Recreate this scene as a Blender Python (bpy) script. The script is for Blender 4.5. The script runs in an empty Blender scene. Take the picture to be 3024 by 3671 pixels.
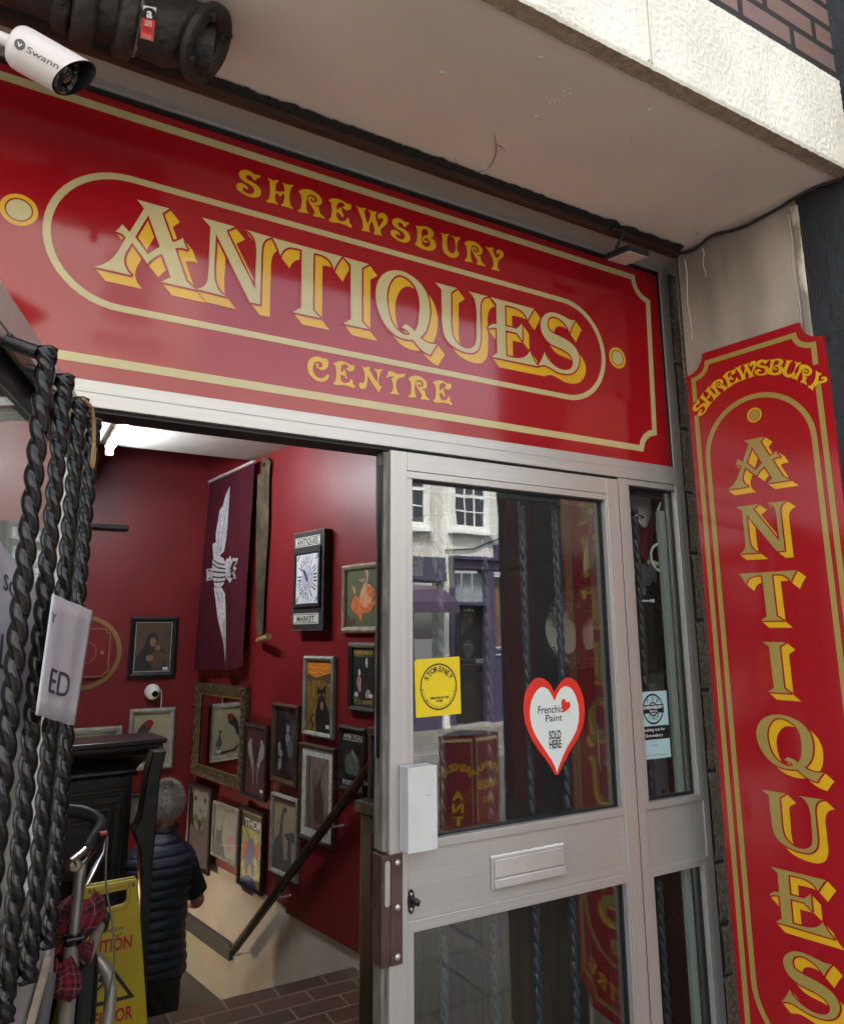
import bpy, bmesh, math, random
import numpy as np
from mathutils import Vector, Matrix, geometry, noise
random.seed(7)
R = math.radians
SC = bpy.context.scene
COL = SC.collection

# ---------------------------------------------------------------- camera
cam_d = bpy.data.cameras.new('camera')
cam = bpy.data.objects.new('camera', cam_d)
COL.objects.link(cam)
SC.camera = cam
cam_d.sensor_fit = 'HORIZONTAL'
cam_d.sensor_width = 36.0
cam_d.lens = 31.49306
cam_d.shift_y = -0.03725
cam_d.clip_start = 0.02
cam_d.clip_end = 500
cam.matrix_world = Matrix(((0.866755, -0.095881, -0.489431, 0.0), (-0.498698, -0.178579, -0.848181, -1.7), (-0.006077, 0.979243, -0.2026, 1.6), (0.0, 0.0, 0.0, 1.0)))

# ---------------------------------------------------------------- world, sun, exposure
SUN_EL, SUN_AZ = R(52), R(200)
world = bpy.data.worlds.new('World')
SC.world = world
world.use_nodes = True
wn = world.node_tree.nodes
wl = world.node_tree.links
sky = wn.new('ShaderNodeTexSky')
sky.sky_type = 'NISHITA'
sky.sun_disc = False
sky.sun_elevation = SUN_EL
sky.sun_rotation = SUN_AZ
sky.air_density = 1.0
sky.dust_density = 4.0
sky.ozone_density = 1.0
mixw = wn.new('ShaderNodeHueSaturation')          # overcast: nearly grey sky
mixw.inputs['Saturation'].default_value = 0.35
wl.new(sky.outputs[0], mixw.inputs['Color'])
wl.new(mixw.outputs[0], wn['Background'].inputs['Color'])
wn['Background'].inputs['Strength'].default_value = 0.15

sun_d = bpy.data.lights.new('sun', 'SUN')
sun_d.energy = 2.6
sun_d.angle = R(12)
sun_d.color = (1.0, 0.96, 0.9)
sun = bpy.data.objects.new('sun', sun_d)
COL.objects.link(sun)
# hazy sun from behind the shop: it lights the far side of the street, the shopfront stays in open shade
sv = Vector((-0.40, 0.55, 0.95)).normalized()
sun.rotation_euler = sv.to_track_quat('Z', 'Y').to_euler()
sky.sun_elevation = math.asin(sv.z)
sky.sun_rotation = math.atan2(sv.x, sv.y)
SC.view_settings.view_transform = 'Standard'
SC.view_settings.look = 'None'
SC.view_settings.gamma = 1
SC.view_settings.exposure = 2.3
SC.cycles.max_bounces = 10
SC.cycles.transparent_max_bounces = 16
SC.cycles.caustics_reflective = False

# ---------------------------------------------------------------- materials
MATS = {}
def nd(t, typ, **kw):
    n = t.nodes.new(typ)
    for k_, v in kw.items():
        setattr(n, k_, v)
    return n
def pbr(name, col, rough=0.5, metal=0.0, var=0.0, vscale=6.0, bump=0.0, bscale=60.0, col2=None, stretch=(1, 1, 1), coat=0.0, spec=None, detail=6.0, lo=0.35, hi=0.65, rvar=0.0):
    if name in MATS:
        return MATS[name]
    m = bpy.data.materials.new(name)
    m.use_nodes = True
    t = m.node_tree
    b = t.nodes['Principled BSDF']
    b.inputs['Base Color'].default_value = (*col, 1)
    b.inputs['Roughness'].default_value = rough
    b.inputs['Metallic'].default_value = metal
    if coat:
        b.inputs['Coat Weight'].default_value = coat
        b.inputs['Coat Roughness'].default_value = 0.06
    if spec is not None:
        b.inputs['Specular IOR Level'].default_value = spec
    if var or bump or col2 or rvar:
        tc = nd(t, 'ShaderNodeTexCoord')
        mp = nd(t, 'ShaderNodeMapping')
        mp.inputs['Scale'].default_value = stretch
        t.links.new(tc.outputs['Object'], mp.inputs['Vector'])
        nz = nd(t, 'ShaderNodeTexNoise')
        nz.inputs['Scale'].default_value = vscale
        nz.inputs['Detail'].default_value = detail
        t.links.new(mp.outputs[0], nz.inputs['Vector'])
        if var or col2:
            cr = nd(t, 'ShaderNodeValToRGB')
            c2 = col2 if col2 else tuple(max(0, c * (1 - var)) for c in col)
            c1 = col if col2 else tuple(min(1, c * (1 + var * 0.6)) for c in col)
            cr.color_ramp.elements[0].position = lo
            cr.color_ramp.elements[1].position = hi
            cr.color_ramp.elements[0].color = (*c2, 1)
            cr.color_ramp.elements[1].color = (*c1, 1)
            t.links.new(nz.outputs['Fac'], cr.inputs[0])
            t.links.new(cr.outputs[0], b.inputs['Base Color'])
        if rvar:
            mr = nd(t, 'ShaderNodeMapRange')
            mr.inputs['To Min'].default_value = max(0.02, rough - rvar)
            mr.inputs['To Max'].default_value = rough + rvar
            t.links.new(nz.outputs['Fac'], mr.inputs['Value'])
            t.links.new(mr.outputs[0], b.inputs['Roughness'])
        if bump:
            n2 = nd(t, 'ShaderNodeTexNoise')
            n2.inputs['Scale'].default_value = bscale
            n2.inputs['Detail'].default_value = 5
            t.links.new(mp.outputs[0], n2.inputs['Vector'])
            bp = nd(t, 'ShaderNodeBump')
            bp.inputs['Strength'].default_value = min(1.0, bump)
            bp.inputs['Distance'].default_value = 0.01 * max(1, bump)
            t.links.new(n2.outputs['Fac'], bp.inputs['Height'])
            t.links.new(bp.outputs[0], b.inputs['Normal'])
    MATS[name] = m
    return m

def emit(name, col, strength):
    if name in MATS: return MATS[name]
    m = bpy.data.materials.new(name); m.use_nodes = True
    b = m.node_tree.nodes['Principled BSDF']
    b.inputs['Base Color'].default_value = (0.8, 0.8, 0.8, 1)
    b.inputs['Emission Color'].default_value = (*col, 1)
    b.inputs['Emission Strength'].default_value = strength
    MATS[name] = m
    return m

def glass_mat(name, tint=(0.93, 0.96, 0.95), base=0.08, dirt=0.0):
    m = bpy.data.materials.new(name); m.use_nodes = True
    t = m.node_tree
    for n in list(t.nodes): t.nodes.remove(n)
    out = nd(t, 'ShaderNodeOutputMaterial')
    mx = nd(t, 'ShaderNodeMixShader')
    tr = nd(t, 'ShaderNodeBsdfTransparent'); tr.inputs[0].default_value = (*tint, 1)
    gl = nd(t, 'ShaderNodeBsdfGlossy'); gl.inputs['Roughness'].default_value = 0.0
    gl.inputs[0].default_value = (1, 1, 1, 1)
    lw = nd(t, 'ShaderNodeLayerWeight'); lw.inputs[0].default_value = 0.5
    pw = nd(t, 'ShaderNodeMath', operation='POWER'); pw.inputs[1].default_value = 4.0
    mu = nd(t, 'ShaderNodeMath', operation='MULTIPLY_ADD'); mu.inputs[1].default_value = 1 - base; mu.inputs[2].default_value = base
    t.links.new(lw.outputs['Facing'], pw.inputs[0]); t.links.new(pw.outputs[0], mu.inputs[0])
    t.links.new(mu.outputs[0], mx.inputs[0]); t.links.new(tr.outputs[0], mx.inputs[1]); t.links.new(gl.outputs[0], mx.inputs[2])
    t.links.new(mx.outputs[0], out.inputs[0])
    # faint ripple of old float glass
    tc = nd(t, 'ShaderNodeTexCoord'); nz = nd(t, 'ShaderNodeTexNoise'); nz.inputs['Scale'].default_value = 9
    nz.inputs['Detail'].default_value = 1.0
    bp = nd(t, 'ShaderNodeBump'); bp.inputs['Strength'].default_value = 0.012; bp.inputs['Distance'].default_value = 0.01
    t.links.new(tc.outputs['Object'], nz.inputs['Vector']); t.links.new(nz.outputs[0], bp.inputs['Height']); t.links.new(bp.outputs[0], gl.inputs['Normal'])
    MATS[name] = m
    return m

def brick_mat(name, c1, c2, mortar, bw, bh, mw=0.012, rough=0.85, bump=0.4, axes='XZ', var=0.3):
    if name in MATS: return MATS[name]
    m = bpy.data.materials.new(name); m.use_nodes = True
    t = m.node_tree; b = t.nodes['Principled BSDF']; b.inputs['Roughness'].default_value = rough
    tc = nd(t, 'ShaderNodeTexCoord'); sx = nd(t, 'ShaderNodeSeparateXYZ'); cx = nd(t, 'ShaderNodeCombineXYZ')
    t.links.new(tc.outputs['Object'], sx.inputs[0])
    t.links.new(sx.outputs[axes[0]], cx.inputs['X']); t.links.new(sx.outputs[axes[1]], cx.inputs['Y'])
    br = nd(t, 'ShaderNodeTexBrick')
    br.inputs['Scale'].default_value = 1.0
    br.inputs['Brick Width'].default_value = bw; br.inputs['Row Height'].default_value = bh
    br.inputs['Mortar Size'].default_value = mw; br.inputs['Mortar Smooth'].default_value = 0.15
    br.inputs['Color1'].default_value = (*c1, 1); br.inputs['Color2'].default_value = (*c2, 1); br.inputs['Mortar'].default_value = (*mortar, 1)
    t.links.new(cx.outputs[0], br.inputs['Vector'])
    nz = nd(t, 'ShaderNodeTexNoise'); nz.inputs['Scale'].default_value = 30; nz.inputs['Detail'].default_value = 6
    t.links.new(tc.outputs['Object'], nz.inputs['Vector'])
    mm = nd(t, 'ShaderNodeMix', data_type='RGBA', blend_type='MULTIPLY'); mm.inputs['Factor'].default_value = var
    t.links.new(br.outputs['Color'], mm.inputs['A']); t.links.new(nz.outputs['Color'], mm.inputs['B'])
    hs = nd(t, 'ShaderNodeHueSaturation'); hs.inputs['Saturation'].default_value = 0.9; hs.inputs['Value'].default_value = 1 + var * 0.7
    t.links.new(mm.outputs['Result'], hs.inputs['Color'])
    t.links.new(hs.outputs[0], b.inputs['Base Color'])
    ma = nd(t, 'ShaderNodeMath', operation='MULTIPLY_ADD'); ma.inputs[1].default_value = -1.0; ma.inputs[2].default_value = 1.0
    t.links.new(br.outputs['Fac'], ma.inputs[0])
    ad = nd(t, 'ShaderNodeMath', operation='MULTIPLY_ADD'); ad.inputs[1].default_value = 0.35
    t.links.new(nz.outputs['Fac'], ad.inputs[0]); t.links.new(ma.outputs[0], ad.inputs[2])
    bp = nd(t, 'ShaderNodeBump'); bp.inputs['Strength'].default_value = bump; bp.inputs['Distance'].default_value = 0.01
    t.links.new(ad.outputs[0], bp.inputs['Height']); t.links.new(bp.outputs[0], b.inputs['Normal'])
    MATS[name] = m
    return m

# ---------------------------------------------------------------- mesh helpers
class MB:
    def __init__(self): self.v = []; self.f = []
    def add(self, vs, fs):
        o = len(self.v); self.v += [tuple(p) for p in vs]; self.f += [tuple(i + o for i in f) for f in fs]; return self
    def box(self, x0, x1, y0, y1, z0, z1, fn=None):
        vs = [(x0, y0, z0), (x1, y0, z0), (x1, y1, z0), (x0, y1, z0), (x0, y0, z1), (x1, y0, z1), (x1, y1, z1), (x0, y1, z1)]
        if fn: vs = [fn(*p) for p in vs]
        return self.add(vs, [(0, 3, 2, 1), (4, 5, 6, 7), (0, 1, 5, 4), (1, 2, 6, 5), (2, 3, 7, 6), (3, 0, 4, 7)])
    def quad(self, a, b, c, d): return self.add([a, b, c, d], [(0, 1, 2, 3)])
    def tube(self, pts, r, n=10, caps=True, prof=None, tw=0.0):
        """tube along a path; r number or list; prof: function(angle)->radius factor; tw: twist per metre"""
        pts = [Vector(p) for p in pts]; N_ = len(pts)
        rs = r if isinstance(r, (list, tuple)) else [r] * N_
        up = None; rings = []; L_ = 0
        for i, p in enumerate(pts):
            d = (pts[min(i + 1, N_ - 1)] - pts[max(i - 1, 0)]).normalized()
            if up is None:
                up = d.orthogonal().normalized()
            up = (up - d * up.dot(d)).normalized(); s = d.cross(up)
            if i: L_ += (p - pts[i - 1]).length
            ring = []
            for j in range(n):
                a = 2 * math.pi * j / n
                q = rs[i] * (prof(a - tw * L_) if prof else 1)
                ring.append(p + up * math.cos(a) * q + s * math.sin(a) * q)
            rings.append(ring)
        vs = [q for rg in rings for q in rg]; fs = []
        for i in range(N_ - 1):
            for j in range(n):
                fs.append((i * n + j, i * n + (j + 1) % n, (i + 1) * n + (j + 1) % n, (i + 1) * n + j))
        if caps:
            fs.append(tuple(range(n))[::-1]); fs.append(tuple((N_ - 1) * n + j for j in range(n)))
        return self.add(vs, fs)
    def loft(self, secs, n=20, fn=None):
        """secs: (x,y,z, rx, ry[, rot]) horizontal-ish ellipses stacked; closed at both ends"""
        vs = []; fs = []
        for i, s in enumerate(secs):
            x, y, z, rx, ry = s[:5]; ro = s[5] if len(s) > 5 else 0
            for j in range(n):
                a = 2 * math.pi * j / n
                px_, py_ = rx * math.cos(a), ry * math.sin(a)
                q = (x + px_ * math.cos(ro) - py_ * math.sin(ro), y + px_ * math.sin(ro) + py_ * math.cos(ro), z)
                vs.append(fn(*q, i, a) if fn else q)
        for i in range(len(secs) - 1):
            for j in range(n):
                fs.append((i * n + j, i * n + (j + 1) % n, (i + 1) * n + (j + 1) % n, (i + 1) * n + j))
        fs.append(tuple(range(n))[::-1]); fs.append(tuple((len(secs) - 1) * n + j for j in range(n)))
        return self.add(vs, fs)
    def lathe(self, prof, c, axis='Z', n=24):
        """prof: (radius, height) list"""
        c = Vector(c); vs = []; fs = []
        if isinstance(axis, str):
            ax = {'X': Vector((1, 0, 0)), 'Y': Vector((0, 1, 0)), 'Z': Vector((0, 0, 1))}[axis]
        else: ax = Vector(axis).normalized()
        u = ax.orthogonal().normalized(); w = ax.cross(u)
        for r_, h in prof:
            for j in range(n):
                a = 2 * math.pi * j / n
                vs.append(c + ax * h + u * math.cos(a) * r_ + w * math.sin(a) * r_)
        for i in range(len(prof) - 1):
            for j in range(n):
                fs.append((i * n + j, i * n + (j + 1) % n, (i + 1) * n + (j + 1) % n, (i + 1) * n + j))
        fs.append(tuple(range(n))[::-1]); fs.append(tuple((len(prof) - 1) * n + j for j in range(n)))
        return self.add(vs, fs)
    def prism(self, loop, fr, d0, d1):
        """2D loop (a,b) extruded between depths d0,d1 in frame fr(a,b,d)"""
        n = len(loop)
        tris = geometry.tessellate_polygon([[Vector((a, b, 0)) for a, b in loop]])
        vs = [fr(a, b, d0) for a, b in loop] + [fr(a, b, d1) for a, b in loop]
        fs = [(i, (i + 1) % n, (i + 1) % n + n, i + n) for i in range(n)]
        for t in tris:
            fs.append(tuple(t)); fs.append(tuple(i + n for i in t[::-1]))
        return self.add(vs, fs)
    def flat(self, verts2, faces, fr, d):
        return self.add([fr(p[0], p[1], d) for p in verts2], faces)
    def build(self, name, mat, parent=None, smooth=False, bevel=0, inv=True, angle=40):
        me = bpy.data.meshes.new(name); me.from_pydata(self.v, [], self.f)
        bm = bmesh.new(); bm.from_mesh(me)
        bmesh.ops.recalc_face_normals(bm, faces=bm.faces)
        bm.to_mesh(me); bm.free()
        me.validate()
        o = bpy.data.objects.new(name, me); COL.objects.link(o)
        if mat: me.materials.append(mat)
        if smooth:
            for p in me.polygons: p.use_smooth = True
            if smooth != 'all':
                try: me.set_sharp_from_angle(angle=R(angle))
                except Exception: pass
        if bevel:
            bv = o.modifiers.new('bevel', 'BEVEL'); bv.width = bevel; bv.segments = 2; bv.limit_method = 'ANGLE'; bv.angle_limit = R(50)
        if parent is not None:
            o.parent = parent
            if inv:
                ro = parent
                while ro.parent: ro = ro.parent
                if parent is ro and ro.type == 'EMPTY':
                    o.matrix_parent_inverse = Matrix.Translation(-ro.location)
        return o

def tag(o, label=None, cat=None, group=None, kind=None):
    if label: o['label'] = label
    if cat: o['category'] = cat
    if group: o['group'] = group
    if kind: o['kind'] = kind
    return o
def thing(name, label, cat, loc=(0, 0, 0), group=None):
    o = bpy.data.objects.new(name, None); COL.objects.link(o)
    o.location = loc; o.empty_display_size = 0.05
    return tag(o, label, cat, group)
def struct(name, mb, mat, **kw):
    return tag(mb.build(name, mat, **kw), kind='structure')
def lerp(a, b, t): return a + (b - a) * t

# frames: (a, b, d) -> world; d measured out of the surface towards the viewer
def fr_front(a, b, d): return (a, -d, b)
OVK = 0.93      # the overhang and the pier stand about 12 cm in front of the glass line; their drawing unit is 0.93 m
OV = Matrix.Translation((0, -0.119, 0.112)) @ Matrix.Scale(OVK, 4)
def overhang(*obs):
    for o in obs: o.data.transform(OV)
S_P = Vector((1.9065, -0.119, 0)); S_U = Vector((0.14403, -0.98957, 0.00000)); S_N = Vector((0.98957, 0.14403, 0.00000))
def fr_pier(a, b, d):
    p = S_P + S_U * (a * OVK) - S_N * d; return (p.x, p.y, 0.112 + b * OVK)
B_P = Vector((2.05, 0, 0)); B_U = Vector((0.17365, -0.98481, 0.00000)); B_N = Vector((0.98481, 0.17365, 0.00000))
def fr_side(a, b, d):               # right-hand wall of the shop; a runs towards the street
    p = B_P + B_U * a - B_N * d; return (p.x, p.y, b)
WALL_Y = 3.923
def fr_back(a, b, d): return (a, WALL_Y - d, b)
L_P = Vector((0.16, 0.059, 0)); L_D = Vector((-0.27908, -0.96027, 0.00000)); L_N = Vector((0.96027, -0.27908, 0.00000))
def fr_leaf(a, b, d):               # the open leaf; a runs from the hinge to the free edge
    p = L_P + L_D * a + L_N * d; return (p.x, p.y, b)

# ---------------------------------------------------------------- lettering helpers
def parse(s):
    out = []
    for t in s.split():
        c = t.endswith('c'); x, y = t.rstrip('c').split(','); out.append((int(x) * 1e-4, int(y) * 1e-4, c))
    return out
def smooth_loop(pts, sub=4):
    n = len(pts); out = []
    for i in range(n):
        p0, p1, p2, p3 = pts[i - 1], pts[i], pts[(i + 1) % n], pts[(i + 2) % n]
        out.append((p1[0], p1[1]))
        if p1[2] and p2[2]: continue
        L_ = math.hypot(p2[0] - p1[0], p2[1] - p1[1])
        def tan(a, b, c, corner, first):
            if corner: return None
            la = math.hypot(b[0] - a[0], b[1] - a[1]) + 1e-9; lc = math.hypot(c[0] - b[0], c[1] - b[1]) + 1e-9
            # chord-weighted tangent
            tx = ((b[0] - a[0]) / la * lc + (c[0] - b[0]) / lc * la) / (la + lc); ty = ((b[1] - a[1]) / la * lc + (c[1] - b[1]) / lc * la) / (la + lc)
            q = math.hypot(tx, ty) + 1e-9
            return (tx / q * L_, ty / q * L_)
        m1 = tan(p0, p1, p2, p1[2], True); m2 = tan(p1, p2, p3, p2[2], False)
        ch = (p2[0] - p1[0], p2[1] - p1[1])
        if m1 is None: m1 = (2 * ch[0] - m2[0], 2 * ch[1] - m2[1]) if m2 else ch
        if m2 is None: m2 = (2 * ch[0] - m1[0], 2 * ch[1] - m1[1])
        for k_ in range(1, sub):
            t = k_ / sub; t2 = t * t; t3 = t2 * t
            h = (2 * t3 - 3 * t2 + 1, t3 - 2 * t2 + t, -2 * t3 + 3 * t2, t3 - t2)
            out.append(tuple(h[0] * p1[i_] + h[1] * m1[i_] + h[2] * p2[i_] + h[3] * m2[i_] for i_ in (0, 1)))
    return out
def tess(loops):
    tr = geometry.tessellate_polygon([[Vector((x, y, 0)) for x, y in lp] for lp in loops])
    return [p for lp in loops for p in lp], [tuple(t) for t in tr]
def union2d(polys):
    """union of convex polygons: constrained triangulation of all their edges, then keep the triangles whose centre lies in any of them"""
    vs = []; es = []; H = []
    for p in polys:
        a = sum(p[i - 1][0] * p[i][1] - p[i][0] * p[i - 1][1] for i in range(len(p)))
        if abs(a) < 2e-9: continue
        if a < 0: p = p[::-1]
        o = len(vs); n = len(p); vs += [Vector((q[0] * 100, q[1] * 100)) for q in p]; es += [(o + i, o + (i + 1) % n) for i in range(n)]
        q = p + [p[-1]] * (4 - n)
        H.append([(q[i][0], q[i][1], q[(i + 1) % 4][0], q[(i + 1) % 4][1]) for i in range(4)])
    r_ = geometry.delaunay_2d_cdt(vs, es, [], 0, 1e-4)
    V = np.array([(v[0] / 100, v[1] / 100) for v in r_[0]]); F = [tuple(f) for f in r_[2]]
    Cn = np.array([V[list(f)].mean(axis=0) for f in F]); H = np.array(H)
    keep = np.zeros(len(F), bool)
    for h in H:
        ok = np.ones(len(F), bool)
        for x0, y0, x1, y1 in h: ok &= ((x1 - x0) * (Cn[:, 1] - y0) - (y1 - y0) * (Cn[:, 0] - x0)) >= -1e-12
        keep |= ok
    return [tuple(v) for v in V], [f for f, k_ in zip(F, keep) if k_]
def sweep(loops, dx, dy, t0=0.0):
    polys = []
    for lp in loops:
        n = len(lp)
        for i in range(n):
            a, b = lp[i], lp[(i + 1) % n]
            polys.append([(a[0] + dx * t0, a[1] + dy * t0), (b[0] + dx * t0, b[1] + dy * t0), (b[0] + dx, b[1] + dy), (a[0] + dx, a[1] + dy)])
    v, f = tess(loops)
    polys += [[(v[i][0] + dx, v[i][1] + dy) for i in t] for t in f]
    return union2d(polys)
def grow(loops, w):
    polys = []
    for lp in loops:
        n = len(lp)
        for i in range(n):
            a, b = lp[i], lp[(i + 1) % n]
            d = math.hypot(b[0] - a[0], b[1] - a[1])
            if d < 1e-7: continue
            nx, ny = -(b[1] - a[1]) / d * w, (b[0] - a[0]) / d * w
            ex, ey = (b[0] - a[0]) / d * w * 0.6, (b[1] - a[1]) / d * w * 0.6
            polys.append([(a[0] + nx - ex, a[1] + ny - ey), (b[0] + nx + ex, b[1] + ny + ey), (b[0] - nx + ex, b[1] - ny + ey), (a[0] - nx - ex, a[1] - ny - ey)])
    v, f = tess(loops)
    polys += [[v[i] for i in t] for t in f]
    return union2d(polys)
def stroke(path, w, closed=False):
    """mitred ribbon along a 2D path -> verts, faces"""
    n = len(path); L_, Rr = [], []
    for i in range(n):
        p = path[i]
        a = path[i - 1] if (i or closed) else None; b = path[(i + 1) % n] if (i < n - 1 or closed) else None
        def nrm(u, v):
            d = math.hypot(v[0] - u[0], v[1] - u[1]) + 1e-12; return (-(v[1] - u[1]) / d, (v[0] - u[0]) / d)
        if a is None: m = nrm(p, b)
        elif b is None: m = nrm(a, p)
        else:
            n1, n2 = nrm(a, p), nrm(p, b); m = (n1[0] + n2[0], n1[1] + n2[1]); q = m[0] * n1[0] + m[1] * n1[1]
            if abs(q) < 0.2: q = 0.2
            m = (m[0] / q, m[1] / q)
        L_.append((p[0] + m[0] * w / 2, p[1] + m[1] * w / 2)); Rr.append((p[0] - m[0] * w / 2, p[1] - m[1] * w / 2))
    vs = L_ + Rr; fs = []
    for i in range(n if closed else n - 1):
        j = (i + 1) % n; fs.append((i, j, j + n, i + n))
    return vs, fs
def arc(cx, cy, r, a0, a1, n=16): return [(cx + r * math.cos(R(lerp(a0, a1, i / n))), cy + r * math.sin(R(lerp(a0, a1, i / n)))) for i in range(n + 1)]
def disc(cx, cy, r, n=32, ry=None): return [(cx + r * math.cos(2 * math.pi * i / n), cy + (ry or r) * math.sin(2 * math.pi * i / n)) for i in range(n)]

_TC = {}
def text_mesh(s, bold=0.0, res=3):
    """built-in font -> 2D verts and faces, cap height normalised to 1, starting at x=0"""
    key = (s, bold)
    if key in _TC: return _TC[key]
    cu = bpy.data.curves.new('text', 'FONT'); cu.body = s; cu.size = 1.0; cu.offset = bold; cu.resolution_u = res
    ob = bpy.data.objects.new('text', cu); COL.objects.link(ob)
    dg = bpy.context.evaluated_depsgraph_get(); me = ob.evaluated_get(dg).to_mesh()
    vs = [(v.co.x / 0.72, v.co.y / 0.72) for v in me.vertices]; fs = [tuple(p.vertices) for p in me.polygons]
    ob.evaluated_get(dg).to_mesh_clear()
    bpy.data.objects.remove(ob); bpy.data.curves.remove(cu)
    x0 = min(v[0] for v in vs); vs = [(v[0] - x0, v[1]) for v in vs]
    _TC[key] = (vs, fs); return vs, fs
def put_text(mb, s, fr, cx, cz, w, h, d, bold=0.0, mirror=False, slant=0.0, rot=0.0):
    """text fitted in a box w x h (cap height h, total width w) centred at cx with its baseline at cz"""
    vs, fs = text_mesh(s, bold); tw = max(v[0] for v in vs)
    sx = w / tw; c, s_ = math.cos(rot), math.sin(rot)
    out = []
    for x, y in vs:
        X = (x - tw / 2) * sx + y * h * slant; Y = y * h
        if mirror: X = -X
        out.append((cx + X * c - Y * s_, cz + X * s_ + Y * c))
    mb.flat(out, fs, fr, d)
def arc_text(mb, s, fr, cx, cz, r, h, a_mid, span, d, bold=0.0, sx=1.0, inside=False, ry=1.0):
    """letters along a circle, evenly spread over span degrees"""
    n = len(s)
    for i, ch in enumerate(s):
        if ch == ' ': continue
        t = (i + 0.5) / n - 0.5
        a = R(a_mid + (span * t if inside else -span * t))
        vs, fs = text_mesh(ch, bold); tw = max(v[0] for v in vs)
        rot = a - math.pi / 2 if not inside else a + math.pi / 2
        out = []
        for x, y in vs:
            X = (x - tw / 2) * h * sx; Y = y * h
            bx, bz = cx + r * math.cos(a), cz + r * ry * math.sin(a)
            out.append((bx + X * math.cos(rot) - Y * math.sin(rot), bz + X * math.sin(rot) + Y * math.cos(rot)))
        mb.flat(out, fs, fr, d)

# ================================================================ materials used all over
M_red = pbr('sign_red', (0.36, 0.008, 0.014), 0.12, var=0.06, vscale=3, coat=0.25, rvar=0.03)
M_gold = pbr('sign_gold', (0.56, 0.49, 0.24), 0.2, var=0.06, vscale=5, coat=0.3)
M_gold2 = pbr('pier_gold', (0.36, 0.27, 0.07), 0.22, var=0.06, vscale=5, coat=0.3)
M_yel = pbr('sign_yellow', (0.72, 0.42, 0.012), 0.2, var=0.08, vscale=5, coat=0.3)
M_alu = pbr('aluminium', (0.54, 0.535, 0.515), 0.40, metal=0.55, var=0.05, vscale=14, stretch=(0.08, 5, 12), rvar=0.05)
M_aluv = pbr('aluminium_upright', (0.54, 0.535, 0.515), 0.40, metal=0.55, var=0.05, vscale=14, stretch=(12, 5, 0.08), rvar=0.05)
M_gasket = pbr('black_rubber', (0.010, 0.011, 0.014), 0.45)
M_dark = pbr('dark_gap', (0.004, 0.004, 0.005), 0.8)
M_white = pbr('white_paint', (0.80, 0.80, 0.78), 0.4, var=0.06, vscale=9)
M_glass = glass_mat('window_glass', base=0.10)
M_black_iron = pbr('black_iron', (0.010, 0.010, 0.012), 0.30, var=0.3, vscale=30, bump=0.15, bscale=90, rvar=0.1)
M_chrome = pbr('chrome', (0.75, 0.75, 0.75), 0.15, metal=1.0)

# ================================================================ the street side
pav = MB().box(-14, 20, -2.6, 0.15, -0.5, 0.0)
struct('pavement', pav, brick_mat('paving', (0.14, 0.13, 0.115), (0.16, 0.15, 0.13), (0.09, 0.085, 0.08), 0.6, 0.45, 0.012, axes='XY'))
road = MB().box(-14, 20, -7.4, -2.6, -0.6, -0.11)
struct('road', road, pbr('asphalt', (0.085, 0.085, 0.085), 0.85, var=0.3, vscale=20, bump=0.4, bscale=200))
kerb = MB().box(-14, 20, -2.72, -2.601, -0.5, -0.004).box(-14, 20, -7.4, -7.28, -0.5, -0.002)
struct('kerb', kerb, pbr('kerb_stone', (0.24, 0.23, 0.22), 0.8, var=0.3, vscale=15))
for yy in (-3.0, -3.14):
    pass
ln = MB().box(-14, 20, -3.02, -2.96, -0.109, -0.106).box(-14, 20, -3.18, -3.12, -0.109, -0.106)
struct('road_marking', ln, pbr('yellow_line', (0.55, 0.40, 0.05), 0.7, var=0.4, vscale=30))
pav2 = MB().box(-14, 20, -9.45, -7.4, -0.5, 0.0)
struct('far_pavement', pav2, MATS['paving'])
gr = MB().quad((-300, -300, -0.62), (300, -300, -0.62), (300, 300, -0.62), (-300, 300, -0.62))
struct('ground', gr, pbr('bare_ground', (0.10, 0.095, 0.09), 0.9, var=0.2))

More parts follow.
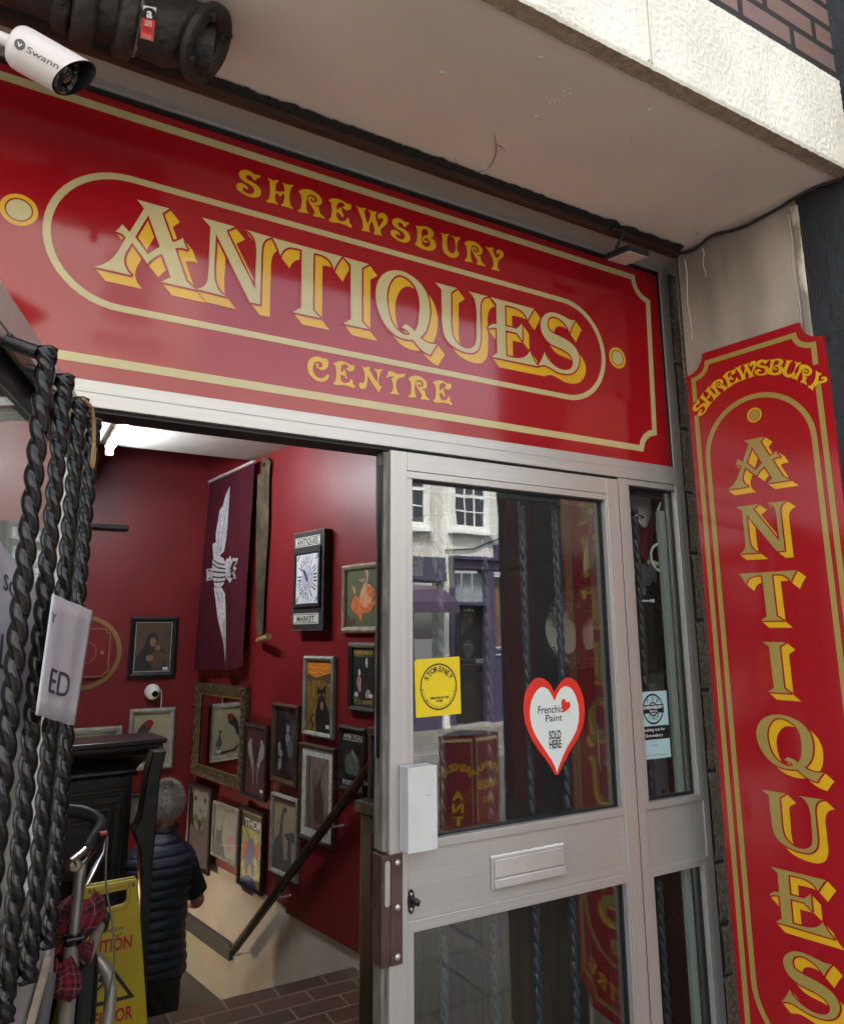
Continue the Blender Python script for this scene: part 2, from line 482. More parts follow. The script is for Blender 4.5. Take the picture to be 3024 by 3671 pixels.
# ================================================================ signs
BIG = {
 'A': ['2074,26094c 2808,26084c 2650,25908c 2931,25233c 3050,25305 3165,25410c 3216,25266 3291,25130c 3166,25138 3000,25086c 3304,24320c 3533,24146c 2738,24154c 2948,24327c 2717,24864c 2539,24722 2407,24531c 2031,24979c 1974,24824 1914,24670 1891,24485 1940,24312 2074,24156c 1277,24162c 1499,24302 1687,24544 1817,24855 1894,25053c 1798,25127 1657,25144c 1726,25246 1784,25373c 1963,25219c 2240,25911c', '2344,25769c 2654,25030c 2527,24909 2401,24764c 2090,25131c'],
 'N': ['3581,26078c 4411,26068c 4195,25899c 4987,24504c 4980,25215 4973,25604 4929,25843 4823,25993 4650,26065c 5377,26041c 5213,25941 5134,25774 5116,25608 5118,25162 5128,24127c 4868,24128c 3943,25742c 3949,25205 3952,24741 4005,24412 4116,24235 4279,24141c 3535,24168c 3702,24254 3794,24412 3814,24637 3809,25167 3803,25891c'],
 'T': ['5381,26038c 7336,26028c 7226,25844 7109,25578c 7022,25771 6852,25896 6685,25922 6518,25903c 6541,24284c 6761,24110c 5997,24114c 6216,24282c 6191,25913c 6000,25917 5842,25892 5722,25804 5609,25590c 5513,25829'],
 'I': ['7384,26028c 8149,26014c 7935,25847c 7948,24272c 8163,24094c 7413,24102c 7624,24267c 7600,25856c'],
 'Q': ['8961,26037 9261,26064 9554,25979 9807,25822 9987,25586 10081,25270 10088,24955 10032,24628 9924,24370 9765,24192c 9922,24098 10112,24062 10326,24101c 10217,23943 10098,23727c 9919,23770 9732,23887 9546,24075c 9258,24042 8975,24098 8734,24257 8534,24517 8413,24812 8361,25143 8380,25377 8467,25650 8667,25894', '9126,25931 9365,25892 9574,25746 9699,25518 9750,25234 9738,24838 9683,24514 9589,24320c 9454,24437 9290,24485c 9173,24358c 9330,24315 9443,24208c 9279,24160 9075,24233 8873,24438 8752,24774 8710,25129 8749,25467 8850,25705 8982,25866'],
 'U': ['10282,25992c 11040,25989c 10824,25811c 10814,25194 10819,24674 10874,24427 11026,24249 11258,24155 11473,24191 11624,24317 11689,24552 11704,24982 11709,25435 11680,25655 11581,25881 11407,25988c 12157,25991c 11990,25914 11892,25766 11851,25549 11852,25137 11846,24747 11830,24479 11747,24230 11572,24076 11323,24038 10990,24093 10728,24219 10578,24406 10517,24690 10496,25124 10495,25817c'],
 'E': ['12235,25988c 13906,25986c 13789,25813 13633,25542c 13532,25713 13312,25835 13066,25865 12771,25841c 12772,25163c 13199,25162c 13405,25380c 13407,24810c 13181,25032c 12767,25026c 12761,24199c 13051,24192 13296,24227 13523,24343 13681,24546c 13784,24319 13969,24084c 12231,24069c 12441,24241c 12436,25023c 12265,25008 12110,24934c 12171,25040 12292,25127 12436,25158c 12445,25819c'],
 'S': ['15598,25967c 15468,25760 15329,25480c 15244,25646 15066,25807 14857,25895 14646,25888 14496,25794 14426,25604 14464,25416 14641,25323 14954,25256 15348,25137 15581,24963 15688,24719 15659,24472 15536,24254 15339,24100 15069,24031 14754,24040 14448,24134 14245,24172 14116,24148 13962,24089c 14098,24293 14261,24632c 14361,24427 14534,24288 14762,24180 15050,24156 15266,24227 15381,24357 15406,24535 15321,24694 15114,24807 14801,24877 14491,24945 14267,25116 14150,25351 14149,25588 14249,25784 14439,25957 14680,26032 14945,26024 15210,25972 15397,25934'],
}
SMALL = {
 'S': ['5006,27684 4924,27607 4851,27520 4812,27536 4779,27592 4709,27624 4649,27604 4620,27556 4653,27492 4792,27454 4948,27388 5029,27281 5026,27163 4961,27073 4840,27022 4674,27019 4521,27069 4413,27133 4388,27207 4421,27292 4509,27332 4600,27325 4678,27268 4704,27202c 4665,27214 4604,27231 4560,27205 4563,27148 4640,27099 4746,27094 4828,27142 4863,27228 4821,27314 4720,27364 4582,27402 4473,27482 4436,27569 4465,27654 4553,27722 4673,27749 4781,27718 4874,27691 4966,27705'],
 'H': ['5168,27716c 5231,27700 5341,27685 5451,27725 5498,27723 5484,27689 5438,27632 5422,27542 5423,27390c 5541,27414 5663,27464c 5654,27583 5628,27660 5570,27709c 5643,27699 5739,27688 5851,27719 5899,27723 5892,27686 5853,27648 5831,27572 5828,27162 5854,27103 5912,27039 5905,27017c 5808,27029 5681,27029 5586,27028 5585,27050 5631,27085 5653,27159 5661,27390c 5621,27377 5583,27323 5553,27280 5516,27302 5480,27341 5427,27332c 5423,27155 5441,27093 5506,27038 5499,27024c 5381,27032 5186,27027 5180,27053 5238,27088 5259,27153 5261,27524 5249,27638 5216,27678'],
 'R': ['6058,27568 6113,27645 6226,27708 6374,27738 6525,27708 6661,27629 6722,27526 6700,27415 6617,27346 6493,27313c 6552,27297 6644,27290 6645,27225 6707,27105 6809,27024 6793,27002c 6659,27014 6484,27013 6479,27037 6521,27067 6523,27119 6454,27236 6351,27376 6324,27462 6363,27532 6429,27552 6496,27534 6522,27481 6490,27437 6448,27449 6459,27484 6430,27499 6392,27454 6416,27400 6499,27395 6573,27445 6580,27517 6528,27587 6428,27607 6338,27565 6299,27480 6300,27120 6318,27057 6382,27016c 6229,27013 6058,27012 6058,27043 6121,27083 6136,27155 6131,27479 6108,27532'],
 'E': ['6924,27585 6991,27659 7109,27710 7247,27722 7387,27685 7492,27656 7571,27677 7594,27608 7573,27530 7495,27467 7408,27462 7338,27502 7328,27544c 7372,27545 7402,27575 7379,27621 7301,27646 7214,27623 7173,27557 7171,27390c 7218,27413 7269,27490 7295,27472 7314,27354 7365,27238 7334,27216 7273,27272 7168,27319c 7171,27154 7224,27091 7328,27083 7431,27135 7499,27234 7525,27224 7544,27107 7624,27007 7607,26979 7467,26997 7260,27009 6936,27006 6932,27031 6989,27074 7004,27139 7003,27487 6979,27559'],
 'W': ['7724,27692c 7809,27665 7916,27665 8041,27691 8033,27652 7988,27603 7998,27543 8091,27241c 8178,27472 8186,27582 8122,27680 8140,27691c 8222,27665 8313,27683 8385,27678 8367,27646 8341,27593 8360,27472 8447,27228c 8552,27421 8579,27519 8551,27547 8505,27534 8487,27492 8442,27497 8410,27559 8431,27638 8514,27695 8624,27705 8708,27648 8732,27547 8690,27407 8571,27264 8499,27153 8508,27067 8554,26990c 8427,26990 8287,26986 8287,27012 8321,27049 8317,27119 8228,27352c 8146,27105 8155,27037 8192,26994c 8048,26992 7924,26992 7924,27023 7959,27055 7962,27114 7829,27528 7783,27621'],
 'B': ['9618,27650c 9686,27633 9803,27652 9960,27694 10117,27683 10226,27621 10254,27517 10214,27430 10124,27386c 10233,27352 10321,27255 10319,27124 10249,27021 10110,26956 9934,26945 9760,26971 9625,27035 9622,27070 9674,27112 9684,27170 9686,27521 9667,27590', '9851,27532 9890,27590 9959,27615 10037,27585 10066,27510 10026,27437 9938,27393 9875,27325 9863,27257 9907,27196 9985,27177 10044,27212 10044,27252 10005,27260 9991,27228 9946,27244 9927,27284 9976,27332 10055,27320 10123,27237 10132,27147 10072,27075 9974,27048 9887,27079 9844,27178 9840,27380'],
 'U': ['10472,27663c 10556,27640 10677,27646 10783,27671 10779,27637 10738,27606 10722,27536 10718,27252 10750,27129 10831,27080 10933,27100 10995,27177 11001,27481 10972,27587 10891,27660 10902,27672c 11024,27640 11169,27671 11179,27636 11116,27580 11088,27505 11082,27200 11124,27155 11106,27075 11012,26978 10889,26942 10728,26964 10598,27051 10554,27188 10554,27507 10525,27612'],
 'Y': ['12104,27652c 12207,27631 12414,27655 12413,27619 12375,27579 12399,27518 12525,27346c 12640,27494 12653,27557 12597,27542 12563,27503 12519,27521 12511,27587 12579,27660 12690,27671 12776,27600 12784,27513 12703,27413 12589,27295 12552,27168 12558,27015 12628,26965 12599,26944c 12468,26943 12310,26951 12311,26980 12372,27015 12386,27086 12380,27260 12308,27396 12204,27543 12130,27610'],
 'C': ['7001,22606 7029,22585 7023,22518 6958,22428 6839,22375 6692,22376 6558,22451 6463,22577 6433,22728 6456,22863 6532,22969 6650,23028 6770,23037 6864,23015 6958,23025 6997,22977 7006,22872 6971,22773 6885,22705 6791,22690 6697,22737 6662,22796 6694,22848 6741,22852 6754,22833 6722,22807 6729,22769 6776,22754 6829,22780 6844,22829 6820,22884 6759,22909 6680,22894 6615,22833 6584,22743 6594,22626 6663,22508 6770,22468 6863,22484 6942,22550 6981,22596'],
 'N': ['7935,23011c 7992,22990 8085,22987 8200,23021 8217,22997 8186,22964 8215,22914 8426,22630c 8425,22842 8403,22920 8337,22998 8351,23014c 8431,22994 8584,23015 8577,22990 8526,22942 8505,22856 8500,22547 8562,22517 8551,22494 8515,22454 8493,22376 8465,22364 8421,22412 8130,22791c 8125,22532 8091,22418 8021,22370 7936,22379 7889,22439 7906,22522 7955,22548 8005,22532 8046,22600 8056,22750 8044,22857 8000,22944'],
 'T': ['8760,22993 8849,23019 8954,22992 9073,22971 9163,22987 9239,23021 9284,23022 9277,22972 9209,22904 9088,22862 9048,22821 9041,22474 9066,22429 9111,22395 9096,22379c 8969,22379 8829,22387 8821,22411 8873,22426 8895,22477 8892,22711 8872,22756 8847,22786 8887,22828 8961,22868c 8865,22872 8776,22843 8720,22802 8695,22815 8724,22869 8746,22948'],
}
TOP_WORD = [('S', 1, 0, 0), ('H', 1, 0, 0), ('R', 1, 0, 0), ('E', 1, 0, 0), ('W', 1, 0, 0), ('S', 0.9837, 0.4508, 0.0403), ('B', 1, 0, 0), ('U', 1, 0, 0), ('R', 0.9941, 0.531, 0.0115), ('Y', 1, 0, 0)]
LOW_WORD = [('C', 1, 0, 0), ('E', 0.9098, 0.0848, -0.2187), ('N', 1, 0, 0), ('T', 1, 0, 0), ('R', 0.9004, 0.3935, -0.1943), ('E', 0.9059, 0.3905, -0.2089)]
SIDE_FIT = {'A': (0.9244, 0.7867, 0.0131, 0.1566), 'N': (0.9324, 0.7961, -0.1784, -0.0798), 'T': (0.9468, 0.7757, -0.3651, -0.2394), 'I': (0.9692, 0.7747, -0.5156, -0.4491), 'Q': (0.9685, 0.7583, -0.6556, -0.6227), 'U': (0.9721, 0.7884, -0.8447, -0.9186), 'E': (0.9432, 0.7754, -0.9942, -1.0980), 'S': (0.9481, 0.7671, -1.1696, -1.2890)}

FASCIA = (-1.3, 1.957, 2.148, 2.855)
fs_ = thing('fascia_sign', 'long red fascia sign with gold and yellow lettering above the shop door', 'sign', (0.3, 0, 2.148))
MB().box(FASCIA[0], FASCIA[1], 0.0, 0.03, FASCIA[2], FASCIA[3]).build('panel', M_red, fs_)
def line_obj(name, path, w, fr, d, parent, mat, closed=False):
    v, f = stroke(path, w, closed); MB().flat(v, f, fr, d).build(name, mat, parent)
top = [(-1.3, 2.825), (1.839, 2.819)]
a1_ = [(1.839 + 0.066 * (1 - math.cos(t)) * 1.05, 2.819 - 0.076 * math.sin(t) * 0.98) for t in [i * math.pi / 20 for i in range(1, 10)]]
path = top + a1_ + [(1.905, 2.742), (1.891, 2.262), (1.865, 2.254), (1.845, 2.24), (1.831, 2.221), (1.824, 2.198), (-1.3, 2.196)]
line_obj('border_line', path, 0.021, fr_front, 0.0008, fs_, M_gold)
loz = arc(0.19, 2.494, 0.1645, 90, 270, 24) + arc(1.512, 2.492, 0.1645, -90, 90, 24)
line_obj('oval_line', loz, 0.0165, fr_front, 0.0008, fs_, M_gold, closed=True)
for cx, cz in ((-0.0305, 2.511), (1.7395, 2.501)):
    mb = MB()
    v, f = stroke(disc(cx, cz, 0.0325), 0.0095, True); mb.flat(v, f, fr_front, 0.0008); mb.build('yellow_ring', M_yel, fs_)
    MB().flat(disc(cx, cz, 0.0245), [tuple(range(32))], fr_front, 0.0008).build('gold_dot', M_gold, fs_)

BIGL = {c: [smooth_loop(parse(s)) for s in v] for c, v in BIG.items()}
SML = {c: [smooth_loop(parse(s), 3) for s in v] for c, v in SMALL.items()}
SHX, SHY = 0.0265, -0.0277
LETTER = {}
for c, loops in BIGL.items():
    LETTER[c] = (sweep(loops, SHX, SHY, 0.12), grow(loops, 0.0052), tess(loops))
sh, ol, fc = MB(), MB(), MB()
for i, c in enumerate('ANTIQUES'):
    (sv_, sf), (gv, gf), (tv, tf) = LETTER[c]
    sh.flat(sv_, sf, fr_front, 0.0008 + i * 0.00004); ol.flat(gv, gf, fr_front, 0.0014 + i * 0.00004); fc.flat(tv, tf, fr_front, 0.0021)
sh.build('letter_shade', M_yel, fs_); ol.build('letter_outline', M_red, fs_); fc.build('lettering', M_gold, fs_)
for word in (TOP_WORD, LOW_WORD):
    mb = MB(); mo = MB()
    for ch, sc, dx, dz in word:
        v, f = tess(SML[ch]); mb.flat([(x * sc + dx, z * sc + dz) for x, z in v], f, fr_front, 0.0012)
    mb.build('lettering', M_yel, fs_)

ps = thing('pier_sign', 'tall red board sign with gold letters running down the pier right of the door', 'sign', (2.05, 0, 0.215))
s0, s1, z0, z1, nr = 0.018, 0.484, 0.215, 2.549, 0.066
outl = arc(s0, z1, nr, -90, 0, 8) + arc(s1, z1, nr, 180, 270, 8) + arc(s1, z0, nr, 90, 180, 8) + arc(s0, z0, nr, 0, 90, 8)
MB().prism(outl, fr_pier, -0.012, 0.0).build('panel', M_red, ps)
def bl(a, zt=None):
    return a
L0, L1_, T0, B0 = 0.044, 0.4535, 2.511, 0.253
tp = [(L0, 2.382), (L0, 2.464)] + [(L0 + 0.055 * math.sin(t), 2.511 - 0.047 * math.cos(t)) for t in [i * math.pi / 16 for i in range(1, 8)]] + [(0.099, T0), (0.399, T0)] + [(L1_ - 0.0545 * math.cos(t), 2.511 - 0.047 * math.sin(t)) for t in [i * math.pi / 16 for i in range(1, 8)]] + [(L1_, 2.464), (L1_, 2.398)]
line_obj('border_line', tp, 0.0165, fr_pier, 0.0008, ps, M_gold2)
bp_ = [(L0, 2.335), (L0, 0.335)] + arc(L0 - 0.002, B0, 0.075, 88, 4, 8) + arc(L1_ + 0.002, B0, 0.075, 176, 92, 8) + [(L1_, 0.335), (L1_, 2.345)]
line_obj('border_line', bp_, 0.0165, fr_pier, 0.0008, ps, M_gold2)
CS = 0.2492
lz2 = arc(CS, 2.174, 0.1755, 180, 0, 24) + arc(CS, 0.589, 0.1755, 0, -180, 24)
line_obj('arch_line', lz2, 0.0165, fr_pier, 0.0008, ps, M_gold2, closed=True)
for zc in (2.287, 0.476):
    v, f = stroke(disc(0.2475, zc, 0.0215), 0.006, True); MB().flat(v, f, fr_pier, 0.0008).build('yellow_ring', M_yel, ps)
    MB().flat(disc(0.2475, zc, 0.0165), [tuple(range(32))], fr_pier, 0.0008).build('gold_dot', M_gold2, ps)
sh, ol, fc = MB(), MB(), MB()
for i, c in enumerate('ANTIQUES'):
    sx, sz, tx, tz = SIDE_FIT[c]
    g = lambda pts: [(x * sx + tx, z * sz + tz) for x, z in pts]
    (sv_, sf), (gv, gf), (tv, tf) = LETTER[c]
    sh.flat(g(sv_), sf, fr_pier, 0.0008); ol.flat(g(gv), gf, fr_pier, 0.0014); fc.flat(g(tv), tf, fr_pier, 0.0021)
sh.build('letter_shade', M_yel, ps); ol.build('letter_outline', M_red, ps); fc.build('lettering', M_gold2, ps)
def arch_word(word, cx, cz, r, a0, a1, scale, inside):
    ws = []
    for ch in word:
        xs = [p[0] for lp in SML[ch] for p in lp]; ws.append((min(xs), max(xs)))
    tot = sum(b - a for a, b in ws); gap = tot * 0.24 / (len(word) - 1); full = tot + gap * (len(word) - 1)
    mb = MB(); pos = 0
    for ch, (xa, xb) in zip(word, ws):
        zs = [p[1] for lp in SML[ch] for p in lp]; zb = min(zs); hh = max(zs) - zb
        mid = (pos + (xb - xa) / 2) / full; a = R(lerp(a0, a1, mid)); pos += xb - xa + gap
        rot = a + math.pi / 2 if inside else a - math.pi / 2
        v, f = tess(SML[ch]); out = []
        k_ = scale / hh
        for x, z in v:
            X = (x - (xa + xb) / 2) * k_ * 1.02; Z = (z - zb) * k_
            out.append((cx + r * math.cos(a) + X * math.cos(rot) - Z * math.sin(rot), cz + r * math.sin(a) + X * math.sin(rot) + Z * math.cos(rot)))
        mb.flat(out, f, fr_pier, 0.0016)
    return mb
arch_word('SHREWSBURY', CS, 2.183, 0.2300, 141, 35, 0.054, False).build('lettering', M_yel, ps)
arch_word('CENTRE', CS, 0.58, 0.288, 230, 310, 0.053, True).build('lettering', M_yel, ps)

# ================================================================ the building round the shopfront
bld = thing('shop_building', 'shop building with white roughcast beam, pale soffit and red stairwell walls around the glass entrance', 'building', (0.5, 0, 0))
M_soffit = pbr('soffit_plaster', (0.74, 0.68, 0.63), 0.75, var=0.10, vscale=2.5, bump=0.12, bscale=22, lo=0.3, hi=0.7)
sof = MB()
# the soffit as a fine sheet with slight unevenness, with a thickness above
nx, ny = 120, 24
vs = []; fsx = []
for j in range(ny + 1):
    for i in range(nx + 1):
        x = lerp(-2.0, 2.26, i / nx); y = lerp(-0.581, -0.02, j / ny)
        vs.append((x, y, 2.97 + 0.002 * noise.noise(Vector((x * 5, y * 5, 0))) + 0.0012 * noise.noise(Vector((x * 23, y * 23, 3)))))
for j in range(ny):
    for i in range(nx):
        a = j * (nx + 1) + i; fsx.append((a, a + nx + 1, a + nx + 2, a + 1))
sof.add(vs, fsx)
overhang(sof.build('soffit', M_soffit, bld, smooth='all'))
overhang(MB().box(-2.0, 2.26, -0.57, 0.2, 2.985, 3.1).build('soffit_slab', pbr('slab', (0.4, 0.38, 0.35), 0.9), bld))
# hairline cracks and blisters in the plaster
crk = MB()
CR_PTS = [(((1.0893, -0.2283, 2.9668), (1.1166, -0.1959, 2.9668), (1.1309, -0.1794, 2.9668), (1.151, -0.1465, 2.9668), (1.162, -0.1162, 2.9668), (1.169, -0.0811, 2.9668)), ((1.1209, -0.1898, 2.9668), (1.1406, -0.1886, 2.9668), (1.1657, -0.1777, 2.9668)), ((1.169, -0.0811, 2.9668), (1.1541, -0.0576, 2.9668), (1.1311, -0.0391, 2.9668), (1.1039, -0.0403, 2.9668), (1.0753, -0.058, 2.9668), (1.0487, -0.0824, 2.9668)), ((1.9868, -0.161, 2.9668), (2.0123, -0.1426, 2.9668), (2.0333, -0.1397, 2.9668)))]
CR_PTS = CR_PTS[0] if len(CR_PTS) == 1 else CR_PTS
for pts in CR_PTS:
    n_ = len(pts)
    crk.tube(pts, [0.0012 if 0 < i < n_ - 1 else 0.0003 for i in range(n_)], 6)
overhang(crk.build('crack', pbr('crack_dark', (0.10, 0.075, 0.06), 0.9), bld))
bls = MB()
for c_ in ((1.1608, -0.3952, 2.969), (1.1661, -0.4375, 2.969), (1.4425, -0.4006, 2.969), (1.4093, -0.5037, 2.969), (1.0268, -0.5014, 2.969), (0.8515, -0.352, 2.969), (1.1581, -0.3355, 2.969)):
    for t_ in range(3):
        r_ = random.uniform(0.003, 0.008); q_ = (c_[0] + random.uniform(-.012, .012), c_[1] + random.uniform(-.008, .008), c_[2])
        bls.lathe([(0.0005, -0.002), (r_ * 0.6, -0.0018), (r_, 0.0), (r_ * 1.1, 0.003)], q_, 'Z', 10)
overhang(bls.build('plaster_blister', M_soffit, bld, smooth='all'))

# roughcast beam: real relief on the part that shows
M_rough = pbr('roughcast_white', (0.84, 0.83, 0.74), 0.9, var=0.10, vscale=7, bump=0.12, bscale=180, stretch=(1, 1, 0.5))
def relief(x, z):
    n1 = noise.noise(Vector((x * 95, z * 120 + x * 30, 1.3))); n2 = noise.noise(Vector((x * 210, z * 210, 7.7)))
    return 0.0030 * max(-0.3, n1) + 0.0015 * n2
bm_ = MB(); vs = []; fsx = []
nx, nz = 500, 92
for j in range(nz + 1):
    for i in range(nx + 1):
        x = lerp(0.62, 2.128, i / nx); z = lerp(2.962, 3.285, j / nz)
        e = min(1, min(j, nz - j) / 3)
        vs.append((x, -0.622 - relief(x, z) * (0.4 + 0.6 * e) + (0.006 * (1 - e)), z + (0.002 * noise.noise(Vector((x * 40, 0, 2))) if j in (0, nz) else 0)))
for j in range(nz):
    for i in range(nx):
        a = j * (nx + 1) + i; fsx.append((a, a + 1, a + nx + 2, a + nx + 1))
bm_.add(vs, fsx); bm_.box(-2.0, 0.62, -0.62, -0.585, 2.962, 3.285); bm_.box(0.62, 2.125, -0.612, -0.5, 2.985, 3.283)
overhang(bm_.build('roughcast_beam', M_rough, bld, smooth='all'))
bs = MB(); vs = []; fsx = []
nx, ny = 300, 10
for j in range(ny + 1):
    for i in range(nx + 1):
        x = lerp(0.5, 2.13, i / nx); y = lerp(-0.619, -0.578, j / ny)
        vs.append((x, y + (0.002 * noise.noise(Vector((x * 60, 4, 0))) if j in (0, ny) else 0) + (0.003 * noise.noise(Vector((x * 14, 9, 0))) if j == ny else 0), 2.961 + 0.0018 * noise.noise(Vector((x * 90, y * 90, 0)))))
for j in range(ny):
    for i in range(nx):
        a = j * (nx + 1) + i; fsx.append((a, a + nx + 1, a + nx + 2, a + 1))
bs.add(vs, fsx)
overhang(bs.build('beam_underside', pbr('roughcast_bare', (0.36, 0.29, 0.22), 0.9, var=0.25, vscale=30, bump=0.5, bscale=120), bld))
overhang(MB().box(1.268, 1.273, -0.629, -0.618, 2.975, 3.28).box(1.28, 1.284, -0.628, -0.618, 2.972, 3.28).build('beam_joint', M_rough, bld))
overhang(MB().box(-2.0, 2.8, -0.604, -0.4, 3.287, 6.5).build('brick_wall', brick_mat('brown_brick', (0.20, 0.115, 0.095), (0.25, 0.15, 0.125), (0.028, 0.025, 0.026), 0.225, 0.078, 0.011, bump=0.8, var=0.4), bld))
# timber strip and ragged mortar under the soffit
overhang(MB().box(-2.0, 2.045, -0.035, -0.012, 2.938, 2.969).build('timber_strip', pbr('stained_timber', (0.055, 0.022, 0.013), 0.6, var=0.5, vscale=12, stretch=(0.4, 4, 4), bump=0.3), bld))
mo = MB(); vs = []; fsx = []
n_ = 420
for i in range(n_ + 1):
    x = lerp(-2.0, 2.05, i / n_); h = 0.011 + 0.006 * noise.noise(Vector((x * 16, 0, 0))) + 0.004 * noise.noise(Vector((x * 70, 0, 5))); w = 0.010 + 0.012 * (0.5 + noise.noise(Vector((x * 22, 3, 0)))) + 0.005 * noise.noise(Vector((x * 90, 3, 0)))
    vs += [(x, -0.033, 2.969 - h), (x, -0.040, 2.970 - h), (x, -0.042 - max(0.002, w), 2.9665), (x, -0.033, 2.972)]
for i in range(n_):
    for j in range(3):
        a = i * 4 + j; fsx.append((a, a + 1, a + 5, a + 4))
mo.add(vs, fsx); overhang(mo.build('mortar_line', pbr('sooty_mortar', (0.018, 0.015, 0.014), 0.95, bump=0.6, bscale=150), bld))

# concrete pier with its strip of rubble stone, both splayed out from the frame
M_conc = pbr('stained_concrete', (0.36, 0.325, 0.27), 0.85, var=0.45, vscale=5, stretch=(1, 1, 0.35), bump=0.25, bscale=60, lo=0.3, hi=0.75)
pier = MB(); vs = []; fsx = []
pier.box(0.012, 0.443, -0.10, -0.016, -0.2, 2.975, fr_pier_box := (lambda a, d, z: fr_pier(a, z, d)))
pier.build('concrete_pier', M_conc, bld)
MB().box(0.425, 0.452, -0.1, -0.009, -0.2, 2.95, fr_pier_box).build('pier_edge', pbr('flaking_paint', (0.52, 0.47, 0.38), 0.8, var=0.5, vscale=14, stretch=(1, 1, 0.4), lo=0.45, hi=0.55), bld, bevel=0.006)
drp = MB()
for (a_, zt, zb) in ((0.040, 2.93, 2.62), (0.112, 2.945, 2.83), (0.417, 2.93, 2.55), (0.422, 2.86, 2.60)):
    pts = [fr_pier(a_ + 0.004 * math.sin(t * 9), lerp(zt, zb, t), -0.0155) for t in [i / 8 for i in range(9)]]
    drp.tube(pts, [0.0022 - 0.0012 * i / 8 for i in range(9)], 6)
drp.build('paint_drip', pbr('old_white_paint', (0.62, 0.58, 0.5), 0.7), bld)
stn = MB(); zz = 0.0; rr = random.Random(3)
while zz < 2.55:
    h = rr.uniform(0.14, 0.27); w0 = rr.uniform(-0.004, 0.004)
    m0 = len(stn.v)
    nxs, nzs = 7, max(6, int(h / 0.012))
    vs = []; fsx = []
    for j in range(nzs + 1):
        for i in range(nxs + 1):
            a = lerp(2.0195, 2.11, i / nxs); z = zz + 0.006 + (h - 0.012) * j / nzs
            ed = min(j, nzs - j); cur = 0.006 * (1 if ed == 0 else 0.3 if ed == 1 else 0)
            d = -0.006 - cur + w0 + 0.002 * noise.noise(Vector((a * 30, z * 30, 4))) + 0.002 * noise.noise(Vector((a * 160, z * 160, 9)))
            vs.append((a, -0.012 - d, z))
    for j in range(nzs):
        for i in range(nxs):
            q = j * (nxs + 1) + i; fsx.append((q, q + 1, q + nxs + 2, q + nxs + 1))
    stn.add(vs, fsx); zz += h
stn.build('rubble_stone', pbr('pebbly_stone', (0.36, 0.29, 0.215), 0.95, var=0.5, vscale=90, bump=0.7, bscale=200, col2=(0.19, 0.15, 0.115)), bld)
MB().box(2.019, 2.25, 0.012, 0.10, 0, 2.97).build('mortar_joint', pbr('dark_mortar', (0.05, 0.042, 0.036), 0.95, bump=0.5), bld)

MB().add([(1.925, -0.112, -0.1), (2.07, 0.0, -0.1), (2.07, 0.0, 3.0), (1.925, -0.112, 3.0), (2.2, -0.112, -0.1), (2.2, -0.112, 3.0)], [(0, 1, 2, 3), (0, 3, 5, 4)]).build('pier_return', MATS['pebbly_stone'], bld)
nb = thing('neighbour_building', 'black painted rendered wall of the next building at the right edge', 'building', (2.3, -0.9, 0))
blk = MB(); vs = []; fsx = []
nx, nz = 90, 300
for j in range(nz + 1):
    for i in range(nx + 1):
        a = lerp(0.448, 1.1, i / nx); z = lerp(-0.2, 4.2, j / nz)
        d = -0.012 + 0.0018 * noise.noise(Vector((a * 45, z * 45, 0))) + 0.0012 * noise.noise(Vector((a * 120, z * 120, 2)))
        if abs(z - 2.47 - 0.01 * noise.noise(Vector((a * 9, 1, 1)))) < 0.008: d -= 0.008
        if abs(z - 1.9) < 0.007: d -= 0.006
        vs.append(fr_pier(a, z, d))
for j in range(nz):
    for i in range(nx):
        q = j * (nx + 1) + i; fsx.append((q, q + 1, q + nx + 2, q + nx + 1))
blk.add(vs, fsx); blk.box(0.45, 1.1, -0.4, -0.03, -0.2, 6.5, fr_pier_box)
blk.build('wall', pbr('black_masonry_paint', (0.013, 0.016, 0.021), 0.6, var=0.35, vscale=5, bump=0.25, bscale=160), nb, smooth='all')

# ---- the room behind
M_rw = pbr('red_wall_paint', (0.175, 0.010, 0.013), 0.42, var=0.10, vscale=3, bump=0.06, bscale=70)
M_cream = pbr('cream_wall_paint', (0.55, 0.51, 0.42), 0.6, var=0.12, vscale=4, bump=0.08, bscale=60)
MB().box(-2.6, 1.40, WALL_Y, WALL_Y + 0.15, -0.30, 4.6).build('back_wall', M_rw, bld)
MB().box(-2.6, 1.40, WALL_Y + 0.004, WALL_Y + 0.15, -2.6, -0.30).build('lower_back_wall', M_cream, bld)
sw = MB(); fb = lambda a, d, z: fr_side(a, z, d)
KA, KB = -2.60609, -3.01211      # two shallow returns in the side wall
sw.box(-4.02, KB, -0.2, 0.0, 0.125, 4.6, fb); sw.box(KB, KA, -0.2, 0.012, 0.115, 2.79, fb); sw.box(KA, -0.85, -0.2, 0.024, 0.09, 2.79, fb)
sw.build('side_wall', M_rw, bld)
lw_ = MB(); lw_.box(-4.02, -3.27, -0.25, -0.012, -2.6, 0.125, fb); lw_.box(-3.27, -0.85, -0.2, 0.004, -2.6, 0.09, fb); lw_.box(-3.27, KA, -0.2, 0.004, 0.09, 0.115, fb)
lw_.build('lower_side_wall', M_cream, bld)
MB().box(-4.02, -3.262, -0.012, 0.028, -0.345, -0.262, fb).build('dado_band', pbr('grey_band', (0.06, 0.06, 0.058), 0.5), bld)
MB().box(-2.6, 2.3, 0.15, 3.225, 2.785, 3.0).build('ceiling', pbr('ceiling_paint', (0.60, 0.57, 0.53), 0.8, var=0.08, vscale=3, bump=0.1, bscale=40), bld)
MB().box(-2.75, -2.6, 0.0, 4.1, -2.6, 4.6).build('left_wall', M_rw, bld)
MB().box(-2.6, 2.4, 3.226, 4.1, 4.6, 4.75).build('stairwell_ceiling', MATS['ceiling_paint'], bld)
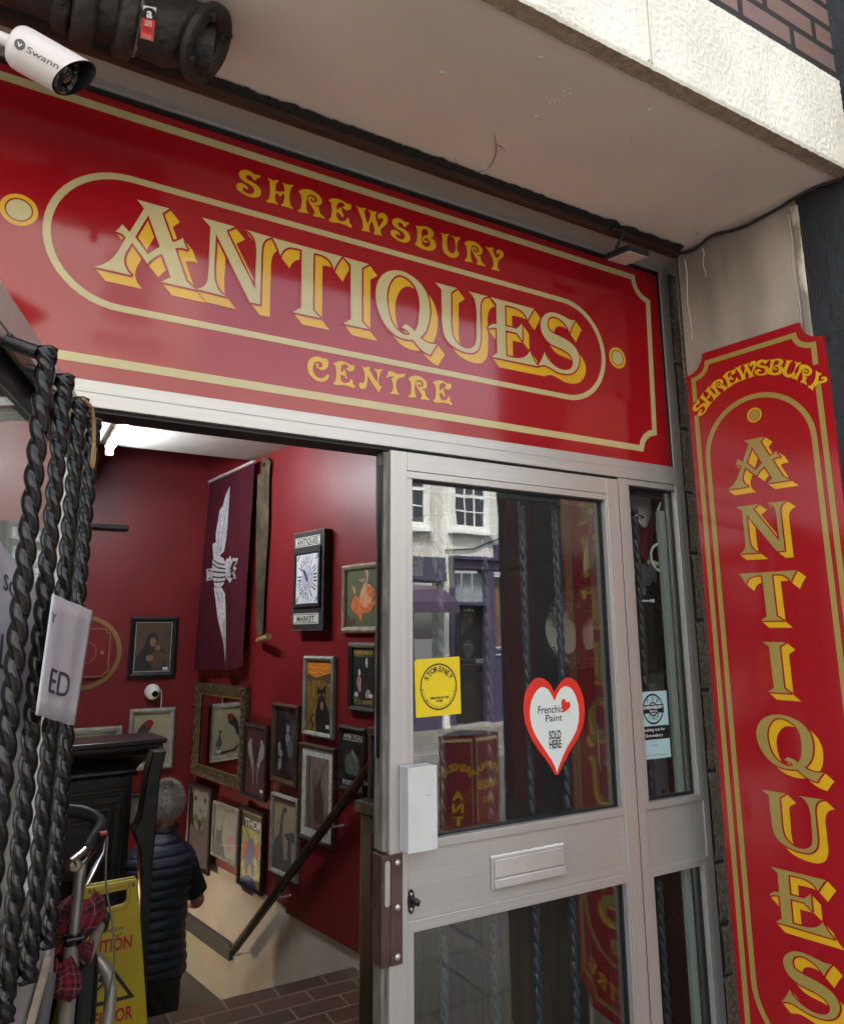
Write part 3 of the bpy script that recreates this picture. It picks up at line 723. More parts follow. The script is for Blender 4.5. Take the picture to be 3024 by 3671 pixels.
MB().box(-2.6, 2.4, 3.226, 3.30, 3.0, 4.6).build('ceiling_upstand', M_rw, bld)
# display bay to the right of the entrance
MB().box(2.36, 2.5, 0.1, 0.95, -0.1, 2.785).build('bay_side_wall', M_rw, bld)
MB().box(1.44, 2.36, 0.86, 0.90, 0.0, 2.785).build('dark_backing', pbr('dark_backing_paint', (0.045, 0.022, 0.026), 0.7, var=0.2), bld)  # added panel, not a real fitting: keeps the space behind the door glass dark
MB().box(-2.6, 0.12, 0.03, 0.12, 0, 2.15).build('front_wall', pbr('front_wall_paint', (0.4, 0.38, 0.35), 0.7), bld)
MB().box(-2.6, 2.05, 0.07, 0.15, 2.15, 3.0).build('lintel', MATS['front_wall_paint'], bld)
# interior floor: quarry tiles, cut away over the stairs
fl = MB().box(-2.6, 2.36, 0.0, 1.95, -0.08, 0.004)
struct('shop_floor', fl, brick_mat('quarry_tile', (0.15, 0.075, 0.045), (0.085, 0.055, 0.042), (0.22, 0.18, 0.14), 0.235, 0.115, 0.006, rough=0.35, bump=0.3, axes='XY', var=0.5))
st = MB()
for i in range(5):
    z = -0.2 * (i + 1); y = 1.95 + 0.223 * i
    st.box(0.2, 1.75 - 0.04 * i, y, y + (0.25 if i < 4 else 2.0), -2.6, z)
so = tag(st.build('staircase', pbr('stair_stone', (0.25, 0.22, 0.19), 0.7, var=0.2), None), 'short flight of steps going down beside the cream wall behind the man', 'stairs')
MB().box(-2.6, 0.19, 1.96, 3.9, -0.08, 0.003).build('landing_floor', MATS['quarry_tile'], None)
tag(bpy.data.objects['landing_floor'], kind='structure')

# ================================================================ aluminium shopfront
sf_ = thing('shopfront_frame', 'silver aluminium frame of the entrance with a narrow fixed side window', 'frame', (1.0, 0, 0))
b = MB()
b.box(-1.3, 1.985, -0.012, 0.06, 2.868, 3.06)
b.build('top_rail', M_alu, sf_, bevel=0.002)
MB().box(-1.3, 1.957, -0.004, 0.03, 2.8555, 2.8675).build('gasket', M_gasket, sf_)
MB().box(1.9575, 1.962, -0.006, 0.03, 2.148, 2.8675).build('gasket', M_gasket, sf_)
b = MB()
b.box(1.9625, 1.9855, -0.010, 0.06, 1.10, 2.8675).box(1.986, 2.012, -0.004, 0.06, 0.0, 3.06).box(2.0125, 2.019, 0.004, 0.06, 0, 3.06)
b.build('right_upright', M_aluv, sf_, bevel=0.0015)
b = MB()
b.box(-1.3, 1.962, -0.010, 0.06, 2.1185, 2.1475).box(-1.3, 1.9855, -0.014, 0.07, 2.0855, 2.118)
b.build('transom', M_alu, sf_, bevel=0.0015)
MB().box(-1.3, 1.69, 0.0, 0.075, 2.078, 2.085).build('door_stop', M_gasket, sf_)
MB().box(0.10, 0.135, 0.0, 0.075, 0.0, 2.085).build('left_upright', M_aluv, sf_, bevel=0.0015)
b = MB()
b.box(1.7005, 1.7315, -0.010, 0.06, 0.0, 2.085).box(1.732, 1.7485, -0.007, 0.05, 1.1035, 2.065).box(1.732, 1.7485, -0.007, 0.05, 0.05, 0.9)
b.build('mullion', M_aluv, sf_, bevel=0.0012)
b = MB()
b.box(1.732, 1.985, -0.008, 0.055, 2.0655, 2.085).box(1.732, 1.985, -0.008, 0.055, 1.0835, 1.103).box(1.732, 1.985, -0.008, 0.055, 0.9, 0.921).box(1.732, 1.985, -0.008, 0.055, 0.0, 0.05)
b.box(1.9625, 1.985, -0.008, 0.05, 0.05, 0.9)
b.build('side_window_rail', M_alu, sf_, bevel=0.0012)
MB().box(1.732, 1.985, 0.0, 0.02, 0.921, 1.0835).build('side_panel', M_alu, sf_)
def ring(mb, x0, x1, z0, z1, w, y0, y1):
    mb.box(x0, x0 + w, y0, y1, z0, z1).box(x1 - w, x1, y0, y1, z0, z1).box(x0 + w, x1 - w, y0, y1, z1 - w, z1).box(x0 + w, x1 - w, y0, y1, z0, z0 + w); return mb
g = MB(); ring(g, 1.749, 1.962, 1.1035, 2.065, 0.006, 0.010, 0.026); ring(g, 1.749, 1.962, 0.05, 0.9, 0.006, 0.010, 0.026)
g.box(1.946, 1.962, 0.026, 0.05, 1.1035, 2.065).box(1.946, 1.962, 0.026, 0.05, 0.05, 0.9).box(1.749, 1.962, 0.026, 0.05, 2.045, 2.065)
g.build('gasket', M_gasket, sf_)
MB().box(1.75, 1.961, 0.014, 0.018, 1.105, 2.063).build('window_pane', M_glass, sf_)
MB().box(1.75, 1.961, 0.014, 0.018, 0.052, 0.898).build('window_pane', M_glass, sf_)
b = MB(); b.box(1.918, 1.944, 0.03, 0.045, 1.08, 2.0).box(1.918, 1.944, 0.03, 0.045, 0.05, 0.9)
b.build('inner_upright', pbr('inner_grey', (0.42, 0.45, 0.42), 0.5), sf_)

# twisted iron bar, one mesh, shared by every door that carries them
def bar_mesh(L_, r=0.0185, pitch=0.155, ends=0.05):
    n = int(L_ / 0.006); mb = MB()
    pts = [(0, 0, L_ * i / n) for i in range(n + 1)]
    # square bar twisted: rounded lobes
    N_ = 20; vs = []; fs = []
    for i, p_ in enumerate(pts):
        z = p_[2]; t = min(1, min(z, L_ - z) / ends); t = t * t * (3 - 2 * t)
        for j in range(N_):
            a = 2 * math.pi * j / N_
            lob = r * (0.80 + 0.20 * abs(math.cos(a)) ** 0.8 - 0.0)       # two-strand cable section
            sq = r * 0.86 / max(abs(math.cos(a)), abs(math.sin(a)), 0.78)
            q = lerp(sq, lob, t); tw = -math.pi * z / pitch
            ex = r * 0.16 * t
            vs.append((math.cos(a + tw) * q, math.sin(a + tw) * q * 1.0, z))
    for i in range(n):
        for j in range(N_):
            fs.append((i * N_ + j, i * N_ + (j + 1) % N_, (i + 1) * N_ + (j + 1) % N_, (i + 1) * N_ + j))
    fs.append(tuple(range(N_))[::-1]); fs.append(tuple(n * N_ + j for j in range(N_)))
    return mb.add(vs, fs)
def twist_mesh(L_, r, pitch, ends):
    """barley twist: two round strands wound round each other, flat block ends"""
    n = int(L_ / 0.005); N_ = 24; vs = []; fs = []
    for i in range(n + 1):
        z = L_ * i / n; t = max(0, min(1, (min(z, L_ - z) - ends * 0.35) / (ends * 0.65))); t = t * t * (3 - 2 * t)
        for j in range(N_):
            a = 2 * math.pi * j / N_
            # union of two circles (radius .62r) whose centres sit .42r either side
            c0, rr_ = 0.30 * r, 0.71 * r
            ca = abs(math.cos(a)); lob = c0 * ca + math.sqrt(max(0, rr_ * rr_ - c0 * c0 * (1 - ca * ca)))
            sq = min(r * 0.98 / max(ca, 1e-6), r * 0.80 / max(abs(math.sin(a)), 1e-6))
            sq = min(sq, r * 1.12)
            tw = -2 * math.pi * z / pitch
            q = lerp(sq, lob, t)
            vs.append((math.cos(a + tw) * q, math.sin(a + tw) * q, z))
    for i in range(n):
        for j in range(N_):
            fs.append((i * N_ + j, i * N_ + (j + 1) % N_, (i + 1) * N_ + (j + 1) % N_, (i + 1) * N_ + j))
    fs.append(tuple(range(N_))[::-1]); fs.append(tuple(n * N_ + j for j in range(N_)))
    return MB().add(vs, fs)

# ---------------------------------------------------------------- closed door leaf
dr = thing('door', 'closed aluminium glass door with letter plate and three stickers', 'door', (1.284, 0, 0.0))
DX0, DX1 = 0.877, 1.6905
b = MB()
b.box(DX0, 0.9265, -0.016, 0.04, 0.02, 2.0765).box(1.6415, DX1, -0.016, 0.04, 0.02, 2.0765)
b.box(0.927, 0.9445, -0.012, 0.035, 1.1025, 2.006).box(0.927, 0.9445, -0.012, 0.035, 0.2, 0.903).box(1.6355, 1.641, -0.012, 0.035, 1.1025, 2.006).box(1.6355, 1.641, -0.012, 0.035, 0.2, 0.903)
b.build('stile', M_aluv, dr, bevel=0.0012)
b = MB()
b.box(0.927, 1.641, -0.015, 0.04, 2.026, 2.0765).box(0.927, 1.641, -0.013, 0.04, 2.0065, 2.0255)
b.box(0.927, 1.641, -0.014, 0.035, 1.0815, 1.102).box(0.927, 1.641, -0.014, 0.035, 0.9035, 0.929).box(0.927, 1.641, -0.015, 0.04, 0.02, 0.2)
b.build('rail', M_alu, dr, bevel=0.0012)
MB().box(0.9275, 1.6405, -0.008, 0.03, 0.9295, 1.081).build('mid_panel', M_alu, dr)
g = MB(); ring(g, 0.945, 1.635, 1.1025, 2.006, 0.005, 0.006, 0.022); ring(g, 0.945, 1.635, 0.2, 0.903, 0.005, 0.006, 0.022)
g.box(1.616, 1.635, 0.022, 0.05, 1.1025, 2.006).box(1.616, 1.635, 0.022, 0.05, 0.2, 0.903).box(0.945, 1.616, 0.022, 0.05, 1.988, 2.006).box(0.945, 1.616, 0.022, 0.04, 1.1025, 1.110)
g.build('gasket', M_gasket, dr)
MB().box(0.946, 1.634, 0.012, 0.016, 1.1035, 2.005).build('glass_pane', M_glass, dr)
MB().box(0.946, 1.634, 0.012, 0.016, 0.2, 0.902).build('glass_pane', M_glass, dr)
# weathered edge of the leaf with its worn channel
b = MB(); b.box(0.862, 0.8765, -0.004, 0.040, 1.09, 2.072).box(0.862, 0.8765, -0.004, 0.040, 0.02, 0.84)
b.build('edge_channel', pbr('worn_edge', (0.20, 0.185, 0.16), 0.6, metal=0.3, var=0.5, vscale=16, stretch=(4, 4, 0.5)), dr)
b = MB(); b.box(0.8605, 0.862, 0.008, 0.026, 1.30, 2.04).box(0.8585, 0.8605, 0.012, 0.022, 1.72, 1.80).box(0.8585, 0.8605, 0.010, 0.024, 1.82, 1.90)
b.build('weather_strip', M_gasket, dr)
MB().box(1.6915, 1.6995, 0.006, 0.03, 0.0, 2.08).build('shadow_gap', M_dark, dr)
# letter plate
b = MB(); b.box(1.170, 1.4105, -0.016, -0.0085, 0.960, 1.036)
b.build('letter_plate', M_alu, dr, bevel=0.002)
lp = bpy.data.objects['letter_plate']
MB().box(1.178, 1.4045, -0.0215, -0.0165, 0.988, 1.030).build('flap', pbr('satin_aluminium', (0.72, 0.72, 0.70), 0.35, metal=0.6, var=0.08), lp, bevel=0.0015)
MB().box(1.176, 1.4065, -0.024, -0.0165, 0.963, 0.985).build('lip', MATS['satin_aluminium'], lp, bevel=0.002)
sm = MB(); rr = random.Random(5)
pts = [(lerp(1.168, 1.41, i / 40), -0.012 - 0.0008 * rr.random(), 1.0365 + 0.0006 * math.sin(i * 1.1) + 0.0005 * rr.random()) for i in range(41)]
sm.tube(pts, [0.0024 + 0.0006 * rr.random() for _ in pts], 8)
sm.build('sealant', M_white, lp, smooth='all')
# white steel cover over the lock
b = MB()
b.box(0.903, 0.982, -0.063, -0.0605, 1.093, 1.284).box(0.9015, 0.904, -0.0625, -0.018, 1.093, 1.284).box(0.904, 0.98, -0.0605, -0.017, 1.281, 1.2835)
b.build('lock_cover', pbr('white_powder_coat', (0.60, 0.62, 0.63), 0.45, var=0.05, vscale=12), dr, bevel=0.0015)
lc = bpy.data.objects['lock_cover']
sc_ = MB()
for (xa, za, xb, zb) in ((0.951, 1.2165, 0.966, 1.2185), (0.962, 1.2285, 0.966, 1.2305), (0.906, 1.28, 0.908, 1.278)):
    sc_.tube([(xa, -0.0632, za), (xb, -0.0632, zb)], 0.0006, 5)
sc_.build('scratch', pbr('scratch_grey', (0.25, 0.25, 0.27), 0.7), lc)
# brown angle plate with dome bolts
b = MB(); b.box(0.8775, 0.910, -0.021, -0.0165, 0.846, 1.085).box(0.8535, 0.877, -0.021, 0.03, 0.846, 1.085)
M_brown = pbr('brown_painted_steel', (0.085, 0.045, 0.038), 0.45, var=0.35, vscale=15, bump=0.1)
b.build('lock_plate', M_brown, dr, bevel=0.003)
lk = bpy.data.objects['lock_plate']
for zc in (1.066, 0.969, 0.864):
    MB().lathe([(0.0075, 0), (0.0075, 0.0015), (0.006, 0.004), (0.003, 0.0055), (0.0005, 0.006)], (0.8955, -0.021, zc), (0, -1, 0), 16).build('bolt', pbr('zinc_bolt', (0.55, 0.55, 0.52), 0.3, metal=0.7), lk, smooth='all')
b = MB(); lo_ = disc(0, 0, 1, 24)
pl = [(0.8675 + 0.0065 * math.cos(t), 1.067 + 0.0065 * math.sin(t)) for t in [math.pi * i / 8 for i in range(9)]] + [(0.8675 - 0.0065 * math.cos(t), 0.981 - 0.0065 * math.sin(t)) for t in [math.pi * i / 8 for i in range(9)]]
b.prism(pl, fr_front, 0.0212, 0.0235)
b.build('face_plate', MATS['zinc_bolt'], lk)
# small black staple
b = MB(); b.prism([(0.934 + 0.0095 * math.cos(t), 0.974 + 0.027 * math.sin(t)) for t in [2 * math.pi * i / 24 for i in range(24)]], fr_front, 0.0162, 0.0185)
b.tube([(0.934, -0.018, 0.981), (0.940, -0.032, 0.980), (0.946, -0.036, 0.976), (0.945, -0.034, 0.970), (0.934, -0.018, 0.969)], 0.0042, 8)
b.build('staple', M_black_iron, dr, smooth=True)
stp = bpy.data.objects['staple']
for zc in (0.990, 0.957): MB().lathe([(0.0042, 0), (0.0035, 0.0012), (0.0005, 0.0015)], (0.934, -0.0186, zc), (0, -1, 0), 12).build('screw', M_chrome, stp)
# iron bars on the inside of this leaf
tb = twist_mesh(0.915, 0.0120, 0.080, 0.05)
first = None
for X_ in (1.082, 1.2375, 1.3755, 1.506):
    for z0_, sz in ((1.085, 1.0), (0.02, 0.93)):
        if first is None:
            o = tb.build('twisted_bar', pbr('blue_grey_iron', (0.035, 0.042, 0.055), 0.32, var=0.3, vscale=30, rvar=0.08), dr, smooth='all', inv=False); first = o
        else:
            o = first.copy(); COL.objects.link(o)
        o.parent = dr; o.location = (X_ - 1.284, 0.075, z0_); o.scale = (1, 1, sz)
o = first.copy(); COL.objects.link(o); o.parent = sf_; o.location = (1.835 - 1.0, 0.06, 1.09)
o = first.copy(); COL.objects.link(o); o.parent = sf_; o.location = (1.835 - 1.0, 0.06, 0.0); o.scale = (1, 1, 0.95)

# ---------------------------------------------------------------- open leaf on the left
d2 = thing('door', 'opened aluminium door leaf with four black twisted bars at the left edge', 'door', (0.10, -0.2, 0.0))
lb = lambda a, d, z: fr_leaf(a, z, d)
b = MB()
b.box(-0.075, -0.02, -0.045, 0.0, 0.02, 2.08, lb).box(0.70, 0.765, -0.045, 0.0, 0.02, 2.08, lb)
b.box(-0.0195, -0.006, -0.04, -0.004, 1.10, 2.01, lb).box(0.686, 0.6995, -0.04, -0.004, 1.10, 2.01, lb)
b.build('stile', M_aluv, d2, bevel=0.0012)
b = MB()
b.box(-0.0195, 0.6995, -0.045, -0.001, 2.028, 2.0795, lb).box(-0.0195, 0.6995, -0.04, -0.003, 2.011, 2.0275, lb).box(-0.0195, 0.6995, -0.04, -0.003, 1.085, 1.10, lb).box(-0.0195, 0.6995, -0.04, -0.003, 0.90, 0.925, lb).box(-0.0195, 0.6995, -0.045, -0.001, 0.02, 0.2, lb)
b.build('rail', M_alu, d2, bevel=0.0012)
MB().box(-0.019, 0.699, -0.03, -0.006, 0.9255, 1.0845, lb).build('mid_panel', M_alu, d2)
g = MB()
g.box(-0.006, 0.686, -0.042, -0.012, 1.972, 2.0105, lb).box(-0.006, 0.01, -0.042, -0.012, 1.1005, 1.9715, lb).box(0.672, 0.686, -0.042, -0.012, 1.1005, 1.9715, lb).box(0.0105, 0.6715, -0.042, -0.012, 1.1005, 1.112, lb)
g.build('gasket', M_gasket, d2)
MB().box(0.011, 0.671, -0.028, -0.024, 1.113, 1.971, lb).build('glass_pane', M_glass, d2)
MB().box(0.0, 0.69, -0.028, -0.024, 0.21, 0.899, lb).build('glass_pane', M_glass, d2)
# brown fixing strap under the top rail and the black bar brackets
MB().box(0.25, 0.645, 0.0005, 0.009, 1.992, 2.022, lb).build('fixing_strap', M_brown, d2, bevel=0.004)
MB().box(0.27, 0.69, 0.0005, 0.010, 1.094, 1.118, lb).build('fixing_strap', M_brown, d2, bevel=0.004)
b = MB()
for s_ in (0.668, 0.553, 0.437, 0.312):
    b.tube([fr_leaf(s_, 1.998, 0.008), fr_leaf(s_, 1.985, 0.05)], 0.010, 10); b.tube([fr_leaf(s_, 1.108, 0.009), fr_leaf(s_, 1.125, 0.05)], 0.010, 10)
b.build('bar_bracket', M_black_iron, d2, smooth=True)
pull = MB().box(0.10, 0.13, 0.0, 0.05, 0.985, 1.02, lb)
b = MB(); b.tube([fr_leaf(0.02, 0.955, 0.012), fr_leaf(0.20, 0.84, 0.030)], [0.012, 0.014], 12); b.build('pull_handle', pbr('dark_grip', (0.10, 0.10, 0.10), 0.5), d2, smooth=True)
b = MB(); b.box(0.018, 0.23, 0.0, 0.012, 0.846, 0.862, lambda a, d, z: fr_leaf(a, z + (0.125 - a) * 0.62 + 0.06, d)); b.build('wooden_strip', pbr('pale_wood', (0.42, 0.34, 0.26), 0.6, var=0.3, vscale=20), d2)
M_bar = pbr('black_painted_bar', (0.003, 0.003, 0.004), 0.19, var=0.3, vscale=30, bump=0.1, bscale=70, rvar=0.08)
tb2 = twist_mesh(0.885, 0.0128, 0.070, 0.05)
f2 = None
for s_ in (0.668, 0.553, 0.437, 0.312):
    q = fr_leaf(s_, 1.108, 0.062)
    if f2 is None:
        o = tb2.build('twisted_bar', M_bar, d2, smooth='all', inv=False); f2 = o
    else:
        o = f2.copy(); COL.objects.link(o)
    o.parent = d2; o.location = (q[0] - 0.10, q[1] + 0.2, q[2]); o.rotation_euler = (0, 0, random.uniform(0, 0.4))
# looped twine round the second and third bar
tw = MB()
c2_ = Vector(fr_leaf(0.50, 1.95, 0.085))
q = [Vector(fr_leaf(*a)) for a in ((0.495, 1.975, 0.078), (0.47, 1.968, 0.088), (0.452, 1.945, 0.089), (0.444, 1.915, 0.09))]
tw.tube(q, 0.0028, 6)
lp_ = [Vector(fr_leaf(0.444 + 0.010 * math.sin(t), 1.893 - 0.020 * math.cos(t) * 1.0, 0.091)) for t in [math.pi + 2 * math.pi * i / 16 for i in range(17)]]
tw.tube(lp_, 0.0024, 6)
tw.tube([Vector(fr_leaf(0.50, 1.985 - i * 0.04, 0.058 + 0.003 * math.sin(i * 2.1))) for i in range(14)], 0.0022, 6)
tag(tw.build('twine', pbr('jute_twine', (0.42, 0.25, 0.11), 0.9, bump=0.4, bscale=300)), 'brown twine loop tied round the twisted bars of the open door', 'string')
# paper notice in a plastic sleeve, slid behind the first two bars
pn = thing('paper_notice', 'two white paper sheets tucked between the twisted bars with CLOSED on them', 'notice', fr_leaf(0.3, 1.42, 0.06))
def sheet_frame(q, dd):
    def fr(u, v, d):
        s_ = lerp(lerp(q[3][0], q[2][0], u), lerp(q[0][0], q[1][0], u), v); z_ = lerp(lerp(q[3][1], q[2][1], u), lerp(q[0][1], q[1][1], u), v)
        return Vector(fr_leaf(s_, z_, dd + d + 0.0025 * math.sin(u * 5 + 1) * (1 - v) + 0.0012 * math.sin(u * 13)))
    return fr
M_paper = pbr('white_paper', (0.62, 0.62, 0.66), 0.3, coat=0.2)
fr_pr = sheet_frame(((0.619, 1.6557), (0.3208, 1.6421), (0.3894, 1.4573), (0.6567, 1.5005)), 0.088)
fr_pl = sheet_frame([(0.70, 1.735), (0.40, 1.675), (0.40, 1.45), (0.68, 1.49)], 0.022)
for f_ in (fr_pr, fr_pl):
    b = MB(); vs = []; fsx = []
    for j in range(9):
        for i in range(25): vs.append(f_(i / 24, j / 8, 0))
    for j in range(8):
        for i in range(24): fsx.append((j * 25 + i, j * 25 + i + 1, (j + 1) * 25 + i + 1, (j + 1) * 25 + i))
    b.add(vs, fsx); sh_ = b.build('paper_sheet', M_paper, pn, smooth='all'); sh_.modifiers.new('thick', 'SOLIDIFY').thickness = 0.001
M_pur_ink = pbr('print_purple_black', (0.05, 0.03, 0.06), 0.6)
b = MB(); put_text(b, 'ED', fr_pr, 0.41, 0.197, 0.53, 0.205, 0.0012); put_text(b, 'Y', fr_pr, 0.055, 0.76, 0.085, 0.09, 0.0012); b.build('lettering', M_pur_ink, pn)
b = MB(); put_text(b, 'CLO', fr_pl, 0.42, 0.34, 0.66, 0.205, 0.0012); put_text(b, 'SORR', fr_pl, 0.55, 0.78, 0.5, 0.09, 0.0012); b.build('lettering', M_pur_ink, pn)

# ---------------------------------------------------------------- stickers on the glass
M_ink = pbr('black_ink', (0.012, 0.012, 0.014), 0.4)
sy = thing('sticker', 'square yellow sticker with a black ring on the door glass', 'sticker', (1.03, 0.01, 1.39))
gl = lambda a, b_, d: (a, 0.0105 - d, b_)
YQ = ((0.96, 1.5332), (1.0991, 1.5383), (1.1016, 1.3914), (0.9645, 1.3885))
def fr_y(u, v, d):
    a = (lerp(YQ[3][0], YQ[2][0], u), lerp(YQ[3][1], YQ[2][1], u)); c = (lerp(YQ[0][0], YQ[1][0], u), lerp(YQ[0][1], YQ[1][1], u))
    return gl(lerp(a[0], c[0], v), lerp(a[1], c[1], v), d)
MB().prism([(0, 0), (1, 0), (1, 1), (0.05, 1), (0, 0.96)], fr_y, 0, 0.0006).build('yellow_sheet', pbr('yellow_vinyl', (0.78, 0.60, 0.012), 0.3, var=0.05), sy)
b = MB(); v, f = stroke(disc(0.515, 0.5, 0.392, 48), 0.026, True); b.flat(v, f, fr_y, 0.001)
arc_text(b, 'STORENET', fr_y, 0.515, 0.5, 0.268, 0.088, 90, 134, 0.001, bold=0.03, sx=1.1)
arc_text(b, 'RADIO SURVEILLANCE SYSTEM', fr_y, 0.515, 0.5, 0.245, 0.02, 90, 104, 0.001)
arc_text(b, 'M.R.S COMMUNICATIONS LTD TEL: 02920 810810', fr_y, 0.515, 0.5, 0.365, 0.034, 270, 172, 0.001, inside=True, bold=0.005, sx=0.8)
put_text(b, 'OPERATING IN THIS', fr_y, 0.52, 0.288, 0.42, 0.042, 0.001, bold=0.04); put_text(b, 'STORE', fr_y, 0.52, 0.232, 0.145, 0.042, 0.001, bold=0.04)
b.build('black_print', M_ink, sy)

hs_ = thing('sticker', 'heart shaped red and white sticker on the door glass', 'sticker', (1.418, 0.01, 1.208))
HO = ((1.4189, 1.4323), (1.435, 1.4509), (1.4509, 1.4639), (1.4688, 1.4714), (1.4862, 1.4688), (1.5033, 1.4584), (1.5175, 1.4382), (1.5271, 1.4132), (1.5307, 1.3837), (1.5277, 1.3563), (1.5193, 1.331), (1.5021, 1.305), (1.4811, 1.2828), (1.4602, 1.2593), (1.4418, 1.2375), (1.428, 1.2172), (1.4202, 1.2095), (1.4129, 1.2094), (1.4059, 1.2161), (1.3935, 1.2356), (1.374, 1.2587), (1.3527, 1.2818), (1.3335, 1.3077), (1.3205, 1.3316), (1.3114, 1.3552), (1.3071, 1.3801), (1.3076, 1.4048), (1.3125, 1.4263), (1.3215, 1.4446), (1.3345, 1.4598), (1.3494, 1.4711), (1.3662, 1.4745), (1.3828, 1.4711), (1.3972, 1.4622), (1.4092, 1.449))
HI = ((1.4186, 1.4079), (1.4293, 1.4257), (1.4431, 1.4412), (1.4586, 1.4474), (1.4737, 1.4448), (1.4864, 1.4362), (1.4984, 1.4178), (1.5058, 1.3947), (1.5074, 1.3687), (1.5038, 1.3464), (1.4945, 1.323), (1.478, 1.302), (1.4572, 1.2799), (1.4386, 1.2549), (1.4246, 1.2313), (1.4163, 1.2152), (1.41, 1.2326), (1.3985, 1.252), (1.381, 1.2735), (1.3616, 1.298), (1.3463, 1.3191), (1.3351, 1.3414), (1.3291, 1.3649), (1.3291, 1.3881), (1.3342, 1.4096), (1.3453, 1.4279), (1.3584, 1.4415), (1.3712, 1.4481), (1.3838, 1.4476), (1.3981, 1.4399), (1.4099, 1.4234))
MB().prism(HO, gl, 0, 0.0006).build('red_heart', pbr('red_vinyl', (0.72, 0.045, 0.03), 0.25, var=0.08, vscale=30), hs_)
MB().prism(HI, gl, 0.0008, 0.0011).build('white_heart', pbr('white_vinyl', (0.72, 0.79, 0.78), 0.2, coat=0.4), hs_)
MH = ((1.4474, 1.3745), (1.4452, 1.385), (1.4417, 1.3996), (1.4444, 1.409), (1.4511, 1.4132), (1.4585, 1.4091), (1.4606, 1.4018), (1.4669, 1.4047), (1.4733, 1.402), (1.4767, 1.3946), (1.4734, 1.3867), (1.4611, 1.3802))
MB().prism(MH, gl, 0.0012, 0.0014).build('small_heart', MATS['red_vinyl'], hs_)
HC = {k_: v_ for k_, v_ in zip(('fr', 'pa', 'so', 'he'), ((1.4015, 1.3763), (1.4125, 1.3533), (1.4145, 1.3057), (1.4143, 1.2809)))}
b = MB()
pxm = 0.00021
pzm = 0.00016
put_text(b, 'Frenchic', gl, HC['fr'][0], HC['fr'][1], 425 * pxm, 135 * pzm, 0.0016, slant=0.05, bold=0.008)
put_text(b, 'Paint', gl, HC['pa'][0], HC['pa'][1], 285 * pxm, 120 * pzm, 0.0016, slant=0.08, bold=0.008)
put_text(b, 'SOLD', gl, HC['so'][0], HC['so'][1], 208 * pxm, 142 * pzm, 0.0016, bold=0.03); put_text(b, 'HERE', gl, HC['he'][0], HC['he'][1], 208 * pxm, 138 * pzm, 0.0016, bold=0.03)
put_text(b, '®', gl, HC['fr'][0] + 310 * pxm, HC['fr'][1] - 12 * pzm, 30 * pxm, 30 * pzm, 0.0016)
b.build('black_print', M_ink, hs_)

sb_ = thing('sticker', 'pale blue and black notice on the narrow side window', 'sticker', (1.81, 0.01, 1.22))
BQ = ((1.7488, 1.4176), (1.8739, 1.418), (1.8746, 1.219), (1.749, 1.2195))
def fr_bs(u, v, d):
    a = (lerp(BQ[3][0], BQ[2][0], u), lerp(BQ[3][1], BQ[2][1], u)); c = (lerp(BQ[0][0], BQ[1][0], u), lerp(BQ[0][1], BQ[1][1], u))
    return (lerp(a[0], c[0], v), 0.0125 - d, lerp(a[1], c[1], v))
MB().prism([(0, 0), (1, 0), (1, 1), (0, 1)], fr_bs, 0, 0.0006).build('blue_sheet', pbr('pale_blue_vinyl', (0.40, 0.60, 0.64), 0.25, coat=0.3), sb_)
MB().prism([(0, 0.282), (0.995, 0.282), (0.995, 0.482), (0, 0.482)], fr_bs, 0.0007, 0.0009).build('black_band', M_ink, sb_)
b = MB(); asp = 0.125 / 0.198
v, f = stroke(disc(0.49, 0.735, 0.335, 48, 0.217), 0.03, True); b.flat(v, f, fr_bs, 0.001)
v, f = stroke(disc(0.49, 0.735, 0.15, 32, 0.097), 0.022, True); b.flat(v, f, fr_bs, 0.001)
for ch, u, v_, ro in (('P', 0.345, 0.832, 0.45), ('U', 0.49, 0.862, 0.0), ('B', 0.635, 0.832, -0.45), ('S', 0.335, 0.605, -0.40), ('H', 0.455, 0.567, -0.08), ('O', 0.575, 0.572, 0.15), ('P', 0.68, 0.610, 0.45)):
    vs_, fs_2 = text_mesh(ch, 0.008); tw_ = max(q[0] for q in vs_); o2 = []
    for x, y in vs_:
        X = (x - tw_ / 2) * 0.10; Y = (y) * 0.10
        o2.append((u + X * math.cos(ro) - Y * math.sin(ro), v_ + (X * math.sin(ro) + Y * math.cos(ro)) * asp))
    b.flat(o2, fs_2, fr_bs, 0.001)
b.build('black_print', M_ink, sb_)
MB().prism([(0.125, 0.672), (0.855, 0.672), (0.855, 0.80), (0.125, 0.80)], fr_bs, 0.0012, 0.0013).build('black_band', M_ink, sb_)
b = MB(); M_wink = pbr('white_ink', (0.8, 0.82, 0.82), 0.4)
put_text(b, 'SHREWSBURY', fr_bs, 0.49, 0.738, 0.67, 0.047, 0.0017, bold=0.02); put_text(b, 'WATCH', fr_bs, 0.49, 0.686, 0.27, 0.034, 0.0017, bold=0.01)
put_text(b, 'Looking out for', fr_bs, 0.46, 0.408, 0.78, 0.048, 0.0017, bold=0.005); put_text(b, 'Shrewsbury', fr_bs, 0.46, 0.322, 0.60, 0.048, 0.0017, bold=0.005)
b.build('white_print', M_wink, sb_)
b = MB()
for v_ in (0.252, 0.20, 0.187): b.prism([(0.36, v_), (0.58, v_), (0.58, v_ + 0.007), (0.36, v_ + 0.007)], fr_bs, 0.0007, 0.0009)
b.prism([(0.03, 0.045), (0.90, 0.045), (0.90, 0.055), (0.03, 0.055)], fr_bs, 0.0007, 0.0009)
b.build('fine_print', pbr('grey_ink', (0.2, 0.3, 0.33), 0.5), sb_)

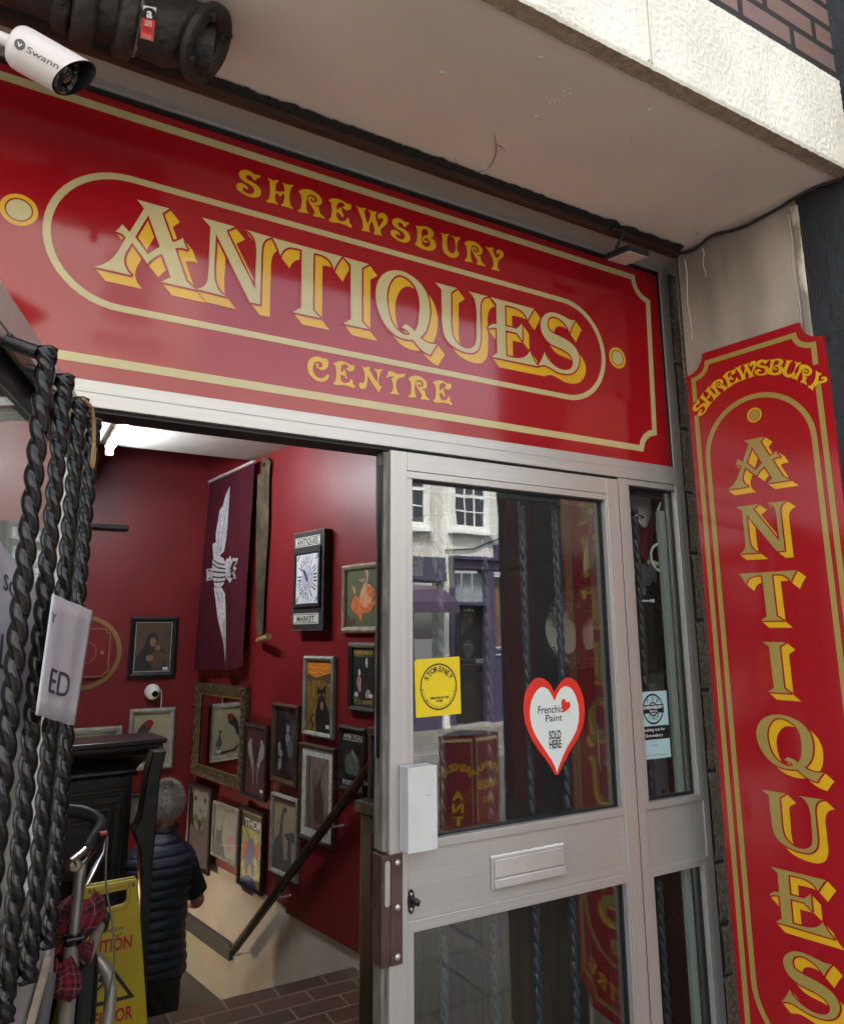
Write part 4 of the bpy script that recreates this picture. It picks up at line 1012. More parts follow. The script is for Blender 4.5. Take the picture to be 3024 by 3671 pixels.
# ================================================================ things inside the shop
def art(name, cols, scale=6, dist=2.0, kind='noise', stretch=(1, 1, 1), rough=0.4, coat=0.25):
    if name in MATS: return MATS[name]
    m = bpy.data.materials.new(name); m.use_nodes = True; t = m.node_tree; b_ = t.nodes['Principled BSDF']
    b_.inputs['Roughness'].default_value = rough; b_.inputs['Coat Weight'].default_value = coat; b_.inputs['Coat Roughness'].default_value = 0.08
    tc = nd(t, 'ShaderNodeTexCoord'); mp = nd(t, 'ShaderNodeMapping'); mp.inputs['Scale'].default_value = stretch
    t.links.new(tc.outputs['Object'], mp.inputs[0])
    if kind == 'wave':
        tx = nd(t, 'ShaderNodeTexWave'); tx.bands_direction = 'Z'; tx.inputs['Scale'].default_value = scale; tx.inputs['Distortion'].default_value = dist; tx.inputs['Detail'].default_value = 3; tx.inputs['Detail Scale'].default_value = 1.2
    else:
        tx = nd(t, 'ShaderNodeTexNoise'); tx.inputs['Scale'].default_value = scale * 2.2; tx.inputs['Detail'].default_value = 9; tx.inputs['Roughness'].default_value = 0.62; tx.inputs['Distortion'].default_value = dist
    t.links.new(mp.outputs[0], tx.inputs[0])
    cr = nd(t, 'ShaderNodeValToRGB'); n = len(cols)
    while len(cr.color_ramp.elements) < n: cr.color_ramp.elements.new(0.5)
    lo, hi = (0.0, 1.0) if kind == 'wave' else (0.3, 0.7)
    for i, c in enumerate(cols):
        cr.color_ramp.elements[i].position = lerp(lo, hi, i / (n - 1)); cr.color_ramp.elements[i].color = (*c, 1)
    t.links.new(tx.outputs['Fac'], cr.inputs[0]); t.links.new(cr.outputs[0], b_.inputs['Base Color'])
    MATS[name] = m; return m
def flatm(name, c, rough=0.5): return pbr(name, c, rough, var=0.45, vscale=55, lo=0.25, hi=0.75)

G_PIC = 'framed pictures hanging on the red stairwell walls'
def picture(label, fr, box, fw, fmat, amat, depth=0.022, d0=0.002, inner=None, mount=0, tagpos=None, motifs=(), name='framed_picture', cat='picture', step=0.4, group=G_PIC):
    """box a0,a1,z0,z1 ; a moulded four-sided frame, an optional mount, the print and a price ticket"""
    a0, a1, z0, z1 = box
    if fr is fr_side: d0 = max(d0, 0.026)      # clears the shallow returns of the side wall
    root = thing(name, label, cat, fr((a0 + a1) / 2, z0, d0), group)
    mb = MB(); prof = [(0, d0), (0, d0 + depth * 0.75), (fw * step, d0 + depth), (fw * 0.8, d0 + depth * 0.8), (fw, d0 + depth * 0.55), (fw, d0)]
    vs = []; fs = []
    for (cx, cz, sx, sz) in ((a0, z0, 1, 1), (a1, z0, -1, 1), (a1, z1, -1, -1), (a0, z1, 1, -1)):
        for o, d in prof: vs.append(fr(cx + sx * o, cz + sz * o, d))
    n = len(prof)
    for k_ in range(4):
        for j in range(n):
            q, r_ = k_ * n, ((k_ + 1) % 4) * n
            fs.append((q + j, r_ + j, r_ + (j + 1) % n, q + (j + 1) % n))
    mb.add(vs, fs).build('frame', fmat, root)
    u0, u1, w0, w1 = a0 + fw, a1 - fw, z0 + fw, z1 - fw
    dp = d0 + depth * 0.35
    if inner:
        v, f = stroke([(u0 + 0.003, w0 + 0.003), (u1 - 0.003, w0 + 0.003), (u1 - 0.003, w1 - 0.003), (u0 + 0.003, w1 - 0.003)], 0.006, True)
        MB().flat(v, f, fr, dp + 0.004).build('slip', inner, root)
    if mount:
        v, f = stroke([(u0 + mount / 2, w0 + mount / 2), (u1 - mount / 2, w0 + mount / 2), (u1 - mount / 2, w1 - mount / 2), (u0 + mount / 2, w1 - mount / 2)], mount, True)
        MB().flat(v, f, fr, dp + 0.0015).build('mount', flatm('mount_card', (0.62, 0.63, 0.58)), root)
        u0 += mount; u1 -= mount; w0 += mount; w1 -= mount
    pr = MB().prism([(u0 - 0.004, w0 - 0.004), (u1 + 0.004, w0 - 0.004), (u1 + 0.004, w1 + 0.004), (u0 - 0.004, w1 + 0.004)], fr, dp - 0.002, dp).build('print', amat, root)
    for i, (kind, arg, mat) in enumerate(motifs):
        mb = MB(); dd = dp + 0.0003 + 0.00018 * i + (0.0012 if kind == 'text' else 0)
        tr = lambda q: (lerp(u0, u1, q[0]), lerp(w0, w1, q[1]))
        if kind == 'poly':
            mb.prism([tr(q) for q in smooth_loop([(x, y, False) for x, y in arg], 3)], fr, dd, dd + 0.0001)
        elif kind == 'sharp':
            mb.prism([tr(q) for q in arg], fr, dd, dd + 0.0001)
        elif kind == 'disc':
            x, y, r_ = arg; c = tr((x, y)); rr_ = r_ * (u1 - u0); mb.prism(disc(c[0], c[1], rr_, 20), fr, dd, dd + 0.0001)
        elif kind == 'text':
            s, x, y, w, h = arg; c = tr((x, y)); put_text(mb, s, fr, c[0], c[1], w * (u1 - u0), h * (w1 - w0), dd, bold=0.025)
        elif kind == 'line':
            mb.flat(*stroke([tr(q) for q in arg[0]], arg[1] * (u1 - u0)), fr, dd)
        mb.build('lettering' if kind == 'text' else 'motif', mat, pr, inv=False)
    if tagpos:
        x, y = lerp(u0, u1, tagpos[0]), lerp(w0, w1, tagpos[1])
        MB().prism([(x - 0.017, y - 0.009), (x + 0.017, y - 0.009), (x + 0.017, y + 0.009), (x - 0.017, y + 0.009)], fr, dp + 0.004, dp + 0.005).build('price_ticket', flatm('ticket_white', (0.75, 0.75, 0.75)), root)
    return root
def bx(c, tl, tr_, bl, br, fn): 
    return None
F_brown = pbr('brown_wood_frame', (0.075, 0.04, 0.022), 0.5, var=0.4, vscale=20)
F_dark = pbr('dark_wood_frame', (0.022, 0.016, 0.014), 0.45, var=0.3, vscale=20)
F_black = pbr('black_frame', (0.012, 0.012, 0.012), 0.4)
F_sage = pbr('grey_green_frame', (0.27, 0.285, 0.235), 0.6, var=0.25, vscale=18)
F_grey = pbr('grey_washed_frame', (0.30, 0.30, 0.26), 0.6, var=0.25, vscale=18)
F_gold = pbr('gilt_slip', (0.32, 0.21, 0.06), 0.4, metal=0.5)
F_tan = pbr('tan_washed_frame', (0.26, 0.215, 0.145), 0.6, var=0.3, vscale=18)
K_black = flatm('paint_black', (0.012, 0.011, 0.012)); K_white = flatm('paint_white', (0.62, 0.60, 0.58)); K_grey = flatm('paint_grey', (0.12, 0.12, 0.12)); K_red = flatm('paint_red', (0.36, 0.03, 0.02)); K_flesh = flatm('paint_flesh', (0.42, 0.27, 0.19)); K_or = flatm('paint_orange', (0.62, 0.14, 0.03)); K_peach = flatm('paint_peach', (0.66, 0.33, 0.17)); K_gold = flatm('paint_ochre', (0.38, 0.27, 0.06)); K_blue = flatm('paint_blue', (0.03, 0.06, 0.20)); K_brown = flatm('paint_brown', (0.09, 0.05, 0.03)); K_green = flatm('paint_green', (0.07, 0.12, 0.03)); K_mid = flatm('paint_mid_grey', (0.26, 0.26, 0.25)); K_pink = flatm('paint_pinkish', (0.42, 0.26, 0.24)); K_deep = flatm('paint_maroon', (0.07, 0.012, 0.018))

picture('dark wood frame with two pale figures on a maroon ground, right of the gilt mirror', fr_side, (-3.1593, -2.8501, 0.6234, 1.0575), 0.022, F_dark, art('maroon_print', [(0.012, 0.008, 0.010), (0.05, 0.012, 0.018), (0.07, 0.012, 0.02)], 3, 1), 0.024, 0.002, tagpos=(0.86, 0.08), motifs=[
    ('poly', [(0.10, 0.72), (0.22, 0.78), (0.30, 0.70), (0.36, 0.55), (0.42, 0.42), (0.36, 0.36), (0.28, 0.48), (0.2, 0.52), (0.14, 0.6)], K_mid), ('poly', [(0.92, 0.72), (0.80, 0.78), (0.70, 0.70), (0.62, 0.52), (0.58, 0.40), (0.68, 0.40), (0.76, 0.50), (0.86, 0.55)], K_mid),
    ('poly', [(0.36, 0.40), (0.44, 0.42), (0.46, 0.25), (0.42, 0.14), (0.38, 0.25)], K_grey), ('poly', [(0.56, 0.42), (0.63, 0.42), (0.66, 0.28), (0.62, 0.16), (0.56, 0.3)], K_grey), ('disc', (0.25, 0.79, 0.05), K_pink), ('disc', (0.78, 0.79, 0.05), K_pink)])
picture('brown box frame with a black and white seated man, left of the stag print', fr_side, (-2.7813, -2.4859, 0.7581, 1.1976), 0.024, F_brown, art('black_portrait_print', [(0.006, 0.006, 0.007), (0.012, 0.012, 0.014), (0.07, 0.075, 0.085)], 3, 0.4), 0.035, 0.022, inner=F_gold, motifs=[
    ('poly', [(0.50, 0.80), (0.57, 0.83), (0.64, 0.79), (0.65, 0.71), (0.60, 0.65), (0.53, 0.66), (0.49, 0.72)], K_mid), ('poly', [(0.49, 0.80), (0.57, 0.845), (0.65, 0.80), (0.64, 0.775), (0.52, 0.775)], K_black), ('sharp', [(0.48, 0.63), (0.56, 0.655), (0.70, 0.60), (0.62, 0.5), (0.5, 0.46), (0.44, 0.54)], K_mid),
    ('poly', [(0.30, 0.55), (0.42, 0.62), (0.48, 0.55), (0.52, 0.42), (0.42, 0.35), (0.2, 0.40), (0.16, 0.48)], K_black), ('poly', [(0.14, 0.47), (0.24, 0.50), (0.26, 0.42), (0.36, 0.36), (0.34, 0.32), (0.16, 0.36)], K_mid), ('poly', [(0.55, 0.50), (0.78, 0.54), (0.86, 0.44), (0.8, 0.34), (0.60, 0.36)], K_grey), ('poly', [(0.18, 0.24), (0.3, 0.28), (0.28, 0.14), (0.2, 0.12)], K_mid)])
picture('grey-green frame with orange wavy sky and a dark cat, above the stag print', fr_side, (-2.4452, -2.1385, 1.0478, 1.4774), 0.026, F_sage, art('swirled_dusk_print', [(0.14, 0.08, 0.015), (0.30, 0.18, 0.03), (0.07, 0.05, 0.02), (0.40, 0.26, 0.05)], 12, 2.5, 'noise', (1, 1, 0.35)), 0.03, 0.026, tagpos=(0.88, 0.09), motifs=[
    ('sharp', [(0, 1), (0, 0.77), (0.2, 0.74), (0.5, 0.78), (0.75, 0.75), (1, 0.78), (1, 1)], art('orange_sky_print', [(0.55, 0.13, 0.01), (0.70, 0.28, 0.02), (0.38, 0.06, 0.01), (0.75, 0.38, 0.06)], 13, 5, 'wave')),
    ('poly', [(0, 0.775), (0.3, 0.76), (0.6, 0.785), (1, 0.775), (1, 0.74), (0.6, 0.73), (0.3, 0.725), (0, 0.745)], K_brown), ('poly', [(0.42, 0.0), (0.40, 0.34), (0.46, 0.46), (0.43, 0.58), (0.44, 0.63), (0.53, 0.60), (0.64, 0.61), (0.75, 0.66), (0.76, 0.55), (0.74, 0.44), (0.86, 0.34), (0.98, 0.14), (0.98, 0.0)], K_black),
    ('disc', (0.53, 0.515, 0.030), K_gold), ('disc', (0.68, 0.52, 0.030), K_gold), ('poly', [(0.60, 0.42), (0.65, 0.42), (0.66, 0.34), (0.62, 0.31), (0.58, 0.35)], K_pink), ('line', ([(0.24, 0.02), (0.28, 0.1), (0.2, 0.16), (0.22, 0.22), (0.3, 0.22)], 0.05), K_black)])
picture('dark brown frame reading REMEMBER TO WIPE above a black and white cat', fr_side, (-1.998, -1.7483, 1.2094, 1.5531), 0.026, F_dark, art('dark_green_print', [(0.010, 0.022, 0.018), (0.016, 0.035, 0.028)], 3, 0.4), 0.03, 0.026, tagpos=(0.85, 0.19), motifs=[
    ('text', ('REMEMBER', 0.5, 0.885, 0.86, 0.075), K_gold), ('text', ('TO WIPE', 0.5, 0.03, 0.80, 0.085), K_gold), ('line', ([(0.02, 0.86), (0.98, 0.86)], 0.012), K_gold), ('line', ([(0.02, 0.14), (0.98, 0.14)], 0.012), K_gold),
    ('poly', [(0.22, 0.20), (0.18, 0.45), (0.16, 0.58), (0.17, 0.70), (0.25, 0.65), (0.38, 0.67), (0.45, 0.73), (0.46, 0.6), (0.55, 0.50), (0.60, 0.78), (0.66, 0.82), (0.70, 0.6), (0.72, 0.4), (0.85, 0.24), (0.84, 0.17)], K_black),
    ('poly', [(0.60, 0.70), (0.59, 0.79), (0.64, 0.83), (0.68, 0.76), (0.66, 0.66)], K_white), ('poly', [(0.29, 0.63), (0.34, 0.63), (0.37, 0.54), (0.28, 0.53)], K_white), ('poly', [(0.24, 0.50), (0.38, 0.49), (0.40, 0.36), (0.36, 0.24), (0.30, 0.26)], K_pink), ('poly', [(0.10, 0.19), (0.2, 0.24), (0.28, 0.20), (0.2, 0.16)], K_white), ('poly', [(0.62, 0.26), (0.72, 0.30), (0.84, 0.22), (0.76, 0.16), (0.6, 0.18)], K_pink)])
picture('brown frame reading ARE YOU over a dark blurred figure, beside the handrail top', fr_side, (-2.0802, -1.8382, 0.8101, 1.1319), 0.026, F_dark, art('charcoal_print', [(0.008, 0.010, 0.010), (0.014, 0.018, 0.018), (0.03, 0.036, 0.036)], 4, 0.6), 0.03, 0.026, motifs=[
    ('text', ('ARE YOU', 0.5, 0.87, 0.90, 0.085), K_white), ('text', ('POOPING', 0.5, 0.03, 0.90, 0.085), K_white), ('line', ([(0.02, 0.84), (0.98, 0.84)], 0.018), K_white), ('line', ([(0.02, 0.985), (0.02, 0.03)], 0.014), K_mid),
    ('poly', [(0.16, 0.30), (0.14, 0.50), (0.25, 0.58), (0.40, 0.60), (0.44, 0.66), (0.55, 0.67), (0.60, 0.60), (0.74, 0.55), (0.8, 0.42), (0.78, 0.28), (0.5, 0.22)], K_grey), ('poly', [(0.44, 0.62), (0.56, 0.63), (0.58, 0.58), (0.46, 0.575)], K_mid), ('poly', [(0.56, 0.58), (0.66, 0.5), (0.68, 0.44), (0.62, 0.5)], K_mid)])
picture('brown frame with a wide white mount and a sepia stag in a cloak', fr_side, (-2.472, -2.1144, 0.5087, 1.0063), 0.022, F_brown, art('sepia_forest_print', [(0.10, 0.075, 0.055), (0.20, 0.155, 0.12), (0.30, 0.25, 0.20)], 3.5, 1.2, 'noise', (1.5, 1.5, 0.5)), 0.028, 0.024, mount=0.042, motifs=[
    ('sharp', [(0.10, 0.08), (0.13, 1), (0.18, 1), (0.16, 0.08)], K_brown), ('poly', [(0.42, 0.12), (0.40, 0.40), (0.46, 0.58), (0.53, 0.63), (0.62, 0.62), (0.72, 0.52), (0.78, 0.35), (0.78, 0.14), (0.60, 0.09)], K_brown), ('poly', [(0.55, 0.62), (0.56, 0.70), (0.61, 0.73), (0.67, 0.69), (0.64, 0.62)], K_brown),
    ('line', ([(0.59, 0.72), (0.50, 0.78), (0.47, 0.88)], 0.02), K_brown), ('line', ([(0.64, 0.72), (0.73, 0.80), (0.72, 0.92)], 0.02), K_brown), ('line', ([(0.50, 0.78), (0.42, 0.82)], 0.016), K_brown), ('line', ([(0.73, 0.80), (0.78, 0.86)], 0.016), K_brown), ('line', ([(0.41, 0.82), (0.42, 0.3)], 0.014), K_brown)])
picture('pale ribbed frame with a long-necked dark dinosaur and a hammer shape', fr_side, (-2.7715, -2.4705, 0.2722, 0.697), 0.026, F_grey, art('sand_print', [(0.34, 0.29, 0.17), (0.42, 0.37, 0.23), (0.36, 0.31, 0.19)], 3, 0.8), 0.03, 0.006, motifs=[
    ('sharp', [(0, 0), (1, 0), (1, 0.13), (0.5, 0.17), (0, 0.2)], K_grey), ('poly', [(0.02, 0.08), (0.08, 0.42), (0.22, 0.48), (0.30, 0.70), (0.36, 0.84), (0.46, 0.90), (0.57, 0.88), (0.54, 0.83), (0.45, 0.80), (0.40, 0.62), (0.42, 0.44), (0.46, 0.20), (0.42, 0.08)], K_grey), ('sharp', [(0.45, 0.52), (0.78, 0.58), (0.98, 0.57), (0.98, 0.43), (0.62, 0.45)], K_grey), ('sharp', [(0.66, 0.46), (0.76, 0.46), (0.84, 0.06), (0.62, 0.06)], K_grey)])
picture('dark frame with a bright comic cover under a big white title', fr_side, (-3.1677, -2.8607, 0.114, 0.5593), 0.02, F_dark, art('comic_print', [(0.02, 0.05, 0.02), (0.08, 0.14, 0.03), (0.40, 0.36, 0.05), (0.10, 0.12, 0.22)], 10, 2), 0.025, 0.002, motifs=[
    ('sharp', [(0, 1), (0, 0.77), (1, 0.77), (1, 1)], K_black), ('line', ([(0.0, 0.985), (1.0, 0.985)], 0.05), K_gold), ('text', ('THOR', 0.56, 0.79, 0.82, 0.115), K_white), ('poly', [(0.2, 0.28), (0.3, 0.55), (0.36, 0.62), (0.6, 0.63), (0.68, 0.5), (0.6, 0.36), (0.66, 0.14), (0.5, 0.22), (0.36, 0.10)], K_blue), ('poly', [(0.12, 0.5), (0.3, 0.60), (0.26, 0.4), (0.14, 0.3)], K_red), ('poly', [(0.7, 0.55), (0.86, 0.6), (0.84, 0.4), (0.7, 0.42)], K_red), ('poly', [(0.35, 0.1), (0.5, 0.3), (0.44, 0.04)], K_gold), ('poly', [(0.0, 0.0), (0.3, 0.12), (0.7, 0.08), (0.8, 0)], K_blue)])
picture('grey-green frame with a pointed-eared animal in mist, between two dark frames', fr_side, (-3.5489, -3.1833, 0.1993, 0.5277), 0.022, F_sage, art('mist_print', [(0.24, 0.245, 0.21), (0.33, 0.34, 0.29), (0.38, 0.39, 0.33)], 3, 0.8), 0.024, 0.002, motifs=[
    ('poly', [(0.06, 0.0), (0.05, 0.25), (0.09, 0.42), (0.13, 0.55), (0.18, 0.47), (0.26, 0.50), (0.32, 0.62), (0.34, 0.45), (0.36, 0.30), (0.45, 0.15), (0.5, 0.0)], K_grey), ('poly', [(0.58, 0.28), (0.64, 0.46), (0.80, 0.50), (0.95, 0.44), (0.90, 0.30), (0.78, 0.34), (0.70, 0.14)], K_pink), ('line', ([(0.3, 0.2), (0.95, 0.33)], 0.012), K_white)])
picture('dark frame with a pale face whose mouth is a butterfly', fr_side, (-3.9399, -3.5792, 0.0633, 0.5911), 0.022, F_dark, art('violet_grey_print', [(0.05, 0.045, 0.05), (0.12, 0.105, 0.12), (0.07, 0.065, 0.065)], 3, 0.8), 0.026, 0.002, motifs=[
    ('poly', [(0.10, 0.90), (0.12, 0.66), (0.25, 0.50), (0.45, 0.44), (0.66, 0.50), (0.82, 0.66), (0.88, 0.92), (0.5, 0.95)], K_mid), ('poly', [(0.0, 0.9), (0.02, 0.5), (0.2, 0.5), (0.14, 0.66), (0.1, 0.9)], K_black), ('disc', (0.24, 0.85, 0.055), K_black), ('disc', (0.72, 0.86, 0.055), K_black), ('disc', (0.52, 0.71, 0.05), K_grey),
    ('poly', [(0.5, 0.56), (0.30, 0.66), (0.20, 0.60), (0.30, 0.54), (0.42, 0.50), (0.5, 0.46), (0.58, 0.51), (0.70, 0.55), (0.78, 0.62), (0.66, 0.66)], K_green), ('poly', [(0.48, 0.60), (0.53, 0.60), (0.52, 0.44), (0.49, 0.44)], K_black)])
picture('tan frame with a pink-orange dancer on a green ground, at the door edge', fr_side, (-2.0681, -1.6547, 1.6055, 1.9634), 0.03, F_tan, art('moss_print', [(0.06, 0.085, 0.045), (0.12, 0.13, 0.06), (0.08, 0.11, 0.07), (0.16, 0.15, 0.07)], 4, 1.5), 0.03, 0.026, tagpos=(0.82, 0.06), motifs=[
    ('poly', [(0.12, 0.36), (0.16, 0.46), (0.24, 0.55), (0.34, 0.50), (0.60, 0.40), (0.78, 0.46), (0.84, 0.41), (0.70, 0.36), (0.62, 0.26), (0.42, 0.20), (0.40, 0.10), (0.32, 0.20), (0.2, 0.26)], K_or), ('poly', [(0.36, 0.42), (0.37, 0.60), (0.44, 0.70), (0.56, 0.74), (0.68, 0.62), (0.70, 0.52), (0.56, 0.36), (0.46, 0.33)], K_peach), ('poly', [(0.56, 0.72), (0.60, 0.68), (0.72, 0.64), (0.72, 0.52), (0.62, 0.48)], K_or), ('poly', [(0.42, 0.72), (0.50, 0.78), (0.50, 0.90), (0.49, 0.98), (0.55, 0.98), (0.56, 0.84), (0.53, 0.74)], K_flesh), ('poly', [(0.32, 0.84), (0.38, 0.78), (0.48, 0.80), (0.46, 0.84), (0.38, 0.82)], K_flesh), ('poly', [(0.04, 0.0), (0.06, 0.2), (0.11, 0.18), (0.14, 0.0)], K_brown), ('poly', [(0.16, 0.06), (0.2, 0.16), (0.25, 0.12), (0.23, 0.04)], K_brown), ('poly', [(0.18, 0.72), (0.21, 0.7), (0.24, 0.58), (0.21, 0.6)], K_peach)])
# back wall
picture('black and silver frame with an icon-like brown mother and child', fr_back, (0.8629, 1.1852, 1.3093, 1.7266), 0.036, F_black, art('old_brown_print', [(0.045, 0.028, 0.016), (0.10, 0.062, 0.035), (0.07, 0.045, 0.03), (0.12, 0.07, 0.04)], 7, 2), 0.03, 0.002, inner=flatm('silver_slip', (0.35, 0.34, 0.32)), tagpos=(0.86, 0.06), motifs=[
    ('poly', [(0.05, 0.0), (0.08, 0.30), (0.24, 0.46), (0.30, 0.60), (0.36, 0.74), (0.50, 0.78), (0.62, 0.70), (0.62, 0.55), (0.78, 0.42), (0.86, 0.2), (0.84, 0.0)], flatm('paint_umber', (0.020, 0.018, 0.018))), ('poly', [(0.42, 0.66), (0.52, 0.68), (0.58, 0.62), (0.55, 0.52), (0.46, 0.50), (0.41, 0.58)], flatm('paint_brown_flesh', (0.24, 0.14, 0.08))), ('poly', [(0.56, 0.50), (0.64, 0.54), (0.70, 0.48), (0.66, 0.40), (0.58, 0.41)], MATS['paint_brown_flesh']), ('poly', [(0.5, 0.4), (0.7, 0.42), (0.84, 0.28), (0.72, 0.05), (0.5, 0.1), (0.46, 0.26)], K_brown), ('poly', [(0.32, 0.26), (0.46, 0.34), (0.52, 0.28), (0.4, 0.2)], MATS['paint_brown_flesh'])])
BAL = [('poly', [(0.06, 0.55), (0.1, 0.66), (0.24, 0.80), (0.38, 0.86), (0.5, 0.78), (0.44, 0.66), (0.28, 0.60), (0.2, 0.50), (0.12, 0.40), (0.05, 0.40)], flatm('paint_shadow_blue', (0.035, 0.036, 0.042))),
    ('disc', (0.42, 0.80, 0.115), flatm('paint_balloon_red', (0.27, 0.022, 0.015))), ('sharp', [(0.40, 0.685), (0.44, 0.685), (0.42, 0.70)], K_red),
    ('poly', [(0.70, 0.22), (0.74, 0.42), (0.76, 0.48), (0.80, 0.48), (0.82, 0.40), (0.90, 0.22), (0.82, 0.19)], K_grey), ('disc', (0.77, 0.51, 0.05), K_brown), ('line', ([(0.78, 0.2), (0.78, 0.08)], 0.018), K_brown), ('line', ([(0.82, 0.2), (0.83, 0.08)], 0.018), K_brown), ('poly', [(0.76, 0.07), (0.5, 0.10), (0.2, 0.14), (0.08, 0.2), (0.1, 0.12), (0.4, 0.06), (0.7, 0.05)], K_brown)]
picture('grey washed frame with a red balloon and dark shadow on cream, under the dome camera', fr_back, (0.9, 1.2044, 0.6908, 1.0962), 0.034, F_grey, art('cream_canvas_print', [(0.30, 0.25, 0.14), (0.42, 0.37, 0.24), (0.37, 0.33, 0.21)], 2.6, 0.8), 0.03, 0.002, tagpos=(0.80, 0.10), motifs=BAL)
picture('grey frame with a yellow chair on pale blue, partly behind the black mantelpiece', fr_back, (0.496, 0.8557, 0.5668, 0.992), 0.032, F_grey, art('pale_teal_print', [(0.18, 0.24, 0.20), (0.24, 0.29, 0.24), (0.05, 0.12, 0.13)], 3, 0.6), 0.028, 0.002, motifs=[
    ('line', ([(0.40, 0.2), (0.44, 0.86), (0.62, 0.93)], 0.06), K_gold), ('line', ([(0.68, 0.3), (0.66, 0.95)], 0.05), K_gold), ('line', ([(0.44, 0.72), (0.66, 0.80)], 0.045), K_gold), ('line', ([(0.43, 0.58), (0.66, 0.66)], 0.045), K_gold)])
picture('small dark frame with a grey print, low on the wall behind the leaning black post', fr_back, (0.92, 1.0681, 0.3388, 0.5415), 0.02, F_black, art('grey_figure_print', [(0.03, 0.03, 0.035), (0.16, 0.16, 0.16), (0.25, 0.25, 0.24)], 6, 1), 0.02, 0.002)

# gilt mirror on the side wall: it really reflects the back wall
mr = (-3.9402, -3.1699, 0.6402, 1.2662)
mroot = thing('wall_mirror', 'large mirror in a carved dark gilt frame reflecting a cream picture', 'mirror', fr_side(lerp(mr[0], mr[1], 0.5), mr[2], 0.002))
M_gilt = pbr('dark_gilt_carving', (0.085, 0.062, 0.032), 0.45, metal=0.35, var=0.6, vscale=60, bump=1.0, bscale=90)
fw = 0.075; mb = MB(); vs = []; fs = []
prof = [(0, 0), (0, 0.03), (0.012, 0.042), (0.03, 0.045), (0.05, 0.03), (0.066, 0.026), (fw, 0.02), (fw, 0)]
NS = 60
crn = [(mr[0], mr[2], 1, 1), (mr[1], mr[2], -1, 1), (mr[1], mr[3], -1, -1), (mr[0], mr[3], 1, -1)]
for k_ in range(4):
    A_, B2 = crn[k_], crn[(k_ + 1) % 4]; base = len(vs)
    for i in range(NS + 1):
        t = i / NS
        for o, d in prof:
            x = lerp(A_[0] + A_[2] * o, B2[0] + B2[2] * o, t); z = lerp(A_[1] + A_[3] * o, B2[1] + B2[3] * o, t)
            dd = d + (0.006 * math.sin(i * 1.05) * (1 if 0.01 < o < 0.06 else 0)); vs.append(fr_side(x, z, dd + 0.004))
    n = len(prof)
    for i in range(NS):
        for j in range(n - 1): fs.append((base + i * n + j, base + i * n + j + 1, base + (i + 1) * n + j + 1, base + (i + 1) * n + j))
mb.add(vs, fs).build('frame', M_gilt, mroot, smooth=True)
v, f = stroke([(mr[0] + fw, mr[2] + fw), (mr[1] - fw, mr[2] + fw), (mr[1] - fw, mr[3] - fw), (mr[0] + fw, mr[3] - fw)], 0.012, True)
MB().flat(v, f, fr_side, 0.027).build('slip', pbr('bright_gilt', (0.36, 0.24, 0.08), 0.35, metal=0.6, var=0.4, vscale=40), mroot)
MB().prism([(mr[0] + fw - 0.004, mr[2] + fw - 0.004), (mr[1] - fw + 0.004, mr[2] + fw - 0.004), (mr[1] - fw + 0.004, mr[3] - fw + 0.004), (mr[0] + fw - 0.004, mr[3] - fw + 0.004)], fr_side, 0.004, 0.020).build('mirror_glass', pbr('silvered_glass', (0.80, 0.82, 0.80), 0.01, metal=1.0), mroot)

# clock
ck = (-2.5347, -2.206, 1.6213, 2.1844)
cr_ = thing('wall_clock', 'tall distressed black wall clock with ANTIQUES and MARKET plates', 'clock', fr_side(lerp(ck[0], ck[1], 0.5), ck[2], 0.026))
cf = lambda u, v, d: fr_side(lerp(ck[0], ck[1], u), lerp(ck[2], ck[3], v), 0.026 + d)
M_dist = pbr('distressed_black', (0.018, 0.018, 0.018), 0.55, var=0.3, vscale=20, col2=None, bump=0.2)
MB().prism([(0, 0), (1, 0), (1, 1), (0, 1)], cf, 0.0, 0.055).build('case', M_dist, cr_, bevel=0.004)
ed = MB()
for pth in ([(0.0, 0.0), (0.0, 1.0), (1.0, 1.0)], [(0, 0), (1, 0)], [(1, 0), (1, 1)]):
    rr = random.Random(8); pts = []
    for (a, b_) in zip(pth[:-1], pth[1:]):
        for i in range(30): t = i / 29; pts.append(cf(lerp(a[0], b_[0], t), lerp(a[1], b_[1], t), 0.053))
    ed.tube(pts, [0.0006 + 0.0022 * rr.random() ** 2 for _ in pts], 5)
ed.build('worn_edge', pbr('bare_wood_grey', (0.28, 0.26, 0.24), 0.8), cr_)
def ringq(u0, u1, v0, v1): return [(u0, v0), (u1, v0), (u1, v1), (u0, v1)]
v, f = stroke(ringq(0.12, 0.88, 0.245, 0.80), 0.03, True); 
mb = MB()
for (a0, a1, b0, b1) in ((0.06, 0.12, 0.23, 0.83), (0.88, 0.94, 0.23, 0.83)): mb.prism(ringq(a0, a1, b0, b1), cf, 0.0555, 0.068)
for (b0, b1) in ((0.23, 0.262), (0.775, 0.83)): mb.prism(ringq(0.1205, 0.8795, b0, b1), cf, 0.0555, 0.068)
mb.build('inner_frame', M_dist, cr_, bevel=0.003)
M_enam = pbr('enamel_cream', (0.66, 0.68, 0.60), 0.35)
face = MB().prism(ringq(0.13, 0.87, 0.266, 0.77), cf, 0.0555, 0.058).build('dial', pbr('dial_white', (0.66, 0.68, 0.70), 0.4), cr_)
mb = MB(); CU, CVv = 0.5, 0.52
for i in range(60):
    a = 2 * math.pi * i / 60; p0 = (CU + 0.345 * math.sin(a), CVv + 0.238 * math.cos(a)); p1 = (CU + 0.36 * math.sin(a), CVv + 0.247 * math.cos(a))
    mb.flat(*stroke([p0, p1], 0.008), cf, 0.0584)
